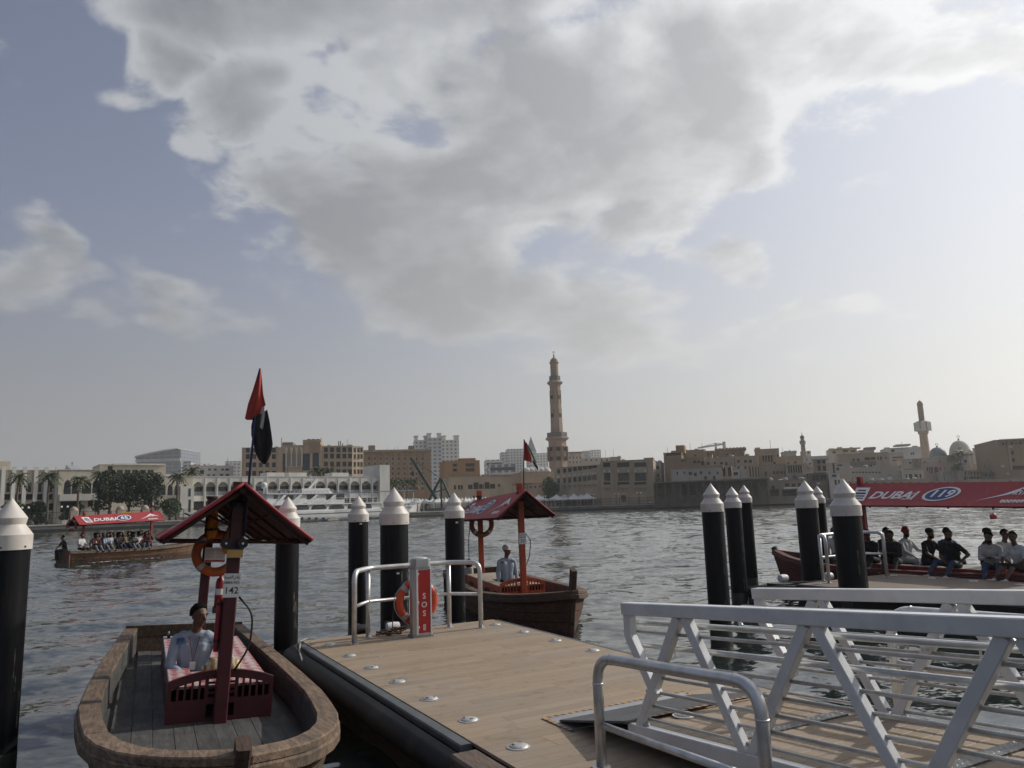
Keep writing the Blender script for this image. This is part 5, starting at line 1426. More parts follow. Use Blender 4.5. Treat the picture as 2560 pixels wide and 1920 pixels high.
    def clutter(s, n, seed=0, tanks=True):
        r_ = random.Random(seed)
        for i in range(n):
            x = s.W*(i+.5+r_.uniform(-.3, .3))/n; y = s.depth*r_.uniform(.15, .6); k = r_.random()
            if k < .4:
                mb = MB(); h_ = r_.uniform(1.0, 1.6); mb.lathe([(.7, 0), (.75, .2), (.75, h_-.3), (.5, h_-.05), (.2, h_)], 12, (x, y, s.H-.5)); mb.build('water_tank', PL['grey'], s.o, auto=40)
            elif k < .7:
                mb = MB(); mb.b2(x-.9, x+.9, y-.6, y+.6, s.H-.5, s.H+r_.uniform(.5, 1.1)); mb.build('roof_unit', PL['grey'], s.o)
            elif k < .85:
                mb = MB(); mb.tube([(x, y, s.H-.5), (x, y, s.H+r_.uniform(2, 4))], .06, 5); mb.build('aerial', dark_metal, s.o)
            else:
                mb = MB(); mb.lathe([(.0, 0), (.4, .05), (.75, .22)], 12, (x, y, s.H+.5), Matrix.Rotation(.9, 3, 'X')); mb.tube([(x, y, s.H-.5), (x, y, s.H+.5)], .05, 5); mb.build('dish', PL['grey'], s.o)
        return s
def arch_curve(l, r, z0, z1, spring=.6, n=8):
    """pointed arch outline from springing to crown"""
    c_ = (l+r)/2; zs = z0+(z1-z0)*spring; out = []
    for i in range(n+1):
        u = i/n; out.append((l+(c_-l)*u, zs+(z1-zs)*(math.sin(u*math.pi/2)**.8)))
    return out+[(2*c_-x, z) for x, z in out[-2::-1]]
def arch_fill(b_, l, z0, r, z1, mat, depth=.4, spring=.6, nm='arch', flat=0.0):
    """spandrels that turn a square opening into a pointed arch"""
    P = arch_curve(l, r, z0, z1-.02, spring)
    mb = MB(); rows = [[(x, -flat, z), (x, -flat, z1+.01), ] for x, z in P]; mb.grid(rows)
    mb.grid([[(x, -flat, z), (x, depth, z)] for x, z in P])
    mb.build(nm, mat, b_.o, fix=False)

# ---- left bank: long pale buildings along the promenade
b_ = Bld(kA, -60, 505, 402, 166, 40, 'long pale office block with slanting white fins and slot windows', PL['cream'], 18)
b_.win([(x, 508, x+30, 588) for x in (55, 148, 240, 330, 422)])
b_.win([(5, 605, 95, 655), (110, 605, 185, 655), (205, 605, 280, 655), (300, 605, 365, 655), (390, 605, 455, 655)], louvre)
b_.win([(-30, 690, 470, 752)], glass_d, 1.5)
b_.wall()
for x in (8, 98, 193, 290, 378, 474):
    l, z1 = b_.uz(x, 470); z0 = .0; r_ = l+.75
    mb = MB(); mb.prism([(0, z0), (1.6, z0), (1.3, z1*.55), (.5, z1+2.6), (0, z1+2.6)], l, r_, lambda a, c, d: (d, -a, c)); mb.build('fin', PL['white'], b_.o)
b_.box('roof_block', -10, 315, 106, 404, PL['cream'], 3, 10)
for i in range(5):
    q = b_.rect(20+92*i, 470, 90+92*i, 500)
    arch_fill(b_, q[0], q[1], q[2], q[3], PL['white'], -.05, .05, 'vault', .25)
b_ = Bld(kA, 500, 865, 398, 172, 40, 'pale wing with tall arched windows and an overhanging upper storey behind palms', PL['cream'], 16)
ws = [(553, 482, 612, 606), (622, 482, 692, 604), (708, 480, 788, 602), (800, 478, 862, 600)]
b_.win(ws); b_.win([(520, 668, 700, 760), (760, 660, 806, 715), (815, 665, 860, 760)], louvre, 1.2); b_.wall()
for w_ in ws:
    q = b_.rect(*w_); arch_fill(b_, q[0], q[1], q[2], q[3], PL['cream'], .38, .72)
    b_.raw('balcony_rail', q[0], q[2], -.05, .05, q[1], q[1]+1.3, dark_metal)
b_.box('overhang', 505, 608, 865, 662, PL['white'], -1.6, .1)
b_ = Bld(kA, 850, 1425, 352, 232, 36, 'flat-roofed cream pavilion with a band of dark windows above the trees', PL['cream'], 16)
b_.win([(1010+66*i, 396, 1062+66*i, 440) for i in range(5)]); b_.win([(930, 362, 975, 405)], louvre); b_.wall(); b_.box('cornice', 975, 343, 1420, 356, PL['white'], -1.0, 3)
b_ = Bld(kA, 1375, 1660, 452, 184, 40, 'pale wing with arched windows beside the big trees', PL['cream'], 14)
ws = [(1385, 520, 1432, 615), (1448, 520, 1492, 615), (1508, 520, 1550, 615), (1575, 520, 1620, 615)]
b_.win(ws); b_.wall()
for w_ in ws: q = b_.rect(*w_); arch_fill(b_, q[0], q[1], q[2], q[3], PL['cream'], .38, .7)
# white arcade building
b_ = Bld(kA, 1652, 3350, 452, 190, 40, 'long white waterfront building with a row of pointed arches', PL['white'], 16)
b_.H = b_.uz(1700, 456)[1]
sh = 560*3.456
arches = [(1668, 500, 1757, 620), (1776, 500, 1862, 620), (1882, 498, 1972, 618), (1990, 496, 2078, 616)]+[(x+sh, 470, x+82+sh, 590) for x in (165, 272, 380, 482, 588, 692, 793, 893, 993, 1090, 1188, 1285)]
zlo = b_.uz(1700, 620)[1]; zhi = b_.uz(1700, 500)[1]
qs = []
for a in arches:
    l, r = b_.uz(a[0], 560)[0], b_.uz(a[2], 560)[0]; qs.append((l, zlo, r, zhi))
b_.win([(l, zlo, r, zhi) for l, _, r, _ in qs], glass_d, 1.4, px=False)
zb0, zb1 = b_.uz(1700, 745)[1], b_.uz(1700, 668)[1]
b_.win([(qs[i][0]-.3, zb0, qs[min(i+1, len(qs)-1)][2]-.4, zb1) for i in range(0, len(qs)-1, 2)], louvre, 1.0, px=False)
b_.wall()
for q in qs:
    arch_fill(b_, q[0], q[1], q[2], q[3], PL['white'], 1.4, .70)
    b_.raw('balcony_rail', q[0], q[2], .25, .32, zlo, zlo+1.05, M('rail_grey', (.22, .22, .22), .6))
    b_.raw('back_wall', q[0], q[2], 1.30, 1.36, zlo+(zhi-zlo)*.66, zhi, PL['cream'])
for q in qs:
    b_.raw('pilaster', q[2]+.25, q[2]+.6, -.18, .02, 0, b_.H-.3, PL['white'])
b_.box('stair_block', 1535, 540, 1652, 805, PL['white'], -2, 10)
for y0, y1 in ((560, 628), (655, 760)):
    l, z0, r, z1 = b_.rect(1607, y0, 1626, y1); b_.raw('slot_window', l, r, -2.04, -1.9, z0, z1, glass_d)
l, z0, r, z1 = b_.rect(1335+sh, 355, 1420+sh, 600); b_.raw('end_tower', l, r, -.8, 9, -1, z1, PL['white'])
for x0, x1, yy in ((410, 560, 425), (600, 755, 418), (978, 1120, 408)):
    l, z0, r, z1 = b_.rect(x0+sh, yy, x1+sh, yy+12); b_.raw('roof_canopy', l, r, 3, 8, b_.H-.1, b_.H+1.3, PL['white'])
# behind the arcade
b_ = Bld(kA, 1718, 2012, 362, 300, 25, 'low white flat block with satellite dishes on its roof', PL['white'], 16)
b_.win([(1728, 398, 1762, 432), (1800, 385, 1822, 402), (1850, 385, 1872, 402), (1912, 385, 1934, 402), (1946, 385, 1980, 402), (1790, 435, 1815, 448), (1835, 435, 1860, 448), (1900, 432, 1930, 448), (1950, 432, 1980, 448)]); b_.wall(); b_.clutter(9, 3)
for x0, x1, y0, D, lab, m_ in ((1570, 1640, 326, 640, 'narrow grey tower behind the arched wing', tower_g), (1938, 2080, 322, 720, 'white distant apartment tower beside the big beige hotel', tower_w), (1640, 1720, 352, 520, 'pale distant block behind the palm crown', tower_b)):
    Bld(kA, x0, x1, y0, D, 8, lab, m_, 24).wall(.2).clutter(3, x0)
# slanted glass landmark
D = 950; o = thing('building', 'slate grey glass building with a sweeping slanted roof on the skyline', 'building', (at_y(*kA(1365, 400), D).x, D, LANDZ))
c0 = o.location.copy(); P = lambda x, y: (at_y(*kA(x, y), D)-c0)
gl = far_mat('slate_glass', (.20, .22, .25), (.13, .15, .18), 9, 4.5, .8, .6)
pts = [P(1180, 420), P(1180, 322), P(1172, 290), P(1300, 262), P(1420, 238), P(1545, 214), P(1562, 222), P(1562, 420)]
mb = MB(); mb.prism([(p.x, p.z) for p in pts], 0, 60, lambda a, c, d: (a, d, c)); mb.build('glass_body', gl, o)
pts = [P(1168, 292), P(1186, 276), P(1330, 243), P(1450, 222), P(1546, 210), P(1548, 216), P(1420, 240), P(1300, 264)]
mb = MB(); mb.prism([(p.x, p.z) for p in pts], -4, 64, lambda a, c, d: (a, d, c)); mb.build('roof_blade', PL['grey'], o)
mb = MB(); a = P(1175, 318); c = P(1560, 322); mb.b2(a.x, c.x, -2, 1, a.z-2, a.z+1.5); mb.build('ledge', PL['grey'], o)
D = 1500; p = at_y(*kA(590, 400), D); o = thing('building', 'small blue-grey glass peak on the skyline', 'building', (p.x, D, LANDZ))
mb = MB(); q0, q1, q2 = at_y(*kA(555, 420), D), at_y(*kA(572, 356), D), at_y(*kA(628, 420), D)
mb.prism([(q0.x-p.x, q0.z), (q1.x-p.x, q1.z), (q2.x-p.x, q2.z)], 0, 40, lambda a, c, d: (a, d, c)); mb.build('glass_body', gl, o)
mb = MB(); mb.b2(q1.x-p.x-.8, q1.x-p.x+.8, 19, 21, q1.z-2, q1.z+6); mb.build('mast', dark_metal, o)

# ---- big beige hotel
b_ = Bld(kB, 148, 492, 205, 292, 16, 'left wing of the big beige hotel with square windows', PL['sand'], 20)
b_.grid(205, 430, 5, 34, (226, 281, 353, 426), 42); b_.wall(); b_.clutter(5, 8)
for x in (178, 232, 290, 347, 404, 458): b_.box('rib', x-7, 208, x+7, 445, PL['tan'], -.5, .1)
b_ = Bld(kB, 492, 840, 185, 296, 10, 'hotel centre with tall arched screen and teal glass panels', PL['sand'], 22)
b_.win([(506, 255, 531, 416), (676, 255, 742, 402), (764, 250, 820, 392)], glass_t); b_.wall()
l, z0, r, z1 = b_.rect(534, 205, 680, 372); b_.raw('screen_panel', l, r, -1.1, -.1, z0, z1, PL['cream'])
for i in range(3):
    q = b_.rect(545+45*i, 222, 580+45*i, 368); b_.raw('screen_slot', q[0], q[2], -1.14, -1.0, q[1], q[3]-1.5, PL['dgrey'])
    mb = MB(); mb.prism(arch_curve(q[0], q[2], q[3]-2.2, q[3]+1.0, 0.05, 6), -1.16, -1.06, lambda a, c, d: (a, d, c)); mb.build('slot_head', PL['brown'], b_.o)
b_.box('upper_block', 494, 152, 588, 192, PL['dgrey'], 3, 14); b_.box('tower', 672, 128, 834, 192, PL['tan'], 4, 18); b_.box('cap_block', 735, 152, 832, 245, PL['brown'], -.4, 3)
for x in (705, 745, 785): b_.box('roof_unit', x, 118, x+30, 130, dark_metal, 6, 12)
for x, y in ((480, 108), (828, 108)): b_.box('aerial', x, y, x+4, 190, dark_metal, 5, 5.3)
b_ = Bld(kB, 838, 1110, 190, 300, 10, 'right wing of the beige hotel with ribs between its windows', PL['sand'], 20)
cx = (880, 933, 987, 1040, 1088)
b_.win([(x-17, y-21, x+17, y+21) for x in cx for y in (222, 277, 346, 412)]); b_.wall(); b_.clutter(6, 4)
for x in (848, 907, 960, 1014, 1064): b_.box('rib', x-6, 192, x+6, 432, PL['tan'], -.5, .1)
b_ = Bld(kB, 1110, 1204, 196, 306, 52, 'rounded end of the beige hotel with narrow windows', PL['sand'], 14)
b_.win([(x-11, y-20, x+11, y+20) for x in (1130, 1162, 1188) for y in (226, 281, 348, 412)]); b_.wall()
for x, y in ((1060, 138), (1075, 138), (1094, 160)): b_.box('aerial', x, y, x+4, 195, dark_metal, 5, 5.3)
# brown hotel with niches
b_ = Bld(kB, 1198, 1792, 232, 345, 10, 'brown hotel with tall arched niches of small windows', PL['brown'], 24)
for i in range(10):
    x = 1252+51.5*i; q = b_.rect(x-15, 262, x+15, 590)
    b_.raw('niche_back', q[0], q[2], .52, .60, q[1], q[3], PL['tan'])
    b_.holes.append(q); arch_fill(b_, q[0], q[1], q[2], q[3], PL['brown'], .5, .93)
    for k in range(7):
        w_ = b_.rect(x-6, 290+43*k, x+6, 308+43*k); b_.raw('window', w_[0], w_[2], .44, .53, w_[1], w_[3], glass_d)
b_.wall(); b_.box('cornice', 1195, 222, 1795, 240, PL['stone'], -.9, 2); b_.clutter(12, 6)
b_.box('plant_room', 1245, 178, 1305, 226, PL['brown'], 4, 12); b_.box('plant_room', 1600, 178, 1650, 226, PL['brown'], 6, 14)
# distant white towers
for k, x0, x1, y0, D, yaw, lab, m_ in ((kB, 1648, 1762, 140, 660, 10, 'left block of the tall white apartment tower', tower_w), (kB, 1762, 1880, 118, 655, 10, 'middle block of the tall white apartment tower with balconies', tower_g), (kB, 1880, 2036, 138, 660, 10, 'right block of the tall white apartment tower', tower_w)):
    b_ = Bld(k, x0, x1, y0, D, yaw, lab, m_, 26); b_.wall(.3)
    for i in range(2):
        l = b_.W*(.02+.74*i); b_.raw('turret', l, l+b_.W*.24, 1, 9, b_.H-.5, b_.H+3.5, PL['white']); b_.raw('turret_cap', l-.6, l+b_.W*.24+.6, .4, 9.6, b_.H+3.3, b_.H+4.1, PL['cream'])
for k, x0, x1, y0, D, lab, m_ in ((kC, 742, 800, 245, 900, 'stepped pale grey tower block left of the small flag', tower_g), (kC, 795, 935, 215, 920, 'wide pale grey tower block behind the small flag', tower_w), (kC, 980, 1050, 238, 880, 'tower with blue pyramid roof behind the small flag', tower_g), (kC, 1050, 1150, 252, 900, 'pale slab tower beside the great minaret', tower_w), (kC, 1465, 1530, 232, 1000, 'narrow grey tower right of the great minaret', tower_g), (kC, 1525, 1610, 224, 980, 'white gabled tower right of the great minaret', tower_w), (kC, 608, 760, 310, 560, 'pale low slab with dark ribbon windows', tower_w), (kC, 640, 870, 345, 470, 'grey office block with ribbon windows', tower_g)):
    b_ = Bld(k, x0, x1, y0, D, 5, lab, m_, 26); b_.wall(.3); b_.clutter(3, int(x0))
    if 'pyramid' in lab:
        W_ = b_.W; mb = MB(); mb._add([(0, 0, b_.H), (W_, 0, b_.H), (W_, 24, b_.H), (0, 24, b_.H), (W_/2, 12, b_.H+19)], [(0, 1, 4), (1, 2, 4), (2, 3, 4), (3, 0, 4)]); mb.build('pyramid_roof', gl, b_.o)
    if 'ribbon' in lab:
        for q in range(3): b_.raw('ribbon_window', .5, b_.W-.5, -.06, .1, b_.H-4-4.6*q, b_.H-2-4.6*q, glass_d)
# far, very tall spire
D = 8600; p = at_y(1362, 1250, D); o = thing('skyscraper', 'needle-thin tapering skyscraper almost lost in the haze beside the great minaret', 'skyscraper', (p.x, D, LANDZ))
mb = MB(); mb.lathe([(60, 0), (52, 200), (44, 330), (34, 440), (26, 540), (17, 620), (9, 680), (4, 740), (1.2, 830)], 12); mb.build('tower', PL['grey'], o)
mb = MB(); mb.lathe([(70, 0), (64, 90), (0, 92)], 12); mb.build('podium', PL['grey'], o)

# ---- centre: souk buildings by the bend of the creek
b_ = Bld(kC, 248, 556, 318, 312, 12, 'orange-brown apartment block with wide balconies', PL['ochre'], 18)
b_.win([(318, 343, 358, 368), (318, 384, 358, 410), (428, 340, 506, 366), (428, 383, 506, 410)]); b_.wall(); b_.box('stair_head', 388, 291, 525, 322, PL['ochre'], 3, 10)
b_ = Bld(kC, 280, 832, 455, 262, 14, 'long sand building with crenellated parapet and arched windows', PL['sand'], 18)
b_.win([(327, 528, 346, 566), (364, 528, 382, 566), (387, 528, 405, 566), (450, 524, 490, 562), (545, 520, 588, 560), (640, 518, 685, 558), (497, 505, 540, 562), (594, 503, 636, 560)], louvre, .3); b_.wall()
for i in range(14): b_.box('merlon', 300+38*i, 436, 330+38*i, 458, PL['brown' if i % 1 == 0 else 'sand'], -.1, .5)
b_ = Bld(kC, 722, 1212, 512, 268, 22, 'low tan souk building with a row of small square windows', PL['tan'], 14)
b_.win([(728+41*i, 522-4.5*i, 756+41*i, 546-4.5*i) for i in range(8)], louvre); b_.win([(736+41*i, 556-3*i, 752+41*i, 572-3*i) for i in range(9)], louvre, .2); b_.win([(1095, 490, 1178, 515)], louvre); b_.wall()
b_ = Bld(kC, 915, 1200, 415, 300, 12, 'tan prayer hall with a row of small white domes on its roof', PL['tan'], 20); b_.wall()
for i in range(5):
    u, z = b_.uz(972+42*i, 410); mb = MB(); mb.lathe([(2.0, 0), (2.05, .3), (1.9, 1.0), (1.3, 1.7), (.0, 2.1)], 16, (u, 3, b_.H)); mb.build('dome', PL['white'], b_.o, auto=40)
b_ = Bld(kC, 1305, 1440, 250, 370, 0, 'cream block with brown trim behind the great minaret', PL['cream'], 18); b_.grid(1330, 1420, 4, 10, (290, 330), 16); b_.wall(); b_.box('trim', 1303, 240, 1440, 252, PL['brown'], -.4, 1)
b_ = Bld(kC, 1430, 1690, 295, 350, -6, 'low pale block right of the great minaret', PL['pale'], 18); b_.grid(1470, 1650, 5, 14, (312,), 14); b_.wall(); b_.clutter(4, 2)
b_ = Bld(kC, 1690, 1780, 285, 330, -10, 'small stone roof house above the louvred souk', PL['stone'], 10); b_.wall(); b_.clutter(2, 5)
# louvred souk: receding wing and front
b_ = Bld(kC, 1205, 1602, 345, 262, -38, 'receding wing of the sand souk with rows of louvred and shuttered windows', PL['sand'], 16, D_right=False)
b_.H = b_.uz(1400, 366)[1]
for i in range(8):
    f = i/7; x = 1232+f**.93*310; y1 = 410-46*f; w_ = 26+16*f
    b_.win([(x-w_/2, y1-18, x+w_/2, y1+18-2*f)], louvre, .3); y2 = 492-30*f; b_.win([(x-w_*.42, y2-20, x+w_*.42, y2+22)], glass_d, .3)
    y3 = 545-12*f; b_.win([(x-w_/2, y3-14, x+w_/2, y3+16)], PL['tan'], .15)
    l, z0, r, z1 = b_.rect(x-w_*.42, y2-45, x+w_*.42, y2-30)
    for q in (l, r-.5): b_.raw('shutter_block', q, q+.5, -.35, .05, z0, z1, PL['white'])
b_.wall()
b_ = Bld(kC, 1600, 2062, 315, 250, -14, 'front of the sand souk with broad louvred windows under a flat roof', PL['sand'], 26)
for x0, x1 in ((1617, 1678), (1737, 1842), (1884, 1988)):
    b_.win([(x0, 332, x1, 372)], louvre); b_.win([(x0+8, 422, x1, 492)], glass_d, .4); b_.win([(x0+2, 500, x1, 524)], louvre, .2); b_.win([(x0, 548, x1, 590)], PL['tan'], .15)
    for q in (x0+2, x1-14): b_.box('white_bracket', q, 396, q+16, 418, PL['white'], -.5, .1)
b_.win([(1770, 615, 1815, 672), (1920, 570, 1950, 600)], shade_d); b_.wall()
for x in (1685, 1722, 1862, 2005): b_.box('rib', x, 330, x+10, 600, PL['sand'], -.35, .05)
b_.box('stair_head', 1955, 282, 2040, 318, PL['stone'], 6, 12); b_.clutter(3, 12)
b_ = Bld(kC, 2052, 2130, 330, 262, -16, 'narrow white house squeezed beside the sand souk', PL['white'], 12); b_.win([(2068, 362, 2100, 392), (2070, 432, 2102, 460)]); b_.wall(); b_.clutter(2, 7)

# ---- right bank: old town
yr = -18
b_ = Bld(kD, 292, 500, 330, 262, yr, 'brown house with a dark roof terrace', PL['brown'], 14); b_.win([(300, 328, 492, 362)], louvre, .8); b_.wall(); b_.box('tower', 398, 236, 500, 330, PL['ochre'], 4, 9); b_.clutter(3, 1)
b_ = Bld(kD, 495, 770, 300, 270, yr, 'ochre house with rooftop tanks', PL['tan'], 14); b_.win([(625, 355, 648, 372)]); b_.wall(); b_.clutter(4, 21)
b_ = Bld(kD, 762, 852, 315, 262, yr, 'square wind tower with open sides and ochre cap', PL['tan'], 5, name='wind_tower', cat='wind tower'); b_.win([(775, 325, 798, 378), (812, 325, 840, 378)], shade_d, .6); b_.wall(); b_.box('cap', 758, 308, 856, 318, PL['brown'], -.4, 5.4)
b_ = Bld(kD, 858, 1228, 308, 268, yr, 'brown house crowned by a line of round roof vents', PL['brown'], 16); b_.win([(1058, 330, 1082, 356), (992, 342, 1010, 360)]); b_.wall()
for i in range(9):
    u, z = b_.uz(880+40*i, 300); mb = MB(); mb.ell((u, 2, b_.H+.5), (.8, .8, .8), 10, 6); mb.build('roof_vent', PL['brown'], b_.o, smooth=True)
b_ = Bld(kD, 300, 770, 400, 250, yr, 'brown arched house front above the dark arcade', PL['brown'], 10)
aw = [(610, 415, 650, 450), (655, 415, 692, 450), (698, 420, 740, 475)]; b_.win([(476, 418, 500, 438), (510, 412, 532, 432)]+aw, louvre); b_.wall()
for w_ in aw: q = b_.rect(*w_); arch_fill(b_, q[0], q[1], q[2], q[3], PL['brown'], .35, .5)
b_ = Bld(kD, 768, 1045, 392, 248, yr, 'sand house with four small windows above the arcade', PL['sand'], 10); b_.win([(772, 438, 802, 470), (848, 436, 872, 462), (920, 440, 955, 466), (975, 440, 1010, 472)]); b_.wall()
b_ = Bld(kD, 1045, 1385, 372, 246, yr, 'tall sand house with three square windows', PL['sand'], 12); b_.win([(1118, 415, 1148, 445), (1198, 415, 1235, 445), (1252, 415, 1288, 445), (1125, 490, 1155, 515), (1205, 490, 1222, 515)]); b_.wall(); b_.clutter(2, 31)
b_ = Bld(kD, 1348, 1632, 288, 256, yr, 'large sand house with a slotted wind tower front', PL['tan'], 14)
b_.win([(1412+32*i, 358, 1430+32*i, 442) for i in range(4)], louvre, .5); b_.win([(1578, 350, 1592, 370)]); b_.wall(); b_.box('balcony_box', 1400, 345, 1545, 362, PL['sand'], -1.0, .1); b_.clutter(2, 14)
b_ = Bld(kD, 372, 960, 515, 240, yr, 'whitewashed row house with dark windows behind the arcade roof', PL['grey'], 8); b_.win([(688, 545, 716, 580), (788, 548, 812, 580), (880, 545, 905, 580), (500, 545, 520, 575), (420, 550, 440, 585), (560, 550, 600, 590), (620, 560, 655, 600), (740, 600, 770, 640), (840, 600, 870, 640)]); b_.wall(); b_.box('upper_storey', 465, 482, 960, 522, PL['brown'], .5, 7)
b_ = Bld(kD, 945, 1075, 485, 238, yr, 'square sand wind tower with two tall openings', PL['sand'], 6, name='wind_tower', cat='wind tower'); b_.win([(955, 500, 984, 600), (1012, 500, 1062, 600)], louvre, .5); b_.wall()
b_ = Bld(kD, 1252, 1392, 472, 238, yr, 'square wind tower with four dark vertical slots', PL['sand'], 6, name='wind_tower', cat='wind tower'); b_.win([(1260+33*i, 490, 1278+33*i, 615) for i in range(4)], M('rust_shutter', (.16, .085, .055), .8), .4); b_.wall()
b_ = Bld(kD, 1070, 1255, 528, 242, yr, 'low white house between the two wind towers', PL['white'], 8); b_.win([(1078, 555, 1130, 590)], louvre); b_.wall(); b_.clutter(2, 51)
b_ = Bld(kD, 1388, 1705, 465, 242, yr, 'pale stone house with four paired windows', PL['stone'], 10); b_.win([(1532, 542, 1556, 575), (1570, 542, 1598, 575), (1622, 542, 1648, 575), (1660, 542, 1688, 575), (1438, 545, 1462, 600)]); b_.wall()
b_ = Bld(kD, 1632, 1905, 372, 262, yr, 'ochre house with a pierced parapet beside the small minaret', PL['sand'], 12); b_.win([(1776, 430, 1802, 456), (1700, 440, 1720, 460)]); b_.wall()
for i in range(6): b_.box('pierced_block', 1760+22*i, 398, 1772+22*i, 412, PL['stone'], -.05, .15)
b_ = Bld(kD, 1660, 1830, 320, 330, yr, 'grey roof block left of the small minaret', PL['grey'], 12); b_.wall(); b_.clutter(4, 61)
b_ = Bld(kD, 1898, 2000, 312, 320, yr, 'small white block right of the small minaret', PL['white'], 12); b_.grid(1915, 1985, 4, 12, (330,), 22); b_.wall()
b_ = Bld(kD, 1700, 1890, 470, 236, yr, 'stone house with louvred upper gallery', PL['stone'], 8); b_.win([(1708+28*i, 480, 1726+28*i, 560) for i in range(6)], louvre, .4); b_.wall()
b_ = Bld(kD, 1895, 2212, 372, 272, yr, 'white stepped house with outside stair', PL['white'], 12); b_.win([(1948, 448, 1970, 468), (1915, 400, 1928, 418), (2010, 420, 2035, 440)]); b_.wall()
mb = MB(); q = b_.rect(1890, 450, 1990, 520); mb.bar((q[0], -1.5, q[3]), (q[2], -1.5, q[1]), 1.2, .8); mb.build('outside_stair', PL['grey'], b_.o)
b_ = Bld(kD, 2025, 2168, 405, 232, yr, 'stone lookout tower with open upper storey', PL['stone'], 6, name='wind_tower', cat='wind tower'); b_.win([(2040, 415, 2080, 455), (2100, 415, 2145, 455), (2045, 480, 2082, 540), (2105, 480, 2150, 540)], shade_d, .8); b_.wall(); b_.box('eave', 2018, 400, 2175, 410, PL['grey'], -.6, 6.6); b_.box('ledge', 2020, 545, 2172, 556, PL['grey'], -.5, .3)
# waterfront arcade (dark) and shops
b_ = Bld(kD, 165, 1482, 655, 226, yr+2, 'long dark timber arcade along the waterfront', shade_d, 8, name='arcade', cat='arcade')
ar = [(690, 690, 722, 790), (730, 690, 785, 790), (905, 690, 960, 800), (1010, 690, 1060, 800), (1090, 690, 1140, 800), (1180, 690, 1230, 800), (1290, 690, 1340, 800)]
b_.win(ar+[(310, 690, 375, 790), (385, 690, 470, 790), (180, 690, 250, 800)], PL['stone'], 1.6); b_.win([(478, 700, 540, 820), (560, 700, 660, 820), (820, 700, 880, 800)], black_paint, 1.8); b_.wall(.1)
for w_ in ar: q = b_.rect(*w_); arch_fill(b_, q[0], q[1], q[2], q[3], shade_d, .4, .7)
b_.box('canopy_roof', 165, 645, 1485, 660, PL['dgrey'], -3.0, 8)
for i in range(14): l, z0, r, z1 = b_.rect(200+90*i, 660, 210+90*i, 850); b_.raw('post', l, l+.3, -2.8, -2.5, -.5, b_.H-.1, shade_d)
b_ = Bld(kD, 1480, 1958, 648, 222, yr, 'brown shop building with three windows and a pale awning', PL['stone'], 10)
b_.win([(1672, 684, 1722, 718), (1746, 684, 1792, 718), (1818, 684, 1862, 718)], louvre); b_.win([(1500, 750, 1600, 830), (1640, 760, 1800, 830)], shade_d, 1.0); b_.wall(); b_.clutter(5, 71)
mb = MB(); q = b_.rect(1655, 728, 1860, 758); mb.prism([(0, q[3]), (-2.6, q[1]+.4), (-2.6, q[1]+.2), (0, q[3]-.25)], q[0], q[2], lambda a, c, d: (d, a, c)); mb.build('awning', PL['cream'], b_.o)
mb = MB(); q = b_.rect(1395, 735, 1480, 752); mb.prism([(0, q[3]), (-2.2, q[1]), (-2.2, q[1]-.2), (0, q[3]-.25)], q[0], q[2], lambda a, c, d: (d, a, c)); mb.build('awning', PL['grey'], b_.o)
b_ = Bld(kD, 1955, 2165, 570, 224, yr, 'dark timber balcony house on posts by the water', shade_d, 7); b_.win([(1985, 590, 2060, 650), (2080, 590, 2150, 650)], black_paint, .8); b_.wall()
b_ = Bld(kD, 1850, 1955, 590, 230, yr, 'small tiled stone house behind the shops', PL['pink'], 8); b_.win([(1862, 600, 1900, 618)], louvre); b_.wall()
# east: around the mosque
b_ = Bld(kE, 0, 325, 655, 300, yr, 'cream house with a flat cornice and roof aerials', PL['cream'], 14); b_.win([(8, 685, 45, 706), (125, 672, 185, 690), (215, 672, 270, 690)]); b_.wall(); b_.box('cornice', -5, 646, 326, 660, PL['sand'], -.8, 2); b_.clutter(4, 81)
b_ = Bld(kE, 100, 690, 705, 272, yr, 'orange-cream house with two dark windows', PL['sand'], 12); b_.win([(232, 768, 262, 800), (288, 768, 316, 800), (378, 752, 440, 785), (448, 748, 500, 780), (525, 745, 540, 780), (552, 745, 580, 780), (615, 745, 628, 775), (650, 742, 680, 772)]); b_.wall()
b_ = Bld(kE, 352, 525, 668, 310, yr, 'grey roof hut on the cream houses', PL['grey'], 8); b_.wall(); b_.box('tilted_roof', 385, 634, 505, 665, PL['dgrey'], 0, 8)
b_ = Bld(kE, 655, 1065, 640, 300, yr, 'white house with deep flat canopy left of the leaning-looking minaret', PL['white'], 14); b_.win([(905, 695, 920, 725), (928, 692, 945, 722), (680, 660, 720, 690), (740, 735, 790, 752)]); b_.wall(); b_.box('canopy', 730, 604, 895, 622, PL['grey'], -2, 6); b_.clutter(3, 91)
b_ = Bld(kE, 690, 860, 700, 285, yr, 'pale grey house with ribbon windows', PL['grey'], 10); b_.win([(700, 745, 830, 758), (700, 780, 830, 792)], glass_d); b_.wall()
b_ = Bld(kE, 850, 1270, 765, 262, yr, 'sand wind tower house with slotted front', PL['pale'], 12); b_.win([(930+22*i, 770, 944+22*i, 870) for i in range(5)], PL['tan'], .35); b_.win([(1088, 880, 1105, 915), (890, 805, 915, 828), (1125, 870, 1145, 910), (1180, 870, 1195, 910)], louvre); b_.wall()
b_ = Bld(kE, 1065, 1330, 812, 252, yr, 'rose stone house with shuttered upper windows', PL['pink'], 10); b_.win([(1090, 865, 1110, 912), (1120, 862, 1165, 935), (1178, 862, 1225, 930), (1240, 870, 1258, 905), (1290, 870, 1310, 900)], M('rust_shutter', (.16, .085, .055)), .35); b_.wall()
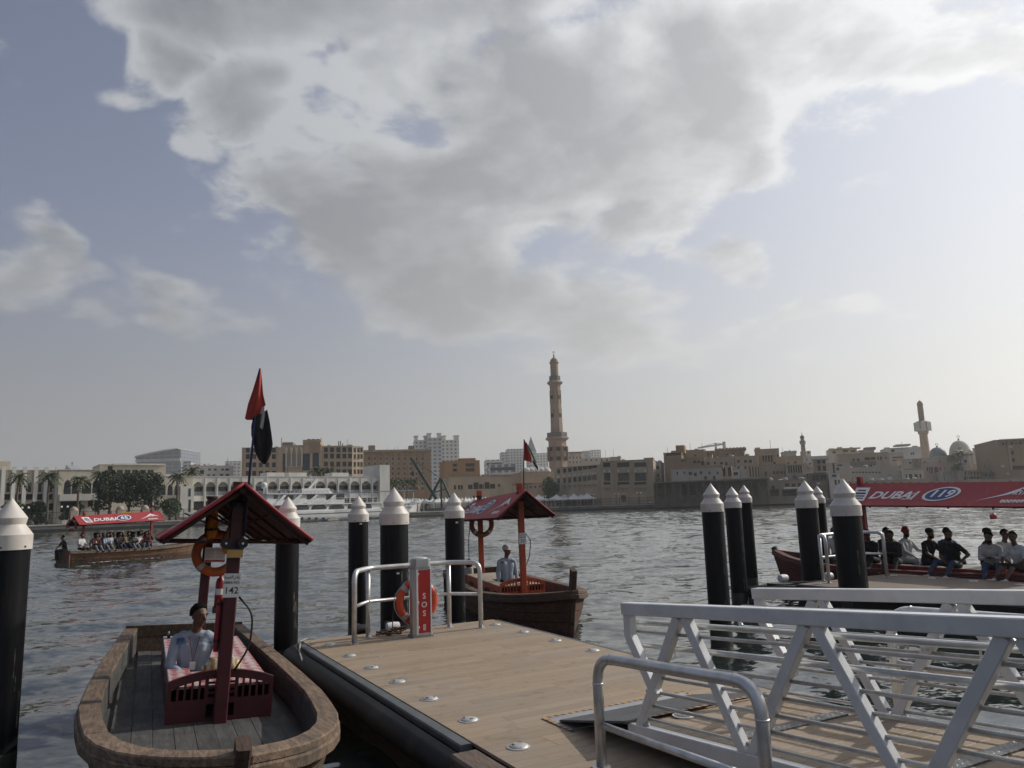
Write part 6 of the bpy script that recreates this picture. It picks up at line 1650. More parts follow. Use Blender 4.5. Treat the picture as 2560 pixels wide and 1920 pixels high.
b_ = Bld(kE, 1280, 1500, 735, 262, yr, 'cream terrace building in front of the great dome', PL['pale'], 12); b_.win([(1330, 760, 1345, 820), (1360, 760, 1380, 820), (1395, 760, 1412, 820)], PL['tan'], .3); b_.wall()
b_ = Bld(kE, 1500, 1625, 725, 258, yr, 'white cube house with three square windows', PL['white'], 10); b_.win([(1520, 782, 1555, 815), (1588, 780, 1618, 812), (1598, 862, 1625, 892)]); b_.wall(); b_.box('dark_cornice', 1345, 718, 1628, 730, PL['dgrey'], -.3, 4)
b_ = Bld(kE, 1620, 1990, 688, 285, yr, 'yellow cream block behind the small dome', PL['cream'], 14); b_.win([(1800, 822, 1830, 840), (1880, 822, 1905, 840)]); b_.wall(); b_.clutter(4, 95)
b_ = Bld(kE, 1640, 1990, 825, 262, yr, 'rose grey house with pale windows below the yellow block', PL['pink'], 10); b_.win([(1760, 860, 1790, 890), (1820, 858, 1850, 888), (1690, 865, 1715, 895)], louvre); b_.wall()
b_ = Bld(kE, 1735, 1830, 632, 330, yr, 'small grey block with aerials behind the small dome', PL['grey'], 10); b_.wall(); b_.clutter(2, 97)
b_ = Bld(kE, 1930, 2330, 545, 232, yr, 'massive brown corner building with arched gallery under the roof', PL['brown'], 24)
aw = [(1955+50*i, 580-3*i, 1985+50*i, 612-3*i) for i in range(6)]; b_.win(aw+[(2062, 675, 2098, 722), (2072, 762, 2108, 805), (2062, 850, 2225, 895)], glass_d); b_.wall()
for w_ in aw: q = b_.rect(*w_); arch_fill(b_, q[0], q[1], q[2], q[3], PL['brown'], .35, .4)
b_.box('eave', 1922, 538, 2330, 552, PL['stone'], -1.2, 2); b_.box('pilaster', 2038, 590, 2056, 900, PL['tan'], -.4, .1)
b_ = Bld(kE, -20, 240, 815, 240, yr, 'grey stepped house with long parapets', PL['grey'], 8); b_.win([(60, 835, 120, 852), (8, 815, 30, 940)], louvre); b_.wall()
b_ = Bld(kE, 175, 640, 868, 246, yr, 'long grey terrace with a flat ribbed parapet', PL['grey'], 10); b_.win([(80+38*i, 918, 106+38*i, 934) for i in range(2, 13)], louvre, .2); b_.wall(); b_.clutter(3, 99)
b_ = Bld(kE, 235, 540, 805, 258, yr, 'dark grey roof terrace behind the long parapet', PL['dgrey'], 8); b_.win([(360+40*i, 835, 385+40*i, 858) for i in range(4)], louvre); b_.wall()
b_ = Bld(kE, 545, 840, 855, 244, yr, 'blank pale grey house side by the lane', PL['grey'], 10); b_.win([(780, 850, 795, 875), (660, 955, 675, 970)], louvre); b_.wall()
b_ = Bld(kE, 830, 1085, 905, 240, yr, 'pale house with four tall shuttered windows', PL['pale'], 9); b_.win([(848, 945, 865, 990), (890, 945, 924, 1005), (955, 945, 988, 1005), (1010, 945, 1030, 990)], louvre); b_.wall(); b_.box('pierced_parapet', 832, 880, 1035, 898, PL['stone'], -.1, .2)
b_ = Bld(kE, 1270, 1500, 915, 246, yr, 'plain pale wall house with the palm in its court', PL['grey'], 10); b_.wall()
b_ = Bld(kE, 1490, 1745, 905, 240, yr, 'grey stone house with a row of small arched openings', PL['stone'], 9); aw = [(1518+37*i, 968, 1548+37*i, 1000) for i in range(6)]; b_.win(aw, louvre); b_.win([(1530+35*i, 918, 1545+35*i, 955) for i in range(6)], louvre, .2); b_.wall()
for w_ in aw: q = b_.rect(*w_); arch_fill(b_, q[0], q[1], q[2], q[3], PL['stone'], .35, .4)
b_ = Bld(kE, 1740, 2330, 925, 238, yr, 'low dark grey waterfront roof row', PL['dgrey'], 9); b_.win([(1760+48*i, 950, 1790+48*i, 968) for i in range(5)], louvre); b_.wall(); b_.clutter(5, 103)
b_ = Bld(kE, -20, 110, 940, 226, yr, 'white arcaded corner house behind the ferry mast', PL['white'], 8); b_.win([(30, 1010, 55, 1070), (70, 1010, 92, 1060), (0, 950, 50, 980)]); b_.wall()
b_ = Bld(kE, 110, 1100, 1020, 228, yr, 'low brown waterfront sheds behind the ferry roof', PL['stone'], 8); b_.grid(200, 1000, 9, 40, (1055,), 30, louvre); b_.wall(); b_.clutter(7, 107)
b_ = Bld(kE, 1090, 2400, 1010, 230, yr, 'long low brown waterfront shed hidden behind the ferry roof', PL['stone'], 8); b_.grid(1150, 2200, 12, 40, (1050,), 30, louvre); b_.wall()

# ------------------------------------------------------------------ minarets and domes
def shaft(o, nm, prof, n, mat, rot=0.0):
    mb = MB(); mb.lathe(prof, n, (0, 0, 0), Matrix.Rotation(rot, 3, 'Z')); return mb.build(nm, mat, o, fix=False)
kM = lambda x, y: (1300+x/4.88, 860+y/4.88)
D = 337
def mz(y, x=430): return at_y(*kM(x, y), D).z-LANDZ
p = at_y(*kM(465, 1450), D); mpx = D/F/4.88
o = thing('minaret', 'great sand minaret with two galleries, eight-sided shafts and small dome', 'minaret', (p.x, D, LANDZ))
r0, r1, r2, r3 = 118*mpx, 75*mpx, 50*mpx, 72*mpx
o8 = R(22.5)
shaft(o, 'base', [(r0*1.03, -1), (r0, mz(1500)), (r0*.97, mz(1200))], 8, PL['minaret'], o8)
shaft(o, 'gallery_floor', [(r0*.97, mz(1200)), (r0*1.0, mz(1180)), (r0*1.25, mz(1165)), (r0*1.28, mz(1150)), (r0*1.1, mz(1140)), (r0*1.1, mz(1135))], 8, PL['minaret'], o8)
shaft(o, 'gallery_rail', [(r0*1.10, mz(1138)), (r0*1.10, mz(1085)), (r0*1.02, mz(1085)), (r0*1.02, mz(1120))], 8, PL['dgrey'], o8)
shaft(o, 'shaft', [(r1*1.06, mz(1120)), (r1*.98, mz(800)), (r1*.92, mz(520))], 8, PL['minaret'], o8)
shaft(o, 'gallery_floor', [(r1*.95, mz(520)), (r1*1.0, mz(500)), (r1*1.35, mz(480)), (r1*1.38, mz(472)), (r1*1.1, mz(455)), (r1*.95, mz(450))], 8, PL['minaret'], o8)
shaft(o, 'gallery_rail', [(r3, mz(458)), (r3, mz(395)), (r3*.94, mz(395)), (r3*.94, mz(445))], 8, PL['dgrey'], o8)
shaft(o, 'lantern', [(r2, mz(450)), (r2*.98, mz(245)), (r2*1.1, mz(240)), (r2*1.22, mz(232)), (r2*1.22, mz(226)), (r2*1.0, mz(222))], 12, PL['minaret'])
mb = MB(); mb.lathe([(r2*1.02, mz(224)), (r2*.98, mz(205)), (r2*.78, mz(186)), (r2*.45, mz(172)), (r2*.18, mz(163)), (.25, mz(150)), (.5, mz(142)), (.2, mz(134)), (.15, mz(118)), (.05, mz(108))], 20); mb.build('dome', PL['brown'], o, auto=40)
mb = MB(); mb.torus(9*mpx, .13, (0, 0, mz(101)), Matrix.Rotation(math.pi/2, 3, 'X'), 14, 6, -math.pi*.25, math.pi*1.25); mb.build('crescent', dark_metal, o)
for k in range(8):
    a = k*math.pi/4
    for nm, rr, ys, w_ in (('slot', r1*.945, ((570, 735), (795, 965)), .35),):
        for s_ in (-.09, .09):
            for y1, y0 in ys:
                mb = MB(); mb.b2(-.12, .12, -w_/2, w_/2, mz(y0), mz(y1)); q = mb.build(nm, PL['brown'], o); q.location = (rr*.93*math.cos(a)-s_*9*math.sin(a), rr*.93*math.sin(a)+s_*9*math.cos(a), 0); q.rotation_euler = (0, 0, a)
    for y0, y1, rr, w_ in ((675, 632, r1*.90, 1.5), (900, 855, r1*.93, 1.5)):
        if k % 2:
            mb = MB(); mb.b2(-.2, .15, -w_/2, w_/2, mz(y0), mz(y1)); q = mb.build('window', louvre, o); q.location = (rr*math.cos(a), rr*math.sin(a), 0); q.rotation_euler = (0, 0, a)
    for y0, y1 in ((1310, 1262), (1425, 1380)):
        mb = MB(); mb.b2(-.2, .2, -1.0, 1.0, mz(y0), mz(y1)); q = mb.build('window', louvre, o); q.location = (r0*.915*math.cos(a), r0*.915*math.sin(a), 0); q.rotation_euler = (0, 0, a)
    for s_ in (-2.3, -1.5, 1.5, 2.3):
        mb = MB(); mb.b2(-.15, .15, -.17, .17, mz(1430), mz(1255)); q = mb.build('slot', PL['brown'], o); q.location = (r0*.915*math.cos(a)-s_*math.sin(a), r0*.915*math.sin(a)+s_*math.cos(a), 0); q.rotation_euler = (0, 0, a)
# right minaret
D = 330; kp = D/F/4.608
def ez(y, x=1040): return at_y(*kE(x, y), D).z-LANDZ
p = at_y(*kE(1078, 700), D); o = thing('minaret', 'slim brown minaret with a white arched gallery box', 'minaret', (p.x, D, LANDZ))
shaft(o, 'shaft', [(52*kp, -1), (48*kp, ez(700)), (43*kp, ez(485))], 8, PL['tan'], o8)
shaft(o, 'corbel', [(43*kp, ez(490)), (55*kp, ez(480)), (55*kp, ez(455)), (60*kp, ez(448)), (70*kp, ez(445))], 8, PL['tan'], o8)
for k in range(8):
    a = k*math.pi/4+o8; c_, s_ = math.cos(a), math.sin(a); rr = 71*kp
    mb = MB(); mb.bar((rr*c_, rr*s_, ez(450)), (rr*c_, rr*s_, ez(350)), 1.0, 1.0); mb.build('gallery_post', PL['white'], o)
    a2 = a+math.pi/8; rr2 = rr*math.cos(math.pi/8)
    for u in (-.5, .5):
        mb = MB(); mb.bar((rr2*math.cos(a2)-u*3.4*math.sin(a2), rr2*math.sin(a2)+u*3.4*math.cos(a2), ez(445)), (rr2*math.cos(a2)-u*3.4*math.sin(a2), rr2*math.sin(a2)+u*3.4*math.cos(a2), ez(352)), .55, .55); mb.build('gallery_bar', PL['white'], o)
shaft(o, 'gallery_sill', [(70*kp, ez(448)), (73*kp, ez(440)), (73*kp, ez(418)), (66*kp, ez(418))], 8, PL['white'], o8)
shaft(o, 'gallery_core', [(38*kp, ez(450)), (38*kp, ez(345))], 8, PL['brown'], o8)
shaft(o, 'gallery_roof', [(66*kp, ez(362)), (74*kp, ez(362)), (82*kp, ez(350)), (50*kp, ez(336)), (33*kp, ez(330))], 8, PL['stone'], o8)
mb = MB(); mb.lathe([(30*kp, ez(332)), (31*kp, ez(230)), (30*kp, ez(160)), (33*kp, ez(148)), (30*kp, ez(128)), (20*kp, ez(110)), (8*kp, ez(102)), (1.5*kp, ez(95)), (1*kp, ez(85))], 14); mb.build('upper_shaft', PL['brown'], o, auto=35)
# small minaret
D = 300; kp = D/F/4.608
def dz_(y, x=1880): return at_y(*kD(x, y), D).z-LANDZ
p = at_y(*kD(1885, 340), D); o = thing('minaret', 'small pale open-lantern minaret above the ochre house', 'minaret', (p.x, D, LANDZ))
shaft(o, 'base', [(36*kp, -1), (36*kp, dz_(318)), (26*kp, dz_(312))], 8, PL['stone'], o8)
for k in range(4):
    a = k*math.pi/2+math.pi/4; mb = MB(); mb.bar((20*kp*math.cos(a), 20*kp*math.sin(a), dz_(315)), (17*kp*math.cos(a), 17*kp*math.sin(a), dz_(235)), 10*kp, 10*kp); mb.build('pillar', PL['stone'], o)
shaft(o, 'core', [(11*kp, dz_(315)), (11*kp, dz_(140))], 8, PL['pink'])
shaft(o, 'gallery', [(22*kp, dz_(240)), (33*kp, dz_(225)), (33*kp, dz_(192)), (28*kp, dz_(192))], 8, PL['stone'], o8)
for k in range(6):
    a = k*math.pi/3; mb = MB(); mb.tube([(18*kp*math.cos(a), 18*kp*math.sin(a), dz_(200)), (18*kp*math.cos(a), 18*kp*math.sin(a), dz_(155))], 3.5*kp, 6); mb.build('pillar', PL['stone'], o)
mb = MB(); mb.lathe([(24*kp, dz_(160)), (23*kp, dz_(148)), (17*kp, dz_(136)), (6*kp, dz_(128)), (2*kp, dz_(120)), (5*kp, dz_(112)), (1*kp, dz_(100)), (.8*kp, dz_(85))], 14); mb.build('dome', PL['dgrey'], o, auto=40)
# domes
def dome_b(x, ybase, ytop, rx, D, label, mat, drum=None):
    p = at_y(*kE(x, ybase), D); kp = D/F/4.608; r = rx*kp; o = thing('dome', label, 'dome', (p.x, D, p.z-1)); h_ = (ybase-ytop)*kp
    mb = MB(); mb.lathe([(r*1.04, -8), (r*1.04, .6), (r, .8)], 28); mb.build('drum', drum or mat, o, auto=40)
    mb = MB(); mb.lathe([(r, .8)]+[(r*math.cos(a)**.85, .8+h_*math.sin(a)) for a in [math.pi/2*i/12 for i in range(1, 12)]]+[(.15, .8+h_*1.02), (.1, .8+h_*1.06)], 28); mb.build('shell', mat, o, auto=60)
    mb = MB(); mb.tube([(0, 0, .8+h_), (0, 0, .8+h_*1.22)], .12, 6); mb.ell((0, 0, .8+h_*1.08), (.35, .35, .35), 8, 6); mb.torus(.5, .09, (0, 0, .8+h_*1.28), Matrix.Rotation(math.pi/2, 3, 'X'), 12, 5, -.8, 3.9); mb.build('finial', dark_metal, o)
    return o
dome_b(1222, 740, 632, 92, 305, 'slate blue-grey dome beside the slim brown minaret', M('slate_dome', (.14, .165, .19), .6, 0, .1, .5))
dome_b(1478, 720, 556, 112, 300, 'largest sand dome with a finial among the old town roofs', PL['pale'])
dome_b(1480, 722, 660, 55, 290, 'half dome set in front of the largest sand dome', PL['cream'])
dome_b(1700, 730, 660, 60, 288, 'small cream dome in front of the yellow block', PL['cream'])
# tower crane on the skyline
D = 700; p = at_y(*kD(875, 290), D); kp = D/F/4.608; o = thing('tower_crane', 'thin grey tower crane on the skyline of the old town', 'crane', (p.x, D, LANDZ)); cg_ = M('crane_grey', (.28, .28, .28), .6)
zt = at_y(*kD(875, 270), D).z-LANDZ
mb = MB(); mb.bar((0, 0, 0), (0, 0, zt+52*kp), 1.6, 1.6); mb.build('mast', cg_, o)
mb = MB(); mb.bar((-205*kp, 0, zt), (100*kp, 0, zt+3), 1.2, 1.5); mb.build('jib', cg_, o)
mb = MB(); mb.tube([(-160*kp, 0, zt+1), (0, 0, zt+50*kp)], .25, 5); mb.tube([(0, 0, zt+50*kp), (95*kp, 0, zt+3)], .25, 5); mb.build('tie_rod', cg_, o)
mb = MB(); mb.b2(85*kp, 108*kp, -2, 2, zt-8, zt+5); mb.build('counterweight', cg_, o)
# ------------------------------------------------------------------ along the far bank
def bank(px, k, y=1285):
    """where the sight line of photo column px crosses the line k metres inland of the bank"""
    d = ray(px, y); m = d.x/d.y; Q = qoff(k)
    for a, c in zip(Q[:-1], Q[1:]):
        fa, fc = a[0]-m*a[1], c[0]-m*c[1]
        if fa*fc <= 0 and max(a[1], c[1]) > 60:
            t_ = fa/(fa-fc); return Vector((a[0]+(c[0]-a[0])*t_, a[1]+(c[1]-a[1])*t_, LANDZ))
    return Vector((m*230, 230, LANDZ))
def bank_yaw(px): return R(40.6) if px < 1385 else R(-20)
# trees
leaf_d = M('dark_leaves', (.030, .048, .020), .7, 0, .5, .8, rand=.1)
leaf_m = M('mid_leaves', (.045, .070, .028), .7, 0, .45, .8)
bark = M('bark', (.10, .075, .055), .9, 0, .3, 3)
def leaf_cloud(blobs, n, size, seed):
    r_ = np.random.default_rng(seed); V, Fc = [], []
    vol = np.array([b_[3]*b_[4]*b_[5] for b_ in blobs]); pr = vol/vol.sum()
    for i in range(n):
        b_ = blobs[r_.choice(len(blobs), p=pr)]
        d = r_.normal(size=3); d /= np.linalg.norm(d); rad = r_.random()**.33*.35+.65 if r_.random() < .75 else r_.random()
        c = np.array(b_[:3])+d*rad*np.array(b_[3:6])
        s = size*(.5+r_.random()); nrm = d*.6+r_.normal(size=3)*.6; nrm /= np.linalg.norm(nrm)
        a = np.cross(nrm, r_.normal(size=3)); a /= np.linalg.norm(a); b2 = np.cross(nrm, a)
        k = len(V); V += [c-a*s-b2*s*.3, c+b2*s*.7-a*s*.1, c+a*s+b2*s*.2, c-b2*s*.6]; Fc.append((k, k+1, k+2, k+3))
    return V, Fc
def tree(px, inland, h, rx, label, seed, low=.22, mat=None, n=1700):
    p = bank(px, inland); o = thing('tree', label, 'tree', p, seed*1.3, 'trees on the far promenade')
    r_ = random.Random(seed)
    mb = MB(); mb.tube([(0, 0, -.2), (.1, 0, h*.25), (0, .15, h*.5)], [.32, .26, .16], 8)
    for k in range(5):
        a = k*1.26+r_.random(); mb.tube([(0, 0, h*(.25+.05*k)), (rx*.35*math.cos(a), rx*.35*math.sin(a), h*(.45+.05*k)), (rx*.6*math.cos(a), rx*.6*math.sin(a), h*(.58+.05*k))], [.15, .1, .05], 6)
    mb.build('trunk', bark, o, smooth=True)
    bl = [(0, 0, h*.66, rx*.7, rx*.7, h*.28)]
    for k in range(9):
        a = k*.7+r_.random(); q = rx*r_.uniform(.35, .75); bl.append((q*math.cos(a), q*math.sin(a), h*r_.uniform(low+.12, .86), rx*r_.uniform(.28, .45), rx*r_.uniform(.28, .45), h*r_.uniform(.10, .17)))
    V, Fc = leaf_cloud(bl, int(n*1.8), .25, seed)
    mb = MB(); mb._add([tuple(v) for v in V], Fc); mb.build('crown', mat or leaf_d, o, fix=False)
    return o
for px, inl, h, rx, lab, sd in ((272, 6, 12.2, 3.6, 'dense dark tree nearest the palms on the promenade', 1), (322, 7, 11.6, 3.4, 'dense dark tree in the middle of three on the promenade', 2), (372, 7, 11.8, 3.7, 'dense dark tree beside the arched pale wing', 3)): tree(px, inl, h, rx, lab, sd)
for px, inl, h, rx, lab, sd in ((92, 7, 5.2, 2.6, 'low round bush before the finned office block', 4), (40, 7, 5.0, 2.6, 'low round bush below the left-hand fins', 5), (180, 8, 4.2, 2.3, 'low bush under the overhanging storey', 6), (425, 8, 5.4, 2.6, 'small bush at the foot of the arched pale wing', 7), (1385, 12, 9.0, 3.2, 'leafy tree at the foot of the great minaret', 8), (1372, 20, 11, 3.0, 'tall leafy tree beside the prayer hall', 9)):
    tree(px, inl, h, rx, lab, sd, .05, leaf_m, 900)
# palms
def palm(p, h, label, seed, rz=0, scale=1.0):
    r_ = random.Random(seed); o = thing('palm_tree', label, 'palm tree', p, r_.random()*6, 'date palms on the far bank')
    mb = MB(); mb.tube([(.1*math.sin(k), 0, h*k/8) for k in range(9)], [.26-.08*k/8+.03*(k % 2) for k in range(9)], 8); mb.build('trunk', M('palm_bark', (.14, .11, .085), .9, 0, .3, 4, .5, 8), o, smooth=True)
    mb = MB()
    for k in range(30):
        a = k*2.4+r_.random()*.4; el = 1.15-1.75*(k/30)+r_.uniform(-.1, .1); ln = scale*r_.uniform(1.9, 2.7)
        px_ = Vector((math.cos(a), math.sin(a), 0)); pts = []
        for i in range(7):
            u = i/6; dr = el-1.5*u*u*.8
            pts.append(Vector((0, 0, h))+px_*(ln*u*math.cos(el*.8)*1.0)+Vector((0, 0, ln*(u*math.sin(el)-.55*u*u))))
        sd = px_.cross(Vector((0, 0, 1)))
        for i in range(6):
            for q in (-1, 1):
                w_ = .42*math.sin(math.pi*(.15+.8*i/6))
                a0, a1 = pts[i], pts[i+1]
                mb._add([a0, a1, a0.lerp(a1, .9)+sd*q*w_+Vector((0, 0, -.22)), a0.lerp(a1, .35)+sd*q*w_*.8+Vector((0, 0, -.2))], [(0, 1, 2, 3)])
    mb.build('crown', M('palm_fronds', (.070, .080, .032), .7, 0, .4, 1.0), o, fix=False)
    return o
def palm_px(k, x, ytop, px_in, label, seed, ybase=None, scale=1.0):
    X, Y = k(x, ytop); p = bank(X, px_in); h_ = at_y(X, Y, p.y).z-LANDZ-.6
    return palm(p, h_, label, seed, scale=scale)
palm_px(kA, 140, 430, 9, 'tall date palm before the slot windows of the finned block', 1)
palm_px(kA, 405, 425, 4, 'date palm with a whitewashed foot beside the finned block', 2)
palm_px(kA, 668, 455, 4, 'date palm with a whitewashed foot before the tall arched windows', 3)
palm_px(kA, 848, 410, 12, 'date palm rising left of the dark trees', 4)
palm_px(kA, 1523, 430, 8, 'slender date palm before the arched pale wing', 5)
palm_px(kA, 1640, 395, 22, 'broad date palm above the arched pale wing', 6, scale=1.5)
for i, x in enumerate((1462, 1520, 1582, 1640)): palm_px(kB, x, 480, 24, '%s date palm in the row before the brown niche hotel' % ORD[i], 10+i)
for i, x in enumerate((790, 830, 905)): palm_px(kB, x, 385, 36, '%s date palm crown showing above the arcade roof from the end tower' % ORD[2-i], 20+i, scale=1.3)
palm(Vector((*at_y(*kE(1485, 800), 246).xy, LANDZ)), at_y(*kE(1485, 705), 246).z-LANDZ, 'tall palm in the court below the largest dome', 30)
palm(Vector((*at_y(*kE(1445, 860), 243).xy, LANDZ)), at_y(*kE(1440, 845), 243).z-LANDZ, 'short leafy palm in the court below the largest dome', 31)
# promenade railing
fm = M('fence_iron', (.035, .04, .042), .6, .3)
def fence(seg, k, z1, label, step=3.0, t0=0.0, t1=1.0):
    Q = qoff(k); a, c = Vector(Q[seg]), Vector(Q[seg+1]); a, c = a.lerp(c, t0), a.lerp(c, t1); d = c-a; ln = d.length; yaw = math.atan2(d.y, d.x)
    o = thing('fence', label, 'fence', (a.x, a.y, LANDZ), yaw)
    pm_ = MB().box((0, 0, z1/2), (.12, .12, z1)).mesh('post', fm)
    for i in range(int(ln/step)+1): link('post', pm_, o, (i*step, 0, 0))
    for z in (.15, z1*.5, z1-.05):
        mb = MB(); mb.b2(0, ln, -.03, .03, z, z+.07); mb.build('rail', fm, o)
    mb = MB()
    for i in range(int(ln/.22)): mb.b2(i*.22, i*.22+.035, -.015, .015, .15, z1-.05)
    q = mb.build('bars', fm, o, fix=False); q['kind'] = 'stuff'
fence(1, 2.4, 2.5, 'dark iron railing along the promenade before the pale buildings', t0=-.08)
fence(2, 2.4, 2.2, 'dark iron railing along the promenade before the sand souk', t1=.62)
for i, px in enumerate((184, 300, 362)):
    p = bank(px, 2.9); o = thing('gate_pillar', ('stout stone pillar in the promenade railing by the palms', 'stone pillar in the promenade railing below the dark trees', 'rose stone pillar in the promenade railing beside the third tree')[i], 'pillar', p, bank_yaw(px))
    mb = MB(); mb.bar((0, 0, 0), (0, 0, 2.7), 1.5, 1.5, Vector((0, 1, 0)), .1); mb.build('pier', PL['pink'], o)
    mb = MB(); mb.lathe([(.8, 2.7), (.8, 2.85), (.7, 3.2), (.35, 3.5), (0, 3.6)], 14); mb.build('cap', PL['pink'], o, auto=40)
p = bank(317, 1.6); o = thing('sign', 'small yellow notice sign on the promenade edge above the under way boat', 'sign', p, bank_yaw(317))
mb = MB(); mb.b2(-1.1, 1.1, -.05, .05, 1.5, 2.2); mb.build('board', M('sign_yellow', (.55, .42, .02), .6), o)
mb = MB(); mb.b2(-1.0, -.92, 0, .06, 0, 1.5); mb.b2(.92, 1.0, 0, .06, 0, 1.5); mb.build('legs', dark_metal, o)
mb = MB(); text_mb(mb, '!', .6, lambda a, c: (a, -.056, 1.85+c)); mb.build('lettering', print_black, o, fix=False)
for i, px in enumerate((62, 160, 1245, 1362, 1422, 1482, 1543, 1600, 1670)):
    p = bank(px, 1.9); o = thing('lamp_post', 'twin-globe lamp post on the far promenade, ' + ('before the finned office block', 'beside the whitewashed palm', 'among the small canopies', 'below the great minaret', 'at the left end of the souk wing', 'before the souk wing', 'before the souk front', 'at the right end of the souk front', 'before the dark arcade')[i], 'lamp post', p, bank_yaw(px), 'twin-globe lamp posts on the far bank')
    mb = MB(); mb.tube([(0, 0, 0), (0, 0, .4), (0, 0, 3.4)], [.14, .09, .06], 8); mb.build('post', dark_metal, o)
    mb = MB(); mb.tube([(-.55, 0, 3.3), (0, 0, 3.15), (.55, 0, 3.3)], .04, 6); mb.build('arm', dark_metal, o)
    for s in (-1, 1):
        mb = MB(); mb.ell((s*.55, 0, 3.55), (.24, .24, .24), 10, 8); mb.build('globe', white_paint, o, smooth=True)
# white peaked canopies
tent_m = M('canopy_white', (.66, .65, .61), .8, 0, .06, .5)
def tent_mesh(w, e, t_):
    mb = MB(); n = 5; P = []
    for j in range(n+1):
        u = j/n; r = (1-u)**1.7; z = e+(t_-e)*u
        P.append([(w/2*r*a, w/2*r*c, z) for a, c in ((-1, -1), (0, -1), (1, -1), (1, 0), (1, 1), (0, 1), (-1, 1), (-1, 0), (-1, -1))])
    mb.grid(P); mb.grid([[(w/2*a, w/2*c, e-.35), (w/2*a, w/2*c, e)] for a, c in ((-1, -1), (1, -1), (1, 1), (-1, 1), (-1, -1))])
    return mb.mesh('canopy', tent_m, True, 30, True), MB().b2(-.05, .05, -.05, .05, 0, e).mesh('pole', white_paint), w
TS, TB = tent_mesh(3.2, 2.5, 4.0), tent_mesh(5.6, 2.4, 4.4)
def tent(px, k, ms, label, grp):
    o = thing('canopy_tent', label, 'tent', bank(px, k), bank_yaw(px), grp); link('canopy', ms[0], o)
    for a in (-1, 1):
        for c in (-1, 1): link('pole', ms[1], o, (ms[2]/2*a*.96, ms[2]/2*c*.96, 0))
for i in range(26): tent(1040+8.3*i, 7+4.2*(i % 3), TS, 'small white peaked canopy %s from the crane towards the minaret' % ORD[i], 'small white canopies by the green crane')
for i, px in enumerate((1318, 1330, 1348, 1385, 1393, 1412, 1437, 1456, 1470)): tent(px, 9+5*(i % 2), TB, 'large white peaked canopy before the souk, %s from the minaret side' % ORD[i], 'large white canopies before the souk')
for i in range(9): tent(995+6*i, 12+3*(i % 2), TS, 'small white canopy behind the yacht bow, %s towards the crane' % ORD[i], 'small white canopies behind the yacht')
# green derrick crane
gm = M('derrick_green', (.035, .075, .045), .6, .1, .3, 2)
p0 = bank(1101, 4.0); o = thing('derrick_crane', 'green lattice derrick crane with long slanting boom on the far quay', 'crane', p0)
def q_(x, y): d = at_y(*kB(x, y), p0.y); return d-p0
for nm, a, c, w_ in (('leg', (1872, 468), (1725, 735), .55), ('leg', (1876, 468), (1882, 740), .5), ('leg', (1880, 470), (1962, 655), .5), ('boom', (1620, 298), (1835, 650), .8), ('brace', (1800, 600), (1915, 560), .3), ('brace', (1700, 745), (1890, 742), .6)):
    mb = MB(); A_, C_ = q_(*a), q_(*c); A_.y = .0 if nm != 'leg' else .0; 
    if nm == 'leg': C_.y = random.uniform(-2, 2)
    mb.bar(A_, C_, w_, w_); mb.build(nm, gm, o)
mb = MB(); mb.tube([q_(1622, 300), q_(1872, 470)], .07, 5); mb.tube([q_(1622, 300), q_(1626, 420)], .06, 5); mb.build('cable', dark_metal, o)
mb = MB(); C_ = q_(1630, 430); mb.box(C_, (.7, .5, 1.2)); mb.build('hook_block', dark_metal, o)
mb = MB(); mb.b2(-4, 10, -1.4, 1.4, 0, .9); mb.build('base', PL['dgrey'], o)

# ------------------------------------------------------------------ white yacht moored on the far side
wa_, wb_ = at_z(*kB(662, 852)), at_z(*kB(1560, 812))
ydir = (wb_-wa_).normalized(); yyaw = math.atan2(ydir.y, ydir.x)
yb = Bld(kB, 345, 1672, 640, 100, 0, 'tmp', None); bpy.data.objects.remove(yb.o)
yb.u = Vector((ydir.x, ydir.y)); yb.p0 = Vector((wa_.x, wa_.y))
yw = M('yacht_white', (.66, .66, .655), .35, 0, .05, .5, coat=.3)
yo = thing('yacht', 'long white three-deck passenger yacht moored along the far quay', 'yacht', (wa_.x, wa_.y, 0), yyaw)
YU = lambda x, y=820: yb.uz(x, y)[0]
YZ = lambda x, y: yb.uz(x, y)[1]+LANDZ
x_s, x_e = YU(345), YU(1640)+6.5
BM = 7.6
# hull: stations along u, bow to the right
st_n = 16; ring = []
zdeck = YZ(900, 755)
for i in range(st_n+1):
    u = i/st_n; x = x_s+(x_e-x_s)*u
    w = BM/2*(1-max(0, (u-.72)/.28)**2.2) if u > .72 else BM/2*(.86+.14*min(1, u/.15))
    zt = zdeck+.2+1.3*max(0, (u-.7)/.3)**1.5; rake = 2.2*max(0, (u-.8)/.2)
    ring.append([(x-rake*.9, BM/2-w*.55, -.6), (x-rake*.6, BM/2-w*.92, .3), (x-rake*.3, BM/2-w, 1.2), (x, BM/2-w*1.0, zt), (x, BM/2+w, zt), (x-rake*.3, BM/2+w, 1.2), (x-rake*.9, BM/2+w*.55, -.6)])
mb = MB(); mb.grid(ring); mb._add(ring[0], [tuple(range(7))]); hull_y = mb.build('hull', yw, yo, auto=40)
mb = MB(); mb.grid([[(r[2][0], r[2][1]-.03, 1.35), (r[3][0], r[3][1]-.03, 1.62)] if False else [(r[3][0], r[3][1]-.035, zdeck-.55), (r[3][0], r[3][1]-.035, zdeck-.38)] for r in ring[:14]]); mb.build('rub_strip', black_paint, hull_y, fix=False)
mb = MB(); mb.grid([[(r[1][0], r[1][1]-.05, -.1), (r[1][0], r[1][1]-.05, .22)] for r in ring[:15]]); mb.build('boot_stripe', black_paint, hull_y, fix=False)
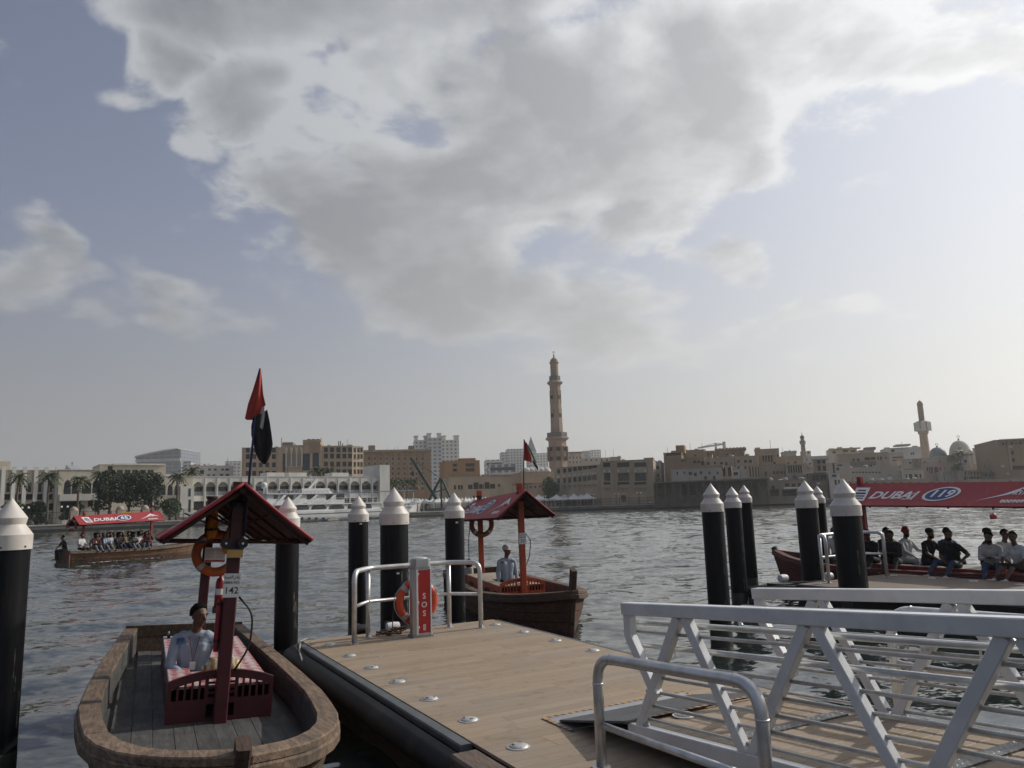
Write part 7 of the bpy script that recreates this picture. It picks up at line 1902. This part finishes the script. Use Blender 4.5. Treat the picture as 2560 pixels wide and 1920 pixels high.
for x in (675, 737, 798, 860, 1267, 1327):
    u = YU(x); z = YZ(x, 818); mb = MB(); mb.lathe([(.0, 0), (.30, 0), (.36, .04), (.36, -.04)], 16, (u, -.02, z), Matrix.Rotation(math.pi/2, 3, 'X')); mb.build('porthole', glass_d, hull_y)
mb = MB(); u0, u1 = YU(885), YU(985); mb.prism([(u0+(u1-u0)*k/12, .15+1.0*math.sin(math.pi*k/12)) for k in range(13)], -.5, .05, lambda a, c, d: (a, d, c)); mb.build('side_sponson', PL['grey'], hull_y)
def deckbox(x0, x1, yt, ylo, nm, ins=.35, back=.35):
    u0, u1 = YU(x0), YU(x1); z0, z1 = YZ((x0+x1)/2, ylo), YZ((x0+x1)/2, yt)
    mb = MB(); mb.bar(((u0+u1)/2, BM/2, z0), ((u0+u1)/2, BM/2, z1), u1-u0, BM-2*ins, Vector((0, 1, 0)), .25); return mb.build(nm, yw, yo), u0, u1, z0, z1
d1 = deckbox(372, 1370, 690, 770, 'main_cabin'); d2 = deckbox(372, 1060, 602, 692, 'upper_cabin', .6)
def slab(x0, x1, y, nm, over=.3, th=.22):
    u0, u1 = YU(x0), YU(x1); z = YZ((x0+x1)/2, y); mb = MB(); mb.bar((u0, BM/2, z), (u1, BM/2, z), BM+2*over-.6, th); return mb.build(nm, yw, yo), u0, u1, z
slab(360, 1400, 690, 'upper_deck'); slab(366, 1080, 601, 'sun_deck')
slab(1370, 1650, 715, 'fore_deck', -.3)
for x0, x1, y0, y1 in ((440, 510, 700, 745), (620, 745, 698, 742), (760, 895, 696, 738), (912, 1048, 694, 736), (1075, 1130, 692, 734), (1225, 1285, 690, 728)):
    u0, u1 = YU(x0), YU(x1); z0, z1 = YZ(x0, y1), YZ(x0, y0)
    mb = MB(); c_ = (u1-u0)*.22; mb.prism([(u0, z0), (u1-c_*.3, z0), (u1, z0+.4), (u1-c_, z1), (u0+c_, z1), (u0+c_*.3, z1-.4)], .27, .36, lambda a, c, d: (a, d, c)); mb.build('saloon_window', glass_d, yo)
for x0, x1, y0, y1 in ((438, 474, 614, 645), (530, 610, 614, 652), (728, 796, 610, 648), (895, 945, 608, 650), (985, 1050, 608, 650)):
    u0, u1 = YU(x0), YU(x1); z0, z1 = YZ(x0, y1), YZ(x0, y0)
    mb = MB(); mb.b2(u0, u1, .52, .60, z0, z1); mb.build('cabin_window', glass_d, yo)
for x0, x1 in ((400, 520), (500, 660), (640, 800), (800, 960)):
    u0, u1 = YU(x0), YU(x1); z0, z1 = YZ(x0, 688), YZ(x0, 604)
    mb = MB(); P = [(u0+(u1-u0)*k/8, z0+(z1-z0)*(k/8)**2.2) for k in range(9)]
    mb.grid([[(a, .12, c), (a+.9, .12, c)] for a, c in P]); mb.grid([[(a, .30, c), (a+.9, .30, c)] for a, c in P]); mb.grid([[(a+.9, .12, c), (a+.9, .30, c)] for a, c in P]); mb.build('curved_strut', yw, yo)
def railing(x0, x1, yt, ylo, nm='railing', off=-.02):
    u0, u1 = YU(x0), YU(x1); z0, z1 = YZ((x0+x1)/2, ylo), YZ((x0+x1)/2, yt); n = max(2, int((u1-u0)/1.2)); mb = MB()
    for k in range(n+1): mb.b2(u0+(u1-u0)*k/n-.025, u0+(u1-u0)*k/n+.025, off, off+.05, z0, z1)
    for k in range(4): mb.b2(u0, u1, off, off+.045, z0+(z1-z0)*k/3-.02, z0+(z1-z0)*k/3+.025)
    mb.build(nm, white_paint, yo)
railing(368, 940, 566, 601); railing(920, 1390, 635, 688); railing(1290, 1665, 648, 690); railing(1370, 1668, 680, 716)
mb = MB(); u0, u1 = YU(675), YU(915); z0, z1 = YZ(800, 601), YZ(800, 556); mb.b2(u0, u1, .2, .3, z0, z1); mb.build('sun_deck_screen', yw, yo)
mb = MB(); u0, u1 = YU(955), YU(1650); z = YZ(1200, 592); mb.bar((u0, BM/2, z), (u1, BM/2, z+.5), BM+.4, .12); mb.build('blue_awning', M('awning_blue', (.16, .26, .38), .7), yo)
for x in (1090, 1240, 1400, 1560, 1640):
    u = YU(x); mb = MB(); mb.b2(u-.05, u+.05, .05, .15, YZ(x, 690), YZ(x, 585)); mb.build('stanchion', white_paint, yo)
mb = MB(); u = YU(404); z = YZ(404, 598); mb.tube([(u, 3, z), (u, 3, z+1.2)], .12, 6); mb.ell((u, 3, z+1.9), (.75, .75, .8), 14, 8); mb.build('radar_dome', yw, yo, smooth=True)
mb = MB(); u = YU(795); z = YZ(795, 556); mb.bar((u, 3, z), (YU(868), 3, YZ(868, 472)), .35, .5); mb.tube([(u+1, 3, z), (u+.5, 3, z+3.4)], .12, 6); mb.bar((u-.8, 3, z+2.2), (u+1.6, 3, z+2.2), .15, .15); mb.build('radar_mast', yw, yo)
mb = MB()
for k in range(12): mb.bar((YU(925)+.42*k, 1.2, YZ(925, 590)-.32*k), (YU(925)+.42*k, 2.2, YZ(925, 590)-.32*k), .35, .06)
mb.bar((YU(920), 1.15, YZ(920, 570)), (YU(1010), 1.15, YZ(1010, 672)), .05, .9); mb.build('stairway', white_paint, yo)
for x in (530, 605):
    mb = MB(); u = YU(x); mb.b2(u-1.1, u+1.1, .6, 1.6, YZ(x, 598), YZ(x, 574)); mb.build('deck_locker', M('tarp_blue', (.03, .05, .12), .7), yo)
for x, s_, body in ((800, 1.3, '\uFEDE\uFEBC\uFE98\uFEE4\uFEDF\uFE8D'), (640, .9, '\uFEAD\uFEE2\uFED7')):
    u, z = YU(x), YZ(x, 672); mb = MB(); text_mb(mb, body, s_, lambda a, c: (u+a, .20, z+c)); mb.build('name_lettering', M('lettering_grey', (.36, .36, .38), .6), yo, fix=False)
mb = MB(); u0, u1 = YU(955), YU(1130); z0, z1 = YZ(1000, 765), YZ(1000, 735); mb.b2(u0, u1, .0, .05, z0, z0+.08); mb.b2(u0, u1, .0, .05, z1-.08, z1)
for k in range(20): mb.b2(u0+(u1-u0)*k/20, u0+(u1-u0)*k/20+.18, .0, .05, z0, z1)
mb.build('gangway_rack', white_paint, yo)

# ------------------------------------------------------------------ motor boats by the right bank
def motorboat(k, x0, x1, ywl, label, D_off=0, yaw=-12, tower=False, cabin=True):
    a, c = at_z(*k(x0, ywl)), at_z(*k(x1, ywl)); ln = (c-a).length; o = thing('motor_boat', label, 'motor boat', (a.x, a.y, 0), math.atan2(c.y-a.y, c.x-a.x))
    rg = []; n = 10
    for i in range(n+1):
        u = i/n; w = 1.15*(1-max(0, (u-.5)/.5)**2.4)*(.9+.1*min(1, u*4)); zt = .85+.35*u
        rg.append([(ln*u-.5*u*u, 1.2-w*.55, -.3), (ln*u, 1.2-w, .45), (ln*u+.1*u, 1.2-w*1.02, zt), (ln*u+.1*u, 1.2, zt+.05), (ln*u+.1*u, 1.2+w*1.02, zt), (ln*u, 1.2+w, .45), (ln*u-.5*u*u, 1.2+w*.55, -.3)])
    mb = MB(); mb.grid(rg); mb._add(rg[0], [tuple(range(7))]); mb.build('hull', yw, o, auto=40)
    mb = MB(); mb.grid([[(r[1][0], r[1][1]-.02, .50), (r[1][0], r[1][1]-.02, .60)] for r in rg[:9]]); mb.build('side_stripe', black_paint, o, fix=False)
    if cabin:
        mb = MB(); mb.prism([(ln*.30, .9), (ln*.36, 1.75), (ln*.56, 1.72), (ln*.74, 1.05)], .45, 1.95, lambda a_, c_, d: (a_, d, c_)); mb.build('cabin', yw, o)
        mb = MB(); mb.prism([(ln*.35, 1.25), (ln*.38, 1.62), (ln*.55, 1.60), (ln*.66, 1.28)], .42, 1.98, lambda a_, c_, d: (a_, d, c_)); mb.build('windscreen', glass_d, o)
    if tower:
        mb = MB()
        for y in (.4, 2.0): mb.tube([(ln*.2, y, .9), (ln*.26, y, 2.6), (ln*.5, y, 2.5), (ln*.46, y, .95)], .04, 6)
        mb.build('arch_frame', dark_metal, o)
        mb = MB(); mb.ell((ln*.6, 1.2, 2.0), (1.0, .8, .22), 12, 6); mb.build('bimini', yw, o, smooth=True)
        mb = MB(); mb.ell((ln*.3, 1.2, 1.2), (.35, .3, .45), 10, 8); mb.build('outboard_motor', dark_metal, o, smooth=True)
    mb = MB(); mb.tube([(ln*.55, .25, 1.05), (ln*.6, .3, 1.5), (ln*.95, 1.1, 1.65), (ln*.98, 1.2, 1.25)], .03, 6); mb.build('bow_rail', steel, o)
motorboat(kC, 1893, 2072, 733, 'small white sport boat with arch frame moored by the souk quay', tower=True, cabin=False)
motorboat(kD, 318, 640, 962, 'white cabin motor boat moored before the dark arcade')
motorboat(kD, 1560, 1800, 928, 'low grey work boat moored before the shops', cabin=False)
for i, (x, y) in enumerate(((1700, 925), (1790, 925))):
    a = at_z(*kD(x, y)); o = thing('dinghy', ('dark dinghy with a bare mast tied up beside the work boat', 'second dark dinghy with a bare mast, close to the stout piles')[i], 'dinghy', (a.x, a.y+2, 0), R(-20+15*i))
    rg = [[(6*u-3, -.9*math.sin(math.pi*(.15+.8*u)), .7+.4*abs(u-.5)), (6*u-3, -.5*math.sin(math.pi*(.15+.8*u)), 0), (6*u-3, 0, -.2), (6*u-3, .5*math.sin(math.pi*(.15+.8*u)), 0), (6*u-3, .9*math.sin(math.pi*(.15+.8*u)), .7+.4*abs(u-.5))] for u in np.linspace(0, 1, 9)]
    mb = MB(); mb.grid(rg); mb.build('hull', hull_dark, o)
    mb = MB(); mb.tube([(.5, 0, 0), (.6, 0, 4.5)], .06, 6); mb.build('mast', hull_dark, o)
    mb = MB()
    for q in (-1.2, .2, 1.5): mb.b2(q, q+.25, -.7, .7, .45, .5)
    mb.build('thwart', hull_wood, o)
# strollers on the right bank
rr_ = random.Random(23)
tops = ['white', 'black', 'navy', 'maroon', 'offwhite', 'grey', 'blue', 'charcoal', 'khaki', 'white', 'black', 'brown', 'paleblue', 'red', 'grey', 'white', 'navy', 'black']
for i, ck in enumerate(tops):
    px = 1895+rr_.uniform(-1, 1)*3+i*7.2 if i < 14 else 1620+i*12; p = bank(px, rr_.uniform(1.5, 6))
    o = person('op53', '%s pedestrian from the dark arcade, in %s top on the right promenade' % (ORD[i], {'offwhite': 'cream', 'paleblue': 'pale blue'}.get(ck, ck)), (p.x, p.y, LANDZ+.83), rr_.random()*6, cm[ck], cm[rr_.choice(['black', 'navy', 'grey', 'brown'])], shoe_b, group='pedestrians on the far promenade', eyes=False)
# crates and mooring blocks on the left quay edge
for i, px in enumerate((160, 205, 395)):
    p = bank(px, .5); o = thing('bollard', ('pale mooring block on the coping below the stone pillar', 'pale mooring block on the coping above the under way boat', 'pale mooring block on the coping before the stair block')[i], 'bollard', (p.x, p.y, 1.56), bank_yaw(px))
    mb = MB(); mb.bar((0, 0, 0), (0, 0, .8), .9, .7, Vector((0, 1, 0)), .08); mb.build('block', PL['pale'], o)
    mb = MB(); mb.lathe([(.18, .8), (.18, .95), (.26, 1.0), (.2, 1.06)], 12); mb.build('head', dark_metal, o, auto=40)
# wake of the under way boat
mb = MB(); r_ = random.Random(4)
for k in range(260):
    u = r_.random(); x = -5.1-u*4.5 if k < 150 else r_.uniform(-4, 3); y = r_.gauss(0, .25+.35*u) if k < 150 else -1.25+r_.gauss(0, .12)
    s = r_.uniform(.04, .14)*(1.2-u*.6); q = on_boat(b65, x, y, 0)
    n = 6; ph = r_.random()*6
    mb._add([(q.x+s*1.6*math.cos(ph+2*math.pi*j/n)*r_.uniform(.6, 1), q.y+s*math.sin(ph+2*math.pi*j/n)*r_.uniform(.6, 1), .02+.02*r_.random()) for j in range(n)], [tuple(range(n))])
tag(mb.build('wake_foam', M('foam_white', (.6, .62, .62), .9), fix=False), 'white foam churned up behind the under way boat', 'foam', kind='stuff')
# ------------------------------------------------------------------ haze
hm = bpy.data.materials.new('haze'); hm.use_nodes = True; hm.node_tree.nodes.clear()
t = NT(hm.node_tree); pv = t.add('ShaderNodeVolumePrincipled'); ho_ = t.add('ShaderNodeOutputMaterial')
pv.inputs['Color'].default_value = (.86, .87, .86, 1); pv.inputs['Density'].default_value = HAZE; pv.inputs['Anisotropy'].default_value = .5
t.l.new(pv.outputs[0], ho_.inputs['Volume'])
mb = MB(); mb.b2(-9500, 9500, -2500, 9800, -4.5, 900)
hzo = tag(mb.build('haze', hm), kind='stuff'); hzo.display_type = 'WIRE'
